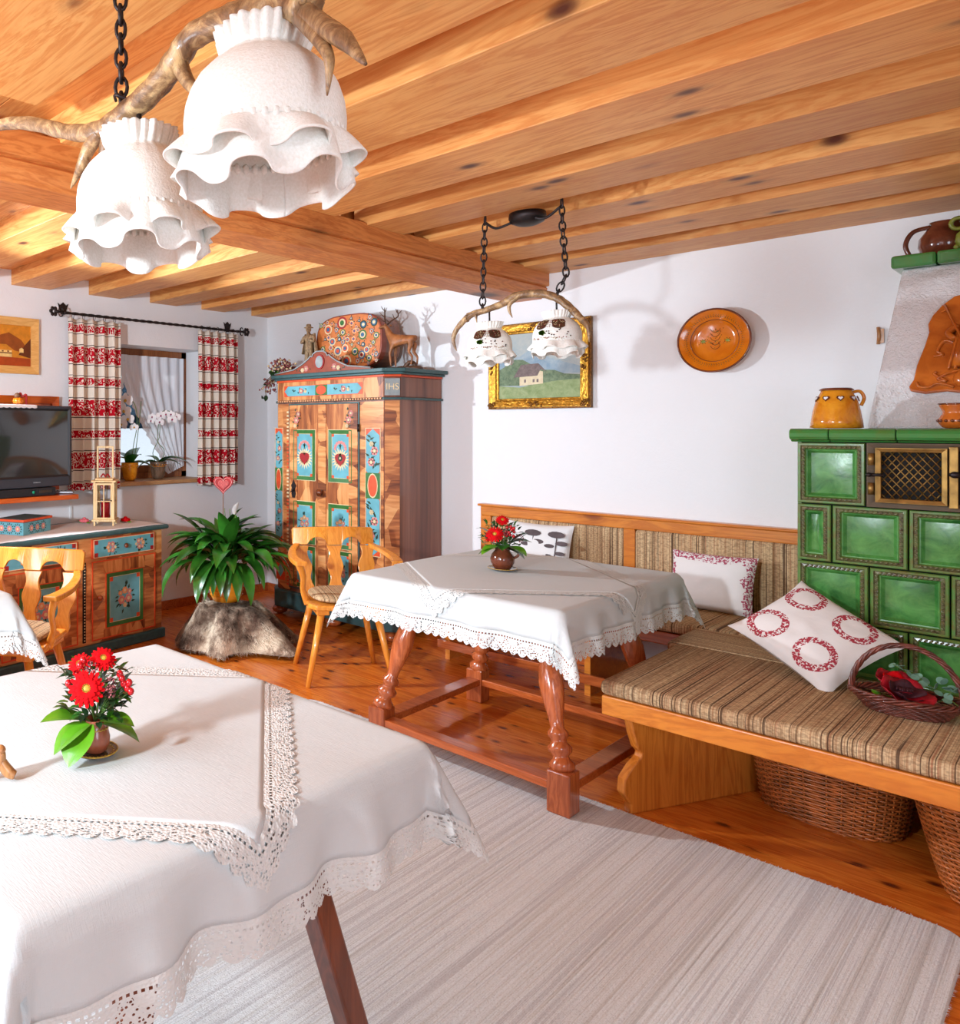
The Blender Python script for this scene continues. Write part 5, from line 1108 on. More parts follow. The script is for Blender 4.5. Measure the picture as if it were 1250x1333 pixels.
def bouquet(lb, loc, rz, leaves, gers, berries, buds, zt, seed):
    t_ = thing('flower_bouquet', lb, 'bouquet', loc, rz, 'table bouquets'); rn = random.Random(seed)
    st = MB()
    for x, y, z, r, ry, rx, m_ in gers:
        gerbera(r, m_, t_, TR((x, y, z), rx=rx, ry=ry)); st.tube([(0, 0, -0.01), (x*0.5, y*0.5, z*0.5), (x, y, z)], 0.002, 5)
    for x, y, z in berries: st.tube([(0, 0, 0), (x*0.5, y*0.5, z*0.55), (x, y, z)], 0.0012, 4)
    st.build('stems', 'stem', t_, local=True)
    for i, (x, y, z) in enumerate(berries): MB().ball((x, y, z), (0.0068, 0.0068, 0.0078), n=12).build('berry', 'berry', t_, local=True)
    b_ = MB()
    for (x, y, z, r) in buds:
        for k in range(60):
            d = Vector((rn.gauss(0, 1), rn.gauss(0, 1), rn.gauss(0, 1))).normalized(); b_.ball((x+d.x*r, y+d.y*r, z+d.z*r), 0.0022, rn.choice([0, 0, 1]), 5)
    if buds: o = b_.build('tiny_buds', ['pinkp', 'maroon'], t_, local=True); o['kind'] = 'stuff'
    for (L, w_, yaw, pit, x, y, z, m_) in leaves:
        L *= 1.25; w_ *= 1.2
        l_ = MB(); leaf_mesh(l_, L, w_, 0.35, 0.25, 8, start=0.05); l_.build('leaf', m_, t_, local=True, T=TR((x, y, z), rz=yaw) @ TR(ry=pit))
    sm = MB()
    for k in range(170):
        a = rn.uniform(0, 2*PI); r = rn.uniform(0.015, zt); p = (r*math.cos(a), r*math.sin(a)*0.7+0.005, rn.uniform(0.005, 0.105))
        leaf_mesh(sm, rn.uniform(0.018, 0.036), 0.014, 0.4, 0.2, 3, m=k % 2, T=TR(p, rz=a+rn.uniform(-.6, .6)) @ TR(ry=rn.uniform(-1.2, 0.1)))
    o = sm.build('small_leaves', ['leaf', 'leafd'], t_, local=True); o['kind'] = 'stuff'
    return t_
def saucer(lb, loc, r):
    o = thing('saucer', lb, 'saucer', loc, group='patterned saucers under the vases')
    MB().lathe([(r*0.5, 0), (r*0.6, 0.001), (r*0.95, 0.006), (r, 0.009), (r*0.97, 0.010), (r*0.55, 0.004), (0, 0.0035)], 36).build('dish', 'greypot', o, local=True)
    q = MB()
    for k in range(28): q.ball((r*0.8*math.cos(k*PI/14), r*0.8*math.sin(k*PI/14), 0.0072), (0.0024, 0.0024, 0.001), n=6)
    q.tube([(r*0.98*math.cos(k*PI/18), r*0.98*math.sin(k*PI/18), 0.0095) for k in range(36)], 0.0013, 5, closed=True); q.build('pattern', 'yel', o, local=True)
# near table
V1 = (3.417, -3.892); z0 = 0.7595
saucer('patterned saucer under the brown vase on the near left table', (*V1, z0+0.001), 0.044)
vz = thing('flower_vase', 'small round terracotta brown vase on the near left table', 'vase', (*V1, z0+0.0055), math.radians(58), 'small vases')
MB().lathe([(0.016, 0), (0.022, 0.004), (0.028, 0.018), (0.0285, 0.03), (0.025, 0.044), (0.021, 0.052), (0.021, 0.062), (0.024, 0.066), (0.021, 0.066), (0.018, 0.055), (0, 0.05)], 30).build('body', 'pot', vz, local=True)
q = MB(); q.tube([(0.0245*math.cos(a*PI/30), 0.0245*math.sin(a*PI/30), 0.048+0.0015*math.sin(a*1.9)) for a in range(60)], 0.001, 5, closed=True); q.build('painted_line', 'yel', vz, local=True)
lv = [(0.085, 0.055, -PI*0.92, -0.35, -0.01, -0.01, 0.0, 'leafb'), (0.075, 0.06, -PI*0.72, 0.55, -0.01, -0.02, 0.0, 'leafb'), (0.075, 0.055, -PI*0.88, 0.35, -0.01, -0.015, 0.0, 'leafb'),
      (0.06, 0.05, -0.35, -0.15, 0.008, -0.02, 0.005, 'leafb'), (0.072, 0.048, -0.15, 0.25, 0.01, -0.015, 0.0, 'leafb'), (0.06, 0.04, 0.5, -0.5, 0.02, 0.01, 0.02, 'leaf'), (0.06, 0.03, -0.1, -1.0, 0.03, 0.0, 0.02, 'leaf'), (0.06, 0.03, 0.1, -1.3, 0.04, 0.0, 0.03, 'leafd'), (0.05, 0.025, PI, -1.1, -0.03, 0, 0.03, 'leaf'), (0.055, 0.035, 2.2, -0.4, -0.01, 0.02, 0.02, 'leaf'), (0.055, 0.03, 1.2, -0.6, 0.01, 0.02, 0.02, 'leafd')]
bouquet('red gerbera bouquet with broad bright green leaves on the near left table', (*V1, z0+0.066), math.radians(58), lv,
        [(-0.017, -0.045, 0.078, 0.036, -0.2, 1.15, 'red'), (0.014, -0.01, 0.122, 0.027, 0.15, 0.75, 'red'), (-0.030, 0.0, 0.110, 0.026, -0.4, 0.7, 'red')],
        [(-0.03, -0.035, 0.12), (-0.052, -0.03, 0.085), (-0.024, -0.03, 0.128), (0.050, -0.03, 0.090), (0.054, -0.03, 0.080), (0.060, -0.032, 0.072), (0.067, -0.035, 0.066), (0.046, -0.03, 0.099), (0.064, -0.032, 0.082)],
        [(0.026, -0.042, 0.070, 0.012), (0.026, -0.04, 0.084, 0.012), (-0.008, -0.03, 0.114, 0.011)], 0.06, 3)
# middle table
V2 = (2.92, -1.43)
saucer('patterned saucer under the brown jug on the middle table', (*V2, z0+0.001), 0.063)
jg = thing('flower_vase', 'glossy dark brown jug with handle on the middle table', 'vase', (*V2, z0+0.0055), math.radians(28), 'small vases')
MB().lathe([(0.03, 0), (0.036, 0.004), (0.05, 0.03), (0.052, 0.045), (0.046, 0.065), (0.032, 0.085), (0.03, 0.098), (0.034, 0.104), (0.030, 0.104), (0.026, 0.09), (0, 0.085)], 32).build('body', 'jug', jg, local=True)
MB().tube(smooth_path([(0.030, 0, 0.094), (0.058, 0, 0.10), (0.07, 0, 0.082), (0.063, 0, 0.062), (0.048, 0, 0.052)]), 0.006, 8).build('handle', 'jug', jg, local=True)
rn = random.Random(5)
lv = [(0.085, 0.07, PI, 0.15, -0.01, -0.02, 0.0, 'leaf'), (0.08, 0.07, -PI*0.85, 0.2, -0.01, -0.03, 0.01, 'leafb'), (0.08, 0.065, -0.2, 0.25, 0.01, -0.02, 0.0, 'leaf'), (0.085, 0.06, -0.6, 0.1, 0.02, -0.03, 0.01, 'leafb'), (0.09, 0.055, 0.1, -0.3, 0.02, 0.0, 0.02, 'leaf'),
      (0.08, 0.05, PI*0.95, -0.5, -0.02, 0, 0.02, 'leafb'), (0.07, 0.05, -PI/2, 0.0, 0, -0.03, 0.02, 'leaf'), (0.08, 0.045, 0.0, -0.8, 0.03, 0, 0.02, 'leafd'), (0.08, 0.04, PI, -0.9, -0.03, 0.0, 0.03, 'leaf'), (0.07, 0.04, -0.3, -0.55, 0.03, -0.02, 0.02, 'leafd'), (0.08, 0.05, 1.3, -0.2, 0, 0.03, 0.0, 'leaf'), (0.08, 0.05, 2.0, -0.2, 0, 0.03, 0.0, 'leaf')]
bouquet('round bouquet of red gerberas and berries in the jug on the middle table', (*V2, z0+0.10), math.radians(28), lv,
        [(-0.03, -0.055, 0.065, 0.038, -0.25, 1.05, 'red'), (0.0, -0.02, 0.125, 0.03, 0.1, 0.8, 'red'), (-0.05, 0.0, 0.05, 0.03, -0.8, 0.8, 'red')],
        [(0.03+0.018*math.cos(k*1.3), -0.04+0.01*math.sin(k), 0.08+0.02*math.sin(k*1.7)) for k in range(12)],
        [(0.07, -0.03, 0.05, 0.017), (0.01, -0.05, 0.075, 0.014)], 0.09, 8)
ml = thing('carved_wooden_mill', 'turned light wooden ornament at the left edge of the near table', 'ornament', (3.400, -4.088, z0+0.001), math.radians(50))
q = MB(); q.tube(smooth_path([(-0.025, 0, 0.008), (-0.01, 0, 0.02), (0.002, 0, 0.034), (0.004, 0, 0.05)]), lerp_list([0.008, 0.012, 0.011, 0.008], 6), 12); q.tube(smooth_path([(0.03, 0, 0.0075), (0.018, 0, 0.014), (0.006, 0, 0.03), (0.0, 0, 0.046)]), lerp_list([0.0075, 0.011, 0.010, 0.007], 6), 12); q.build('body', 'hand', ml, local=True)
MB().ball((0.002, 0, 0.054), (0.011, 0.010, 0.009), n=12).build('head', 'hand', ml, local=True)

# ================================================================ CORNER BENCH
bn = thing('corner_bench', 'honey wooden corner bench running along the back wall and before the stove', 'bench', (3.4, -0.9, 0))
YB = -0.055
q = MB(); q.box((2.02, YB, 0.83), (3.868, -0.002, 0.89)); q.build('top_rail', 'honeyx', bn, bevel=0.004)
MB().box((2.005, YB-0.015, 0.89), (3.868, 0, 0.905)).build('cap_rail', 'honeyx', bn, bevel=0.005)
for x0, x1 in ((2.02, 2.09), (2.895, 2.955), (3.80, 3.868)): MB().box((x0, YB, 0.0 if x0 < 2.1 else 0.43), (x1, -0.002, 0.83)).build('back_post', 'honeyx', bn, bevel=0.004)
def soft(x0, x1, y0, y1, z0_, z1_, r=0.02, nx=24, ny=14):
    m_ = MB(); cx, cy, cz = (x0+x1)/2, (y0+y1)/2, (z0_+z1_)/2; hx, hy, hz = (x1-x0)/2, (y1-y0)/2, (z1_-z0_)/2
    b = bmesh_box(hx, hy, hz, r); return m_.add([(cx+a, cy+b_, cz+c) for a, b_, c in b[0]], b[1])
def bmesh_box(hx, hy, hz, r, seg=3):
    import bmesh
    bm = bmesh.new(); bmesh.ops.create_cube(bm, size=1); bmesh.ops.scale(bm, vec=(2*hx, 2*hy, 2*hz), verts=bm.verts)
    bmesh.ops.bevel(bm, geom=bm.edges[:], offset=r, segments=seg, profile=0.5, affect='EDGES'); bm.verts.index_update()
    out = ([tuple(v.co) for v in bm.verts], [tuple(v.index for v in f.verts) for f in bm.faces]); bm.free(); return out
soft(2.09, 2.895, -0.05, -0.01, 0.45, 0.832).build('back_pad', 'str_x', bn); soft(2.955, 3.80+0.066, -0.06, -0.01, 0.45, 0.832).build('back_pad', 'str_x', bn)
MB().box((2.05, -0.60, 0.385), (3.86, -0.03, 0.42)).build('seat_board', 'honeyx', bn, bevel=0.004)
MB().box((2.05, -0.62, 0.36), (3.40, -0.595, 0.42)).build('seat_edge', 'redwoodx', bn, bevel=0.004)
soft(2.06, 3.862, -0.625, -0.062, 0.422, 0.475).build('seat_cushion', 'str_x', bn)
MB().box((3.44, -0.965, 0.385), (3.86, -0.60, 0.42)).build('seat_board', 'honeyx', bn)
soft(3.43, 3.862, -0.985, -0.632, 0.422, 0.475).build('filler_cushion', 'str_y', bn)
MB().box((3.485, -1.735, 0.385), (5.3, -0.99, 0.42)).build('seat_board', 'honeyx', bn)
MB().box((3.482, -1.76, 0.352), (5.3, -1.732, 0.422)).build('seat_edge', 'honeyx', bn, bevel=0.005)
MB().box((3.482, -1.732, 0.352), (3.507, -1.0, 0.422)).build('seat_edge', 'honeyx', bn, bevel=0.005)
soft(3.475, 5.3, -1.765, -0.992, 0.423, 0.478, 0.022).build('seat_cushion', 'str_x', bn)
# S shaped end panels
sp_ = [(0, 0.0), (0.0, 0.035), (-0.035, 0.08), (-0.03, 0.13), (0.01, 0.175), (0.045, 0.20), (0.05, 0.215), (0.03, 0.235), (0.01, 0.29), (-0.005, 0.352)]
P = [(y, z) for y, z in sp_]; P = [p.to_tuple() for p in [Vector((a, b)) for a, b in P]]
prof = P+[(0.72, 0.352), (0.72, 0.0)]
q = MB(); q.prism(prof, 0.034, T=PL((3.535, -1.70, 0.0), (0.38, 0.925, 0), (0, 0, 1))); q.build('end_panel', 'panelwood', bn, bevel=0.006)
q = MB(); q.box((3.53, -1.70, 0.352), (3.60, -1.60, 0.384)); q.build('cleat', 'honeyx', bn)
MB().box((5.0, -1.68, 0), (5.035, -1.0, 0.385)).build('end_panel', 'honeyx', bn)
for x_ in (2.08, 2.9): MB().box((x_, -0.56, 0), (x_+0.03, -0.04, 0.385)).build('end_panel', 'honeyx', bn)
MB().box((2.05, -0.60, 0.07), (3.4, -0.575, 0.12)).build('foot_rail', 'redwoodx', bn, bevel=0.003)

# ================================================================ PILLOWS
def pillow(lb, w_, h_, th, mat, T, pinch=0.10):
    o = MB(); c = []
    for s_ in (-1, 1):
        def fn(u, v, s_=s_):
            a, b = 2*u-1, 2*v-1; x = w_/2*a*(1-pinch*(1-abs(b)**2.2)*0.6*abs(a)**2); y = h_/2*b*(1-pinch*(1-abs(a)**2.2)*0.6*abs(b)**2)
            k = max(0, (1-a*a)*(1-b*b))**0.38; wr = 0.006*noise.noise(Vector((a*3, b*3, s_)))*k
            return (x, y, s_*(th/2*k+wr))
        o.grid(fn, 28, 22) if s_ > 0 else o.grid(lambda u, v: fn(1-u, v), 28, 22)
    ob = o.build('pillow', mat, T=T); tag(ob, lb, 'pillow'); return ob
def face(o, right, up): return PL(o, right, up)
Tp = PL((2.43, -0.12, 0.645), (1, 0.05, 0), (0, 0.25, 1)); p1 = pillow('white pillow with dark printed umbrella flowers behind the bouquet', 0.40, 0.36, 0.10, 'pil_white', Tp)
q = MB(); rn = random.Random(1)
for bxx in (-0.02, 0.12):
    T = TR((bxx, -0.02, 0.045)); q.tube([tuple(T @ Vector((0, -0.06, 0))), tuple(T @ Vector((0.005, 0.13, 0)))], 0.003, 4)
    for dx, dy, s_ in ((0.0, 0.13, 0.05), (0.035, 0.08, 0.036), (-0.035, 0.06, 0.03), (0.03, 0.02, 0.03), (-0.04, 0.0, 0.028)): q.prism([(dx+s_*math.cos(a*PI/6), dy+s_*0.4*math.sin(a*PI/6)) for a in range(12)], 0.002, 0, T)
q.build('flower_print', 'ink', p1, local=True)
pillow('white pillow with pink vine border leaning on the wall bench', 0.38, 0.30, 0.12, 'pil_border', PL((3.36, -0.175, 0.612), (1, 0.02, 0.01), (0.02, 0.33, 1)))
pillow('large white pillow with red wreaths tilted against the green stove', 0.355, 0.385, 0.12, 'pil_ring', PL((3.965, -1.11, 0.628), (0.0745, 0.123, 0.08), (-0.1455, 0.058, 0.08)), 0.16)

# ================================================================ WICKER
def wicker_tub(name, lb, cx, cy, ax, ay, h, mat, rows, taper=0.8, rz=0.0, stakes=32, rim=0.010, th=0.0055, cat='basket', segs=None):
    t_ = thing(name, lb, cat, (cx, cy, 0.0), rz, 'wicker laundry baskets under the bench'); ns = stakes*4
    def pt(a, k, off): r = taper+(1-taper)*k**0.8; return ((ax*r+off)*abs(math.cos(a))**0.75*(1 if math.cos(a) > 0 else -1), (ay*r+off)*abs(math.sin(a))**0.75*(1 if math.sin(a) > 0 else -1))
    q = MB()
    for j in range(rows):
        k = j/(rows-1); z = 0.008+(h-0.02)*k; P = []
        for i in range(ns):
            a = 2*PI*i/ns; off = 0.0045*math.sin(a*stakes/2+PI*(j % 2)); x, y = pt(a, k, off); P.append((x, y, z))
        q.tube(P, h/rows*0.50, 5, closed=True, flat=1.0)
    o = q.build('weave', mat, t_, local=True); o['kind'] = 'stuff'
    q = MB()
    for i in range(stakes):
        a = 2*PI*(i+0.5)/stakes; q.tube([(*pt(a, k, 0), 0.005+(h-0.01)*k) for k in (0, 0.25, 0.5, 0.75, 1.0)], 0.0035, 5)
    q.build('stakes', mat, t_, local=True)
    q = MB()
    for s_ in range(3): q.tube([(*pt(2*PI*i/ns, 1.0, rim*0.6*math.cos(i*0.5+s_*2.1)), h+rim*0.6*math.sin(i*0.5+s_*2.1)) for i in range(ns)], rim*0.55, 6, closed=True)
    q.build('braided_rim', mat, t_, local=True)
    q = MB(); q.prism([pt(2*PI*i/40, 0.0, -0.004) for i in range(40)], 0.008); q.build('bottom', mat, t_, local=True)
    return t_
wicker_tub('wicker_basket', 'long oval wicker basket wholly under the bench', 4.025, -1.13, 0.235, 0.205, 0.31, 'wicker', 36, 0.84, math.radians(-4), 40)
wicker_tub('wicker_basket', 'oval wicker basket under the bench at the right edge', 4.605, -1.40, 0.33, 0.26, 0.32, 'wicker', 38, 0.76, math.radians(6), 40)
fb = thing('flower_basket', 'flat dark red wicker basket with tall arched handle on the bench', 'basket', (4.250, -1.345, 0.478), math.radians(6))
AX, AY = 0.135, 0.095
q = MB()
for j in range(8):
    k = j/7; P = [((AX*(0.72+0.28*k)+0.003*math.sin(i*PI/2*1+PI*(j % 2)))*math.cos(2*PI*i/96), (AY*(0.72+0.28*k)+0.003*math.sin(i*PI/2+PI*(j % 2)))*math.sin(2*PI*i/96), 0.005+0.045*k) for i in range(96)]
    q.tube(P, 0.0035, 5, closed=True)
for j in range(9): q.tube([(-AX*0.72*math.cos(math.asin(min(1, abs(-0.9+0.225*j)))), AY*0.72*(-0.9+0.225*j), 0.004), (AX*0.72*math.cos(math.asin(min(1, abs(-0.9+0.225*j)))), AY*0.72*(-0.9+0.225*j), 0.004)], 0.005, 5)
o = q.build('weave', 'wickerd', fb, local=True); o['kind'] = 'stuff'
q = MB()
for s_ in range(4): q.tube([((AX+0.006*math.cos(i*0.42+s_*PI/2))*math.cos(2*PI*i/120), (AY+0.006*math.cos(i*0.42+s_*PI/2))*math.sin(2*PI*i/120), 0.054+0.007*math.sin(i*0.42+s_*PI/2)) for i in range(120)], 0.0042, 6, closed=True)
q.build('braided_rim', 'wickerd', fb, local=True)
q = MB()
for s_ in range(4):
    P = []
    for i in range(61):
        a = PI*i/60; c = Vector((-AX*math.cos(a), 0, 0.045+0.172*math.sin(a))); n_ = Vector((-math.cos(a), 0, math.sin(a))); ph = i*0.45+s_*PI/2
        P.append(c+n_*0.005*math.cos(ph)+Vector((0, 1, 0))*0.005*math.sin(ph))
    q.tube(P, 0.0044, 6)
q.build('arched_handle', 'wickerd', fb, local=True)
for nm, lb, (x, y, z), r, seed in (('ranunculus', 'dark centred crimson fabric flower in the flat basket', (0.0, -0.03, 0.055), 0.066, 1), ('poppy', 'smaller red fabric flower at the back of the flat basket', (-0.03, 0.03, 0.07), 0.056, 2)):
    f_ = thing('artificial_flower', lb, 'flower', Vector((4.250, -1.345, 0.478))+Vector((x, y, z)), math.radians(20), 'flowers in the flat basket'); rn = random.Random(seed)
    for k in range(9):
        lay = 0 if k < 5 else 1; a = k*2*PI/5+0.4*lay; rr = r*(1-0.3*lay); pm_ = MB()
        pm_.grid(lambda u, v: (rr*u*math.cos((v-0.5)*1.5), rr*u*math.sin((v-0.5)*1.5)*1.1, rr*(0.75+0.3*lay)*u*u*(0.6+0.15*math.sin(v*9))+0.004*lay), 6, 8)
        pm_.build('petal', 'dred' if lay == 0 else ('maroon' if seed == 1 else 'red'), f_, local=True, T=TR((0, 0, 0), rx=0.45, rz=math.radians(30)) @ TR(rz=a), solid=0.0008)
    q = MB()
    for k in range(30): a = k*2.4; rr = r*0.06*math.sqrt(k); q.ball((rr*math.cos(a), rr*math.sin(a), r*0.45), 0.004, n=6)
    q.build('centre', 'maroon', f_, local=True)
eu = thing('eucalyptus_sprig', 'grey green eucalyptus sprig with round leaves in the flat basket', 'sprig', (4.305, -1.315, 0.53))
rn = random.Random(6); P = smooth_path([(0.07, -0.03, 0.0), (0.02, 0.0, 0.03), (-0.04, 0.04, 0.055), (-0.10, 0.07, 0.075)], 6); q = MB(); q.tube(P, 0.0015, 5); q.tube(smooth_path([(0.02, -0.02, 0), (0.05, -0.01, 0.04), (0.075, 0.0, 0.06)]), 0.0015, 5); q.build('stem', 'stem', eu, local=True)
pts = [P[i] for i in range(3, len(P), 2)]+[Vector((0.05+0.03*rn.uniform(-1, 1), 0.0+0.02*rn.uniform(-1, 1), 0.04+0.02*rn.uniform(-1, 1))) for _ in range(9)]
for i, p in enumerate(pts):
    for s_ in (-1, 1):
        l_ = MB(); l_.prism([(0.012+0.012*math.cos(a*PI/6), 0.011*math.sin(a*PI/6)) for a in range(12)], 0.0008); l_.build('leaf', 'euca', eu, local=True, T=TR(p, rz=rn.uniform(0, 6.28)) @ TR(rx=rn.uniform(-1.0, 1.0), ry=rn.uniform(-1.2, 0.2)))
for k in range(7):
    l_ = MB(); leaf_mesh(l_, 0.03, 0.016, 0.3); l_.build('leaf', 'leafb', fb, local=True, T=TR((-0.07+0.01*k, -0.03+0.01*(k % 3), 0.05), rz=k*0.9+2, ry=-0.5))

# ================================================================ TILED STOVE
so = thing('tiled_stove', 'green glazed tiled stove with white plaster hood at the right', 'stove', (4.6, -0.45, 0))
YS, SX0, SX1 = -0.90, 3.868, 5.3
MB().box((SX0+0.012, YS+0.035, 0), (SX1, -0.002, 1.345)).build('core', 'black', so)
def rings(w_, h_, T, mb):
    spec = [(0, 0.0, 1), (0.0, 0.020, 1), (0.003, 0.024, 1), (0.010, 0.024, 1), (0.013, 0.019, 2), (0.022, 0.021, 2), (0.026, 0.013, 1), (0.030, 0.012, 0), (0.037, 0.004, 0), (0.040, 0.001, 0)]
    ins = [(i, d) for i, d, m in spec]; vs = []; fs = []; ms = []
    for i, d in ins: x, y = w_/2-i, h_/2-i; vs += [(-x, -y, d), (x, -y, d), (x, y, d), (-x, y, d)]
    for k in range(len(ins)-1):
        for j in range(4): mb.add([vs[4*k+j], vs[4*k+(j+1) % 4], vs[4*k+4+(j+1) % 4], vs[4*k+4+j]], [(0, 1, 2, 3)], spec[k+1][2], False, T)
    x, y = w_/2-0.040, h_/2-0.040
    n = 8
    def pf(u, v): a, b = 2*u-1, 2*v-1; return (x*a, y*b, 0.001+0.006*(1-a*a)*(1-b*b)*0.5)
    mb.grid(pf, n, n, 0, T)
    # rope beads
    for (ax_, L, o_) in (('x', w_-0.045, h_/2-0.018), ('y', h_-0.045, w_/2-0.018)):
        n_ = max(2, int(L/0.014))
        for sg in (-1, 1):
            for i in range(n_):
                t_ = -L/2+L*(i+0.5)/n_; c = (t_, sg*o_, 0.021) if ax_ == 'x' else (sg*o_, t_, 0.021)
                R_ = TR(c, rz=0.7 if ax_ == 'x' else 0.7+PI/2) ; mb.ball((0, 0, 0), (0.0085, 0.0042, 0.005), 2, 6, T @ R_)
tm = {}
def tile(x0, x1, z0_, z1_):
    key = (round(x1-x0, 3), round(z1_-z0_, 3)); T = PL(((x0+x1)/2, YS+0.022, (z0_+z1_)/2), (1, 0, 0), (0, 0, 1)); T.translation -= Vector(so.location)
    if key in tm: o = tm[key].copy(); COL.objects.link(o); o.parent = so; o.matrix_local = T
    else:
        mb = MB(); rings(x1-x0-0.003, z1_-z0_-0.003, TR(), mb); tm[key] = mb.build('tile', ['green', 'greenb', 'rope'], so, local=True, T=T)
rowsz = [(1.103, 1.343), (0.878, 1.101), (0.652, 0.876), (0.427, 0.650), (0.202, 0.425)]
tw_ = 0.219
for r, (a, b) in enumerate(rowsz):
    if r == 0: xs = [(3.870, 4.078)]+[(4.42+k*tw_, 4.42+(k+1)*tw_-0.002) for k in range(4)]
    elif r % 2: xs = [(3.870, 3.977)]+[(3.979+k*tw_, 3.979+(k+1)*tw_-0.002) for k in range(6)]
    else: xs = [(3.870+k*tw_, 3.870+(k+1)*tw_-0.002) for k in range(6)]
    for x0, x1 in xs: tile(x0, x1, a, b)
MB().box((SX0, YS+0.02, 0.2), (SX0+0.012, -0.002, 1.345)).build('side_tiles', 'greenb', so)
# cornice tiles
cp = [(0, 0), (-0.022, 0.0), (-0.03, 0.006), (-0.046, 0.010), (-0.054, 0.020), (-0.056, 0.034), (-0.05, 0.046), (-0.036, 0.052), (0, 0.052)]
xx = [3.848, 3.972, 4.166, 4.36, 4.56, 4.76, 4.96, 5.16, 5.3]
for k in range(8):
    T = PL((xx[k]+0.001, YS+0.03, 1.345), (0, 1, 0), (0, 0, 1)); q = MB(); q.prism([(p[0], p[1]) for p in cp][::-1], xx[k+1]-xx[k]-0.002, T=T); q.build('cornice_tile', 'cornice', so, bevel=0.004)
MB().box((3.85, YS+0.03, 1.345), (SX1, -0.002, 1.396)).build('shelf_slab', 'cornice', so, bevel=0.01)
# oven grate door
gx0, gx1, gz0, gz1 = 4.082, 4.415, 1.103, 1.343
q = MB(); q.frame(gx1-gx0, gz1-gz0, 0.026, 0.03, T=PL(((gx0+gx1)/2, YS+0.02, (gz0+gz1)/2), (1, 0, 0), (0, 0, 1)), lip=0.008); gd = q.build('grate_frame', 'dullrope', so, bevel=0.003)
MB().box((gx0+0.02, YS+0.01, gz0+0.02), (gx1-0.02, YS+0.02, gz1-0.02)).build('oven_mouth', 'black', so)
wx0, wx1, wz0_, wz1_ = gx0+0.042, gx0+0.205, gz0+0.035, gz1-0.032
q = MB(); q.frame(wx1-wx0+0.03, wz1_-wz0_+0.03, 0.016, 0.018, T=PL(((wx0+wx1)/2, YS-0.008, (wz0_+wz1_)/2), (1, 0, 0), (0, 0, 1)), lip=0.006); dd = q.build('door_frame', 'brass', gd, bevel=0.002)
q = MB(); yl = YS-0.004; st_ = 0.0235
H_ = wz1_-wz0_; W_ = wx1-wx0
def clipseg(x, z, dx, dz):
    L = []
    t0, t1 = 0, 1
    for p, d, lo, hi in ((x, dx, wx0, wx1), (z, dz, wz0_, wz1_)):
        ta, tb = (lo-p)/d, (hi-p)/d
        if ta > tb: ta, tb = tb, ta
        t0, t1 = max(t0, ta), min(t1, tb)
    return ((x+dx*t0, z+dz*t0), (x+dx*t1, z+dz*t1)) if t1-t0 > 0.01 else None
for k in range(-12, 24):
    for sg in (-1, 1):
        x = wx0+k*st_; c = clipseg(x, wz0_ if sg > 0 else wz1_, H_*0.75, sg*H_)
        if c: q.tube([(c[0][0], yl+0.002*sg, c[0][1]), (c[1][0], yl+0.002*sg, c[1][1])], 0.0022, 5)
for i in range(18):
    for j in range(16):
        x, z = wx0+(i+0.5*(j % 2))*st_/2*1.0, wz0_+j*st_/2/0.75*1.0
q.build('lattice', 'brass', gd)
for z in (gz0+0.07, gz1-0.06):
    q = MB(); q.tube([(gx0+0.015, YS-0.02, z-0.022), (gx0+0.015, YS-0.02, z+0.022)], 0.010, 10); q.build('hinge', 'brass', gd)
q = MB(); q.tube([(gx0+0.01, YS-0.025, 1.225), (gx0+0.05, YS-0.022, 1.225)], 0.006, 8); q.ball((gx0+0.01, YS-0.03, 1.225), 0.009, n=8); q.build('latch', 'iron', gd)
q = MB(); q.box((wx1+0.018, YS-0.02, gz0+0.012), (wx1+0.042, YS-0.006, gz1-0.01)); q.box((wx1+0.06, YS-0.02, gz0+0.012), (wx1+0.09, YS-0.006, gz1-0.01)); q.build('door_stile', 'brass', gd, bevel=0.002)
q = MB(); q.ball((wx1+0.035, YS-0.036, 1.235), (0.014, 0.012, 0.012), n=12); q.tube([(wx1+0.02, YS-0.028, 1.235), (wx1+0.065, YS-0.028, 1.235)], 0.006, 8); q.build('door_knob', 'iron', gd)
# hood
HB, HT = 1.396, 2.055
hx0, hx1, hy0 = 4.035, 5.25, -0.62; tx0, tx1, ty0 = 4.115, 5.10, -0.42
vs = [(hx0, hy0, HB), (hx1, hy0, HB), (hx1, -0.002, HB), (hx0, -0.002, HB), (tx0, ty0, HT), (tx1, ty0, HT), (tx1, -0.002, HT), (tx0, -0.002, HT)]
MB().add(vs, [(0, 3, 2, 1), (4, 5, 6, 7), (0, 1, 5, 4), (1, 2, 6, 5), (2, 3, 7, 6), (3, 0, 4, 7)], 0, False).build('plaster_hood', 'hood', so, bevel=0.01)
xx = [4.085, 4.222, 4.42, 4.62, 4.82, 5.02, 5.14]
for k in range(6): MB().box((xx[k]+0.0008, -0.47, HT), (xx[k+1]-0.0008, -0.002, HT+0.052)).build('hood_cornice_tile', 'cornice', so, bevel=0.010)
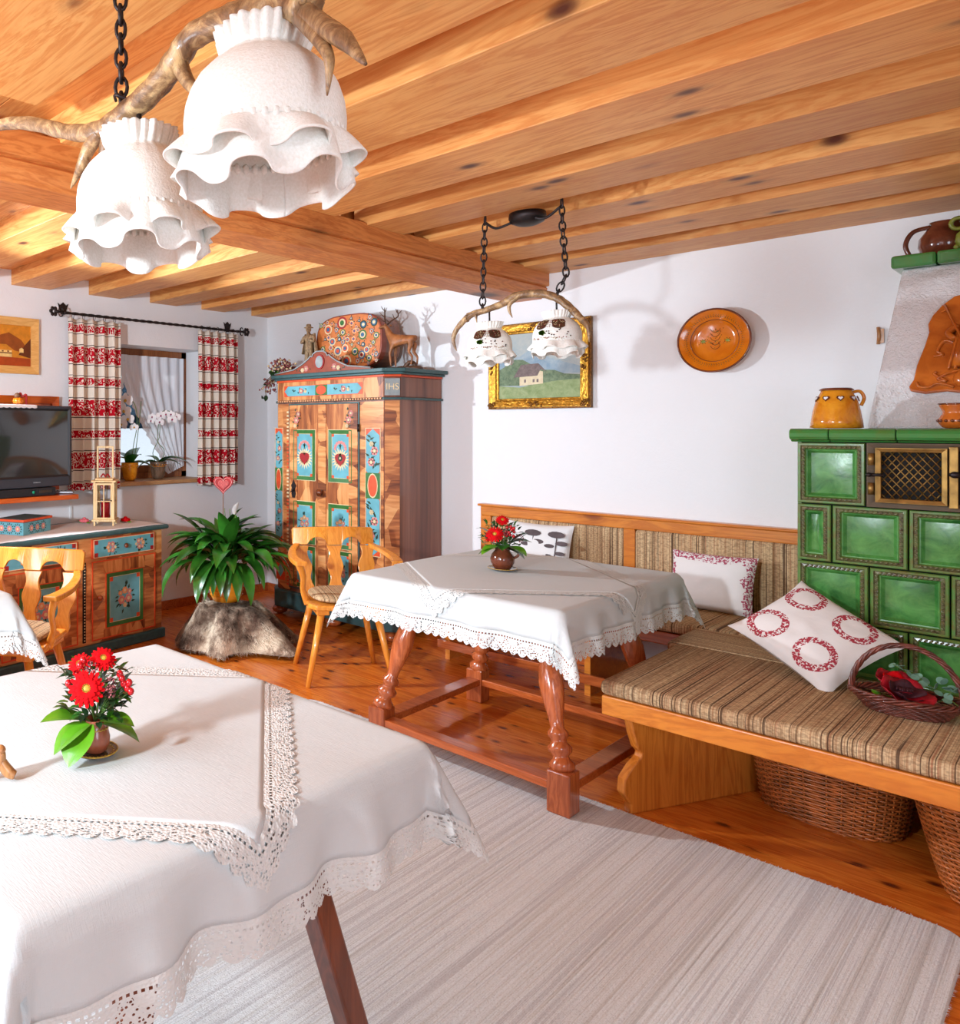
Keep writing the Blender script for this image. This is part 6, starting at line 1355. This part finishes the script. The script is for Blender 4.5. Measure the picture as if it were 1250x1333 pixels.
# terracotta relief
nf = (Vector((tx0, ty0, HT))-Vector((hx0, hy0, HB))); up_ = Vector((0, 0.20, HT-HB)).normalized()
rl = thing('terracotta_relief', 'orange glazed relief of a robed saint with staff on the plaster hood', 'relief', (4.34, -0.60, 1.56))
def hood_y(z): return hy0+(ty0-hy0)*(z-HB)/(HT-HB)
TRL = PL((4.325, hood_y(1.53)-0.002, 1.53), (1, 0, 0), up_)
ol = [(-0.163, 0.012), (-0.168, 0.03), (-0.155, 0.06), (-0.148, 0.12), (-0.128, 0.20), (-0.118, 0.255), (-0.122, 0.29), (-0.11, 0.325), (-0.085, 0.365), (-0.05, 0.40), (0, 0.412), (0.05, 0.40), (0.085, 0.365), (0.11, 0.325), (0.122, 0.29), (0.118, 0.255), (0.128, 0.20), (0.148, 0.12), (0.155, 0.06), (0.168, 0.03), (0.163, 0.012), (0.12, 0.0), (0.06, 0.008), (0, -0.004), (-0.06, 0.008), (-0.12, 0.0)]
MB().prism(ol[::-1], 0.018, T=TRL).build('plaque', 'terra', rl, bevel=0.006)
q = MB(); z_ = 0.018; TT = TRL @ TR((0, 0, z_-0.002), sc=(1, 1, 1.9))
q.ball((0, 0.315, 0.006), (0.022, 0.027, 0.018), 0, 14, TT)
for k in range(5): q.ball((-0.02+0.01*k, 0.345, 0.006), (0.005, 0.010, 0.006), 0, 6, TT)
q.tube([(0, 0.29, 0.002), (-0.005, 0.24, 0.006), (-0.01, 0.17, 0.008), (-0.005, 0.10, 0.006)], [0.022, 0.036, 0.042, 0.05], 14, 0, T=TT, flat=0.4)
for k in range(7): q.tube(smooth_path([(-0.03+0.01*k, 0.235, 0.014), (-0.042+0.014*k+0.004*math.sin(k*2), 0.16, 0.020), (-0.055+0.018*k, 0.085, 0.014)]), 0.0048, 6, 0, T=TT)
q.tube(smooth_path([(-0.035, 0.265, 0.008), (-0.06, 0.235, 0.012), (-0.04, 0.205, 0.018)]), 0.011, 8, 0, T=TT); q.tube(smooth_path([(0.035, 0.265, 0.008), (0.058, 0.235, 0.012), (0.03, 0.215, 0.018)]), 0.011, 8, 0, T=TT)
q.ball((0.038, 0.262, 0.016), (0.015, 0.018, 0.014), 0, 10, TT); q.ball((0.035, 0.235, 0.014), (0.018, 0.022, 0.014), 0, 10, TT)
q.tube([(-0.075, 0.36, 0.006), (-0.03, 0.23, 0.022), (0.01, 0.11, 0.012)], 0.0045, 8, 0, T=TT); q.tube([(-0.085, 0.33, 0.006), (-0.06, 0.342, 0.008)], 0.003, 6, 0, T=TT)
for s_ in (-1, 1):
    q.tube(smooth_path([(s_*0.03, 0.19, 0.0), (s_*0.07, 0.21, 0.004), (s_*0.09, 0.17, 0.004), (s_*0.075, 0.155, 0.002), (s_*0.10, 0.15, 0.0)]), 0.006, 6, 0, T=TT)
    q.tube(smooth_path([(s_*0.02, 0.09, 0.004), (s_*0.06, 0.075, 0.004), (s_*0.085, 0.055, 0.003), (s_*0.06, 0.045, 0.002), (s_*0.095, 0.075, 0.002), (s_*0.09, 0.085, 0.002)]), 0.005, 6, 0, T=TT)
    q.tube(smooth_path([(s_*0.145, 0.045, 0.002), (s_*0.135, 0.025, 0.003), (s_*0.11, 0.022, 0.003), (s_*0.09, 0.035, 0.003), (s_*0.06, 0.03, 0.003), (s_*0.04, 0.02, 0.003)]), 0.005, 6, 0, T=TT)
q.ball((0, 0.055, 0.002), (0.045, 0.04, 0.012), 0, 16, TT)
q.build('saint_figure', 'terra', rl)

# jars on the shelf and hood
def jar(nm, lb, loc, prof, mat, rz=0.0, n=32, cat='jug'):
    t_ = thing(nm, lb, cat, loc, rz); MB().lathe(prof, n).build('body', mat, t_, local=True); return t_
z1_ = 1.398
oj = jar('pierced_jar', 'amber glazed jar with heart shaped holes on the stove shelf', (3.972, -0.79, z1_), [(0.07, 0), (0.083, 0.003), (0.080, 0.03), (0.074, 0.07), (0.066, 0.105), (0.056, 0.13), (0.050, 0.142), (0.048, 0.152), (0.040, 0.152), (0.040, 0.14), (0.05, 0.12), (0.07, 0.03), (0, 0.01)], 'amber', cat='jar')
MB().lathe([(0.052, 0.150), (0.055, 0.153), (0.045, 0.160), (0.02, 0.161), (0, 0.161)], 28).build('lid', 'brownrim', oj, local=True)
q = MB()
for k in range(9):
    a = k*2*PI/9-1.2; T = PL((0.0625*math.cos(a), 0.0625*math.sin(a), 0.118), (-math.sin(a), math.cos(a), 0), (-0.35*math.cos(a), -0.35*math.sin(a), 1))
    q.prism(heart_pts(0, 0, 0.0125, 16), 0.004, 0, T); q.prism(heart_pts(0, 0, 0.0075, 16), 0.005, 1, T)
q.build('heart_holes', ['jug', 'white'], oj, local=True)
MB().tube(smooth_path([(0.045, 0.02, 0.142), (0.066, 0.03, 0.146), (0.078, 0.035, 0.12), (0.070, 0.03, 0.09)]), 0.006, 8).build('handle', 'amber', oj, local=True)
sm_ = jar('small_pot', 'small orange brown waisted pot on the stove shelf at the right edge', (4.315, -0.79, z1_), [(0.03, 0), (0.042, 0.004), (0.052, 0.02), (0.052, 0.035), (0.042, 0.052), (0.04, 0.06), (0.05, 0.082), (0.052, 0.088), (0.046, 0.088), (0.036, 0.06), (0, 0.02)], 'terra', cat='pot')
q = MB(); [q.ball((0.0525*math.cos(k*PI/9), 0.0525*math.sin(k*PI/9), 0.028), 0.006, n=6) for k in range(18)]; q.tube([(0.0515*math.cos(k*PI/18), 0.0515*math.sin(k*PI/18), 0.089) for k in range(36)], 0.003, 5, closed=True); q.build('pattern', 'brownrim', sm_, local=True)
jb = jar('brown_jug', 'large dark brown jug lying highest on the hood', (4.225, -0.25, HT+0.053), [(0.05, 0), (0.07, 0.01), (0.085, 0.05), (0.082, 0.085), (0.06, 0.12), (0.045, 0.14), (0.05, 0.15), (0.04, 0.15), (0.03, 0.12), (0, 0.1)], 'jug')
jb['label'] = 'dark brown jug with large handle on the green hood cornice'
MB().tube(smooth_path([(-0.045, -0.01, 0.135), (-0.095, -0.03, 0.12), (-0.118, -0.035, 0.07), (-0.105, -0.03, 0.02), (-0.085, -0.02, 0.012)]), 0.009, 8).build('handle', 'jug', jb, local=True)
jc = jar('green_jug', 'olive green glazed jug with ring handles on the hood cornice', (4.335, -0.33, HT+0.053), [(0.045, 0), (0.06, 0.01), (0.075, 0.045), (0.072, 0.075), (0.045, 0.10), (0.04, 0.13), (0.05, 0.145), (0.042, 0.145), (0.03, 0.1), (0, 0.08)], 'olive')
q = MB(); q.tube([(-0.062+0.022*math.cos(k*PI/8), -0.02, 0.118+0.022*math.sin(k*PI/8)) for k in range(16)], 0.008, 8, closed=True); q.build('ring_handle', 'olive', jc, local=True)
q = MB(); [q.ball((0.07*math.cos(a*0.7), 0.07*math.sin(a*0.7), 0.04+0.02*math.sin(a*2.1)), 0.012, n=8) for a in range(9)]; q.build('relief_knobs', 'olive', jc, local=True)
cr = thing('wall_ornament', 'tiny brown wooden wall ornament just left of the plaster hood', 'ornament', (3.985, -0.002, 1.826)); q = MB(); q.box((-0.012, -0.012, -0.035), (0.012, 0, 0.030)); q.tube([(-0.008, -0.008, -0.04), (-0.004, -0.016, 0.0), (-0.008, -0.008, 0.038)], 0.007, 8); q.build('body', 'hand', cr, local=True)

# ================================================================ PLATE AND PAINTING
pl_ = thing('wall_plate', 'round orange brown glazed plate hanging on the back wall', 'plate', (3.335, -0.005, 1.857))
TPt = PL((0, -0.025, 0), (1, 0, 0), (0, 0.02, 1)); R = 0.166
MB().lathe([(R*0.45, -0.012), (R*0.5, -0.014), (R*0.75, -0.002), (R*0.97, 0.022), (R, 0.028), (R*0.985, 0.033), (R*0.95, 0.030), (R*0.70, 0.018), (R*0.60, 0.002), (R*0.5, -0.003), (0, -0.004)], 64, T=TPt).build('dish', 'oj', pl_, local=True)
q = MB(); q.tube([tuple(TPt @ Vector((R*0.985*math.cos(k*PI/36), R*0.985*math.sin(k*PI/36), 0.030))) for k in range(72)], 0.005, 8, closed=True); q.tube([tuple(TPt @ Vector((R*0.66*math.cos(k*PI/36), R*0.66*math.sin(k*PI/36), 0.012))) for k in range(72)], 0.002, 6, closed=True); q.build('brown_rim', 'brownrim', pl_, local=True)
q = MB()
for k in range(72):
    a = k*PI/36
    for rr, zz in ((0.74, 0.0205), (0.80, 0.0225)): c, s_ = math.cos(a), math.sin(a); q.tube([tuple(TPt @ Vector((R*rr*c, R*rr*s_, zz))), tuple(TPt @ Vector((R*(rr+0.045)*math.cos(a+0.04), R*(rr+0.045)*math.sin(a+0.04), zz+0.001)))], 0.0013, 4)
o = q.build('rim_pattern', 'leafd', pl_, local=True); o['kind'] = 'stuff'
q = MB(); T = TPt @ TR((0, 0, -0.0035)); rn = random.Random(3)
for k in range(46):
    x, y = rn.gauss(0, 0.02), rn.uniform(-0.05, 0.065); q.ball((x, y, 0.001), (0.0024, 0.0024, 0.0012), rn.choice([0, 0, 1]), 6, T)
for sx in (-1, 1):
    for k in range(14): q.ball((sx*0.055+0.014*math.cos(k*0.9), 0.012*math.sin(k*0.9), 0.001), (0.0028, 0.0028, 0.0012), 0 if k % 3 else 1, 6, T)
    q.ball((sx*0.055, 0, 0.0), (0.011, 0.009, 0.001), 1, 10, T)
for k in range(5):
    for s_ in (-1, 1): q.tube(smooth_path([tuple(T @ Vector(p)) for p in ((0, -0.045+0.022*k, 0.001), (s_*0.014, -0.038+0.022*k, 0.001), (s_*0.022, -0.025+0.022*k, 0.001))]), 0.0013, 5, 0)
q.build('painted_motif', ['brownrim', 'olive'], pl_, local=True)
pg = thing('landscape_painting', 'framed oil landscape with a farmhouse in an ornate gold frame', 'painting', (2.385, -0.003, 1.79))
PW, PH = 0.645, 0.54; T = PL((0, -0.002, 0), (1, 0, 0), (0, 0.0, 1))
q = MB(); q.frame(PW, PH, 0.022, 0.030, T=T); q.build('outer_moulding', 'goldb', pg, local=True, bevel=0.003)
q = MB(); q.frame(PW-0.02, PH-0.02, 0.045, 0.045, T=T, lip=0.012); fr_ = q.build('frame', 'gold', pg, local=True, bevel=0.006)
q = MB(); q.frame(PW-0.10, PH-0.10, 0.016, 0.024, T=T, lip=0.004); q.build('inner_moulding', 'gold', pg, local=True, bevel=0.003)
q = MB(); rn = random.Random(4)
for (cx_, cy_) in [(-1, -1), (1, -1), (1, 1), (-1, 1), (0, -1), (0, 1), (-1, 0), (1, 0)]:
    for k in range(12):
        dx = rn.uniform(-0.045, 0.045)*(1 if cy_ and not cx_ else 0.4); dy = rn.uniform(-0.045, 0.045)*(1 if cx_ and not cy_ else 0.4)
        q.ball((cx_*(PW/2-0.028)+dx, cy_*(PH/2-0.028)+dy, 0.04), (rn.uniform(0.006, 0.013), rn.uniform(0.006, 0.013), 0.008), 0, 6, T)
q.build('carved_ornament', 'goldb', fr_, local=True)
cw, chh = PW/2-0.062, PH/2-0.062; q = MB()
q.prism([(-cw, -chh), (cw, -chh), (cw, chh), (-cw, chh)], 0.010, 0, T)
q.prism([(-cw, -0.05), (-cw, 0.02), (-0.12, 0.06), (-0.06, 0.10), (-0.02, 0.085), (0.05, 0.05), (0.1, 0.03), (cw, -0.02), (cw, -0.06)], 0.0105, 1, T)
q.prism([(-cw, -0.12), (-cw, -0.02), (-0.22, 0.0), (-0.18, 0.045), (-0.1, 0.04), (-0.03, 0.0), (0.04, -0.03), (0.1, -0.035), (0.16, -0.06), (cw, -0.07), (cw, -0.13)], 0.011, 3, T)
q.prism([(-cw, -chh), (cw, -chh), (cw, -0.095), (0.12, -0.10), (0.0, -0.115), (-0.12, -0.135), (-cw, -0.12)], 0.0115, 2, T)
q.prism([(-0.12, -0.125), (0.03, -0.115), (0.03, -0.04), (-0.01, -0.03), (-0.12, -0.07)], 0.012, 5, T)
q.prism([(-0.16, -0.07), (-0.005, -0.065), (0.015, -0.025), (0.05, -0.04), (0.0, 0.012), (-0.11, 0.008)], 0.0125, 4, T)
for x_ in (-0.09, -0.035, -0.01): q.prism([(x_, -0.105), (x_+0.012, -0.104), (x_+0.012, -0.085), (x_, -0.086)], 0.0127, 4, T)
q.build('canvas', ['sky', 'mount', 'meadow', 'bush', 'proof', 'phouse'], pg, local=True)

# ================================================================ ANTLER LAMPS
def chain(par, pts, link=0.03, r=0.0028):
    q = MB(); P = [Vector(p) for p in pts]; k = 0; L = [(P[i+1]-P[i]).length for i in range(len(P)-1)]; tot = sum(L); n = int(tot/(link*0.72)); out = []
    for i in range(n+1):
        s_ = tot*i/n; j = 0
        while j < len(L)-1 and s_ > L[j]: s_ -= L[j]; j += 1
        out.append((P[j]+(P[j+1]-P[j])*(s_/L[j]), (P[j+1]-P[j]).normalized()))
    for i, (c, d) in enumerate(out):
        a = d.orthogonal().normalized(); b = d.cross(a); w_ = a if i % 2 else b
        q.tube([c+d*link*0.5*math.cos(t_*PI/6)+w_*link*0.27*math.sin(t_*PI/6)*(1+0.15*math.sin(i)) for t_ in range(12)], r, 6, closed=True)
    return q.build('chain', 'iron', par)
def shade(par, top, H, R, seed, decorated, tilt=0.0, ruf=1.0):
    # top = point at the top of the upper ruffle
    T = Matrix.Translation(top) @ Euler((tilt, 0, seed)).to_matrix().to_4x4(); q = MB(); N_ = 96
    zs = [(-0.002, 0.60, 3), (-0.09*H, 0.56, 2.4), (-0.155*H, 0.50, 0.8), (-0.19*H, 0.56, 0.5), (-0.235*H, 0.69, 0.3), (-0.30*H, 0.82, 0.15), (-0.38*H, 0.92, 0.05), (-0.47*H, 0.98, 0), (-0.56*H, 1.0, 0), (-0.68*H, 0.99, 0)]
    zz = [z for z, r, p in zs]; 
    def prof(v):
        x = v*(len(zs)-1); i = min(len(zs)-2, int(x)); f = x-i; a, b = zs[i], zs[i+1]
        return a[0]+(b[0]-a[0])*f, a[1]+(b[1]-a[1])*f, a[2]+(b[2]-a[2])*f
    def fn(u, v):
        z, r, p = prof(v); a = 2*PI*u; g = 1+0.012*abs(math.cos(3*a)) ; rr = R*r*g+R*0.011*p*math.sin(a*26)+R*0.008*p*math.sin(a*9+1); return (rr*math.cos(a), rr*math.sin(a), z)
    q.grid(fn, 192, 34, 0, T); body = q.build('lamp_shade', 'shade', par, solid=0.0016)
    q = MB()
    for s_ in range(48):
        a = 2*PI*s_/48; q.ball(((R*0.985)*math.cos(a), (R*0.985)*math.sin(a), -0.675*H), (0.0055*R/0.1, 0.0055*R/0.1, 0.008*R/0.1), 0, 6, T)
    q.build('gathered_seam', 'shade', body)
    # two layer flounce
    def rf_(k0, amp, drop, out, ph):
        def f(u, v):
            a = 2*PI*u; w_ = math.sin(k0*a+ph)+0.3*math.sin((k0-4)*a+ph*2); e = v**0.8
            ang = a-(0.5/k0)*math.sin(2*(k0*a+ph))*v*0.6; rr = R*0.97+out*e+amp*e*w_
            return (rr*math.cos(ang), rr*math.sin(ang), -0.67*H-drop*v*(1-0.15*w_)+0.0*v)
        return f
    q = MB(); q.grid(rf_(8, R*0.115*ruf, H*0.17, R*0.20, seed), 260, 10, 0, T); q.build('upper_flounce', 'shade', body, solid=0.0026)
    q = MB(); q.grid(rf_(7, R*0.095*ruf, H*0.30, R*0.07, seed+2), 260, 10, 0, T); q.build('lower_flounce', 'shade', body, solid=0.0026)
    q = MB(); q.lathe([(0.012, -0.16*H), (0.016, -0.3*H), (0.016, -0.45*H)], 12, 0, T); q.build('bulb_holder', 'iron', body)
    q = MB(); q.ball((0, 0, -0.6*H), (0.022, 0.022, 0.03), 0, 14, T); q.build('bulb', plain('frosted_bulb', C(240, 236, 225), 0.3), body)
    if decorated:
        def onb(a, v, off=0.0015): z, r, p = prof(v); rr = R*r+off+0.0035; return T @ Vector((rr*math.cos(a), rr*math.sin(a), z))
        q = MB(); cam_a = decorated; rn = random.Random(seed)
        for dx in (-0.42, 0.42):
            def hf(u, v, dx=dx): ang = cam_a+dx+(u-0.5)*0.70*(1-0.25*v); vv = 0.44+0.24*v-0.05*(1-(2*u-1)**2)*(1-v)+0.05*v*(1-(2*u-1)**2); return onb(ang, vv, 0.002)
            q.grid(hf, 8, 6, 0)
        for k in range(90): a, v = cam_a+rn.uniform(-0.75, 0.75), rn.uniform(0.44, 0.68); q.ball(tuple(onb(a, v, 0.003)), 0.0022, rn.choice([1, 2]), 5)
        for k in range(14): q.ball(tuple(onb(cam_a+rn.uniform(-0.3, 0.9), rn.uniform(0.72, 0.93), 0.002)), 0.003, 0, 6)
        for k in range(30): q.ball(tuple(onb(cam_a+rn.uniform(-0.8, 0.8), rn.uniform(0.93, 0.97), 0.003)), 0.0025, rn.choice([1, 2]), 5)
        
        for k in range(26): q.ball(tuple(onb(cam_a-0.30+0.13*math.cos(k*2.4)*math.sqrt(k/26), 0.82+0.05*math.sin(k*2.4)*math.sqrt(k/26), 0.001)), 0.0045, 3, 6); q.build('embroidery', ['twig', 'heart', 'pcream', 'leafb'], body)
    return body
l1 = thing('antler_lamp', 'large antler ceiling lamp with two plain cream fabric shades hanging near', 'lamp', (3.75, -3.93, 2.0), 0)
A = [(3.085, -4.009, 2.038), (3.186, -3.985, 2.042), (3.285, -3.964, 2.020), (3.404, -3.944, 1.972), (3.495, -3.932, 1.950), (3.572, -3.925, 1.960), (3.647, -3.921, 1.978), (3.705, -3.92, 2.002), (3.749, -3.92, 2.026), (3.828, -3.924, 2.018), (3.903, -3.932, 1.998), (3.966, -3.941, 1.978), (4.03, -3.954, 1.945)]
def antler(par, pts, rad, n=6):
    q = MB(); P = smooth_path(pts, n); R_ = lerp_list(rad, n); q.tube(P, [r*(1+0.05*math.sin(i*1.7)) for i, r in enumerate(R_)], 14)
    return q
q = antler(l1, A, [0.005, 0.012, 0.014, 0.015, 0.019, 0.021, 0.021, 0.022, 0.020, 0.021, 0.023, 0.024, 0.021])
def tine(q, pts, rad): q.tube(smooth_path(pts, 6), lerp_list(rad, 6), 12)
tine(q, [(4.01, -3.95, 1.95), (4.06, -3.962, 1.905), (4.105, -3.976, 1.866), (4.150, -3.992, 1.815)], [0.016, 0.014, 0.012, 0.002])
tine(q, [(4.015, -3.954, 1.94), (4.06, -3.966, 1.884), (4.078, -3.971, 1.852), (4.072, -3.968, 1.812)], [0.014, 0.009, 0.007, 0.001])
tine(q, [(3.715, -3.92, 2.0), (3.735, -3.92, 1.965), (3.760, -3.921, 1.938), (3.785, -3.922, 1.925)], [0.016, 0.012, 0.009, 0.003])
tine(q, [(3.50, -3.935, 1.945), (3.462, -3.936, 1.925), (3.44, -3.94, 1.895), (3.408, -3.943, 1.862)], [0.014, 0.013, 0.010, 0.001])
tine(q, [(3.53, -3.932, 1.946), (3.508, -3.931, 1.912), (3.503, -3.931, 1.89), (3.498, -3.932, 1.86)], [0.014, 0.010, 0.008, 0.002])
for k in range(12): a = k*PI/6; q.ball((4.03+0.004*math.cos(a), -3.954+0.024*math.sin(a), 1.968+0.02*math.cos(a)), (0.008, 0.008, 0.008), 0, 8)
q.build('antler', 'antler', l1)
chain(l1, [(3.557, -3.926, 1.985), (3.555, -3.927, 2.2), (3.55, -3.93, 2.35)], 0.036, 0.0036)
q = MB(); q.tube(smooth_path([(3.545, -3.93, 1.99), (3.575, -3.95, 1.985), (3.59, -3.925, 1.975)]), 0.003, 6); q.tube([(3.606, -3.923, 1.955), (3.610, -3.923, 1.90)], 0.005, 8); q.tube([(3.925, -3.935, 1.985), (3.927, -3.935, 1.94)], 0.005, 8); q.build('lamp_rod', 'iron', l1)
chain(l1, [(4.0, -3.95, 1.99), (4.01, -3.95, 2.35)], 0.036, 0.0036)
shade(l1, (3.610, -3.923, 1.916), 0.222, 0.108, 0.4, None, ruf=1.1)
shade(l1, (3.929, -3.935, 1.958), 0.232, 0.112, 2.1, None, ruf=1.1)
l2 = thing('antler_lamp', 'antler lamp with two embroidered shades hanging over the middle table', 'lamp', (3.02, -1.45, 2.0), 0)
A = [(2.712, -1.462, 1.76), (2.700, -1.462, 1.785), (2.695, -1.464, 1.824), (2.718, -1.462, 1.870), (2.776, -1.456, 1.920), (2.849, -1.451, 1.936), (2.933, -1.448, 1.957), (2.993, -1.447, 1.982), (3.09, -1.448, 1.980), (3.164, -1.451, 1.955), (3.217, -1.454, 1.915), (3.273, -1.459, 1.855), (3.305, -1.463, 1.815), (3.312, -1.464, 1.751)]
q = antler(l2, A, [0.001, 0.006, 0.010, 0.012, 0.015, 0.014, 0.016, 0.018, 0.018, 0.017, 0.016, 0.014, 0.010, 0.002])
tine(q, [(3.0, -1.447, 1.978), (2.965, -1.449, 1.950), (2.963, -1.449, 1.92), (2.977, -1.449, 1.888)], [0.013, 0.009, 0.007, 0.001]); tine(q, [(2.805, -1.454, 1.925), (2.808, -1.458, 1.905), (2.813, -1.46, 1.88)], [0.009, 0.005, 0.001])
for k in range(10): a = k*PI/5; q.ball((2.765+0.004*math.cos(a), -1.457+0.017*math.sin(a), 1.912+0.017*math.cos(a)), 0.006, 0, 6)
q.build('antler', 'antler', l2)
chain(l2, [(2.835, -1.452, 1.945), (2.846, -1.455, 2.25), (2.85, -1.455, 2.345)], 0.045, 0.0035); chain(l2, [(3.175, -1.452, 1.965), (3.215, -1.455, 2.04), (3.20, -1.457, 2.25), (3.198, -1.457, 2.345)], 0.045, 0.0035)
for cp_ in ([(2.85, -1.455, 2.335), (2.90, -1.45, 2.30), (2.97, -1.447, 2.31)], [(3.08, -1.447, 2.31), (3.13, -1.45, 2.30), (3.198, -1.457, 2.335)]): MB().tube(smooth_path(cp_), 0.006, 8).build('cable', 'iron', l2)
MB().lathe([(0.075, 0.05), (0.078, 0.03), (0.07, 0.012), (0.045, 0.0), (0.02, -0.006), (0, -0.006)], 28, T=TR((3.02, -1.40, 2.301))).build('canopy', 'iron', l2)
q = MB(); q.tube([(2.868, -1.451, 1.945), (2.870, -1.451, 1.868)], 0.004, 8); q.tube([(3.172, -1.451, 1.955), (3.174, -1.451, 1.885)], 0.004, 8); q.build('lamp_rod', 'iron', l2)
shade(l2, (2.870, -1.451, 1.880), 0.195, 0.093, 0.9, -2.30-0.9+0.0+0.0 if False else (math.atan2(-3.25, 1.83)-0.9-0.15), ruf=0.7)
shade(l2, (3.175, -1.451, 1.895), 0.195, 0.093, 2.7, (math.atan2(-3.25, 1.53)-2.7-0.35), ruf=0.7)
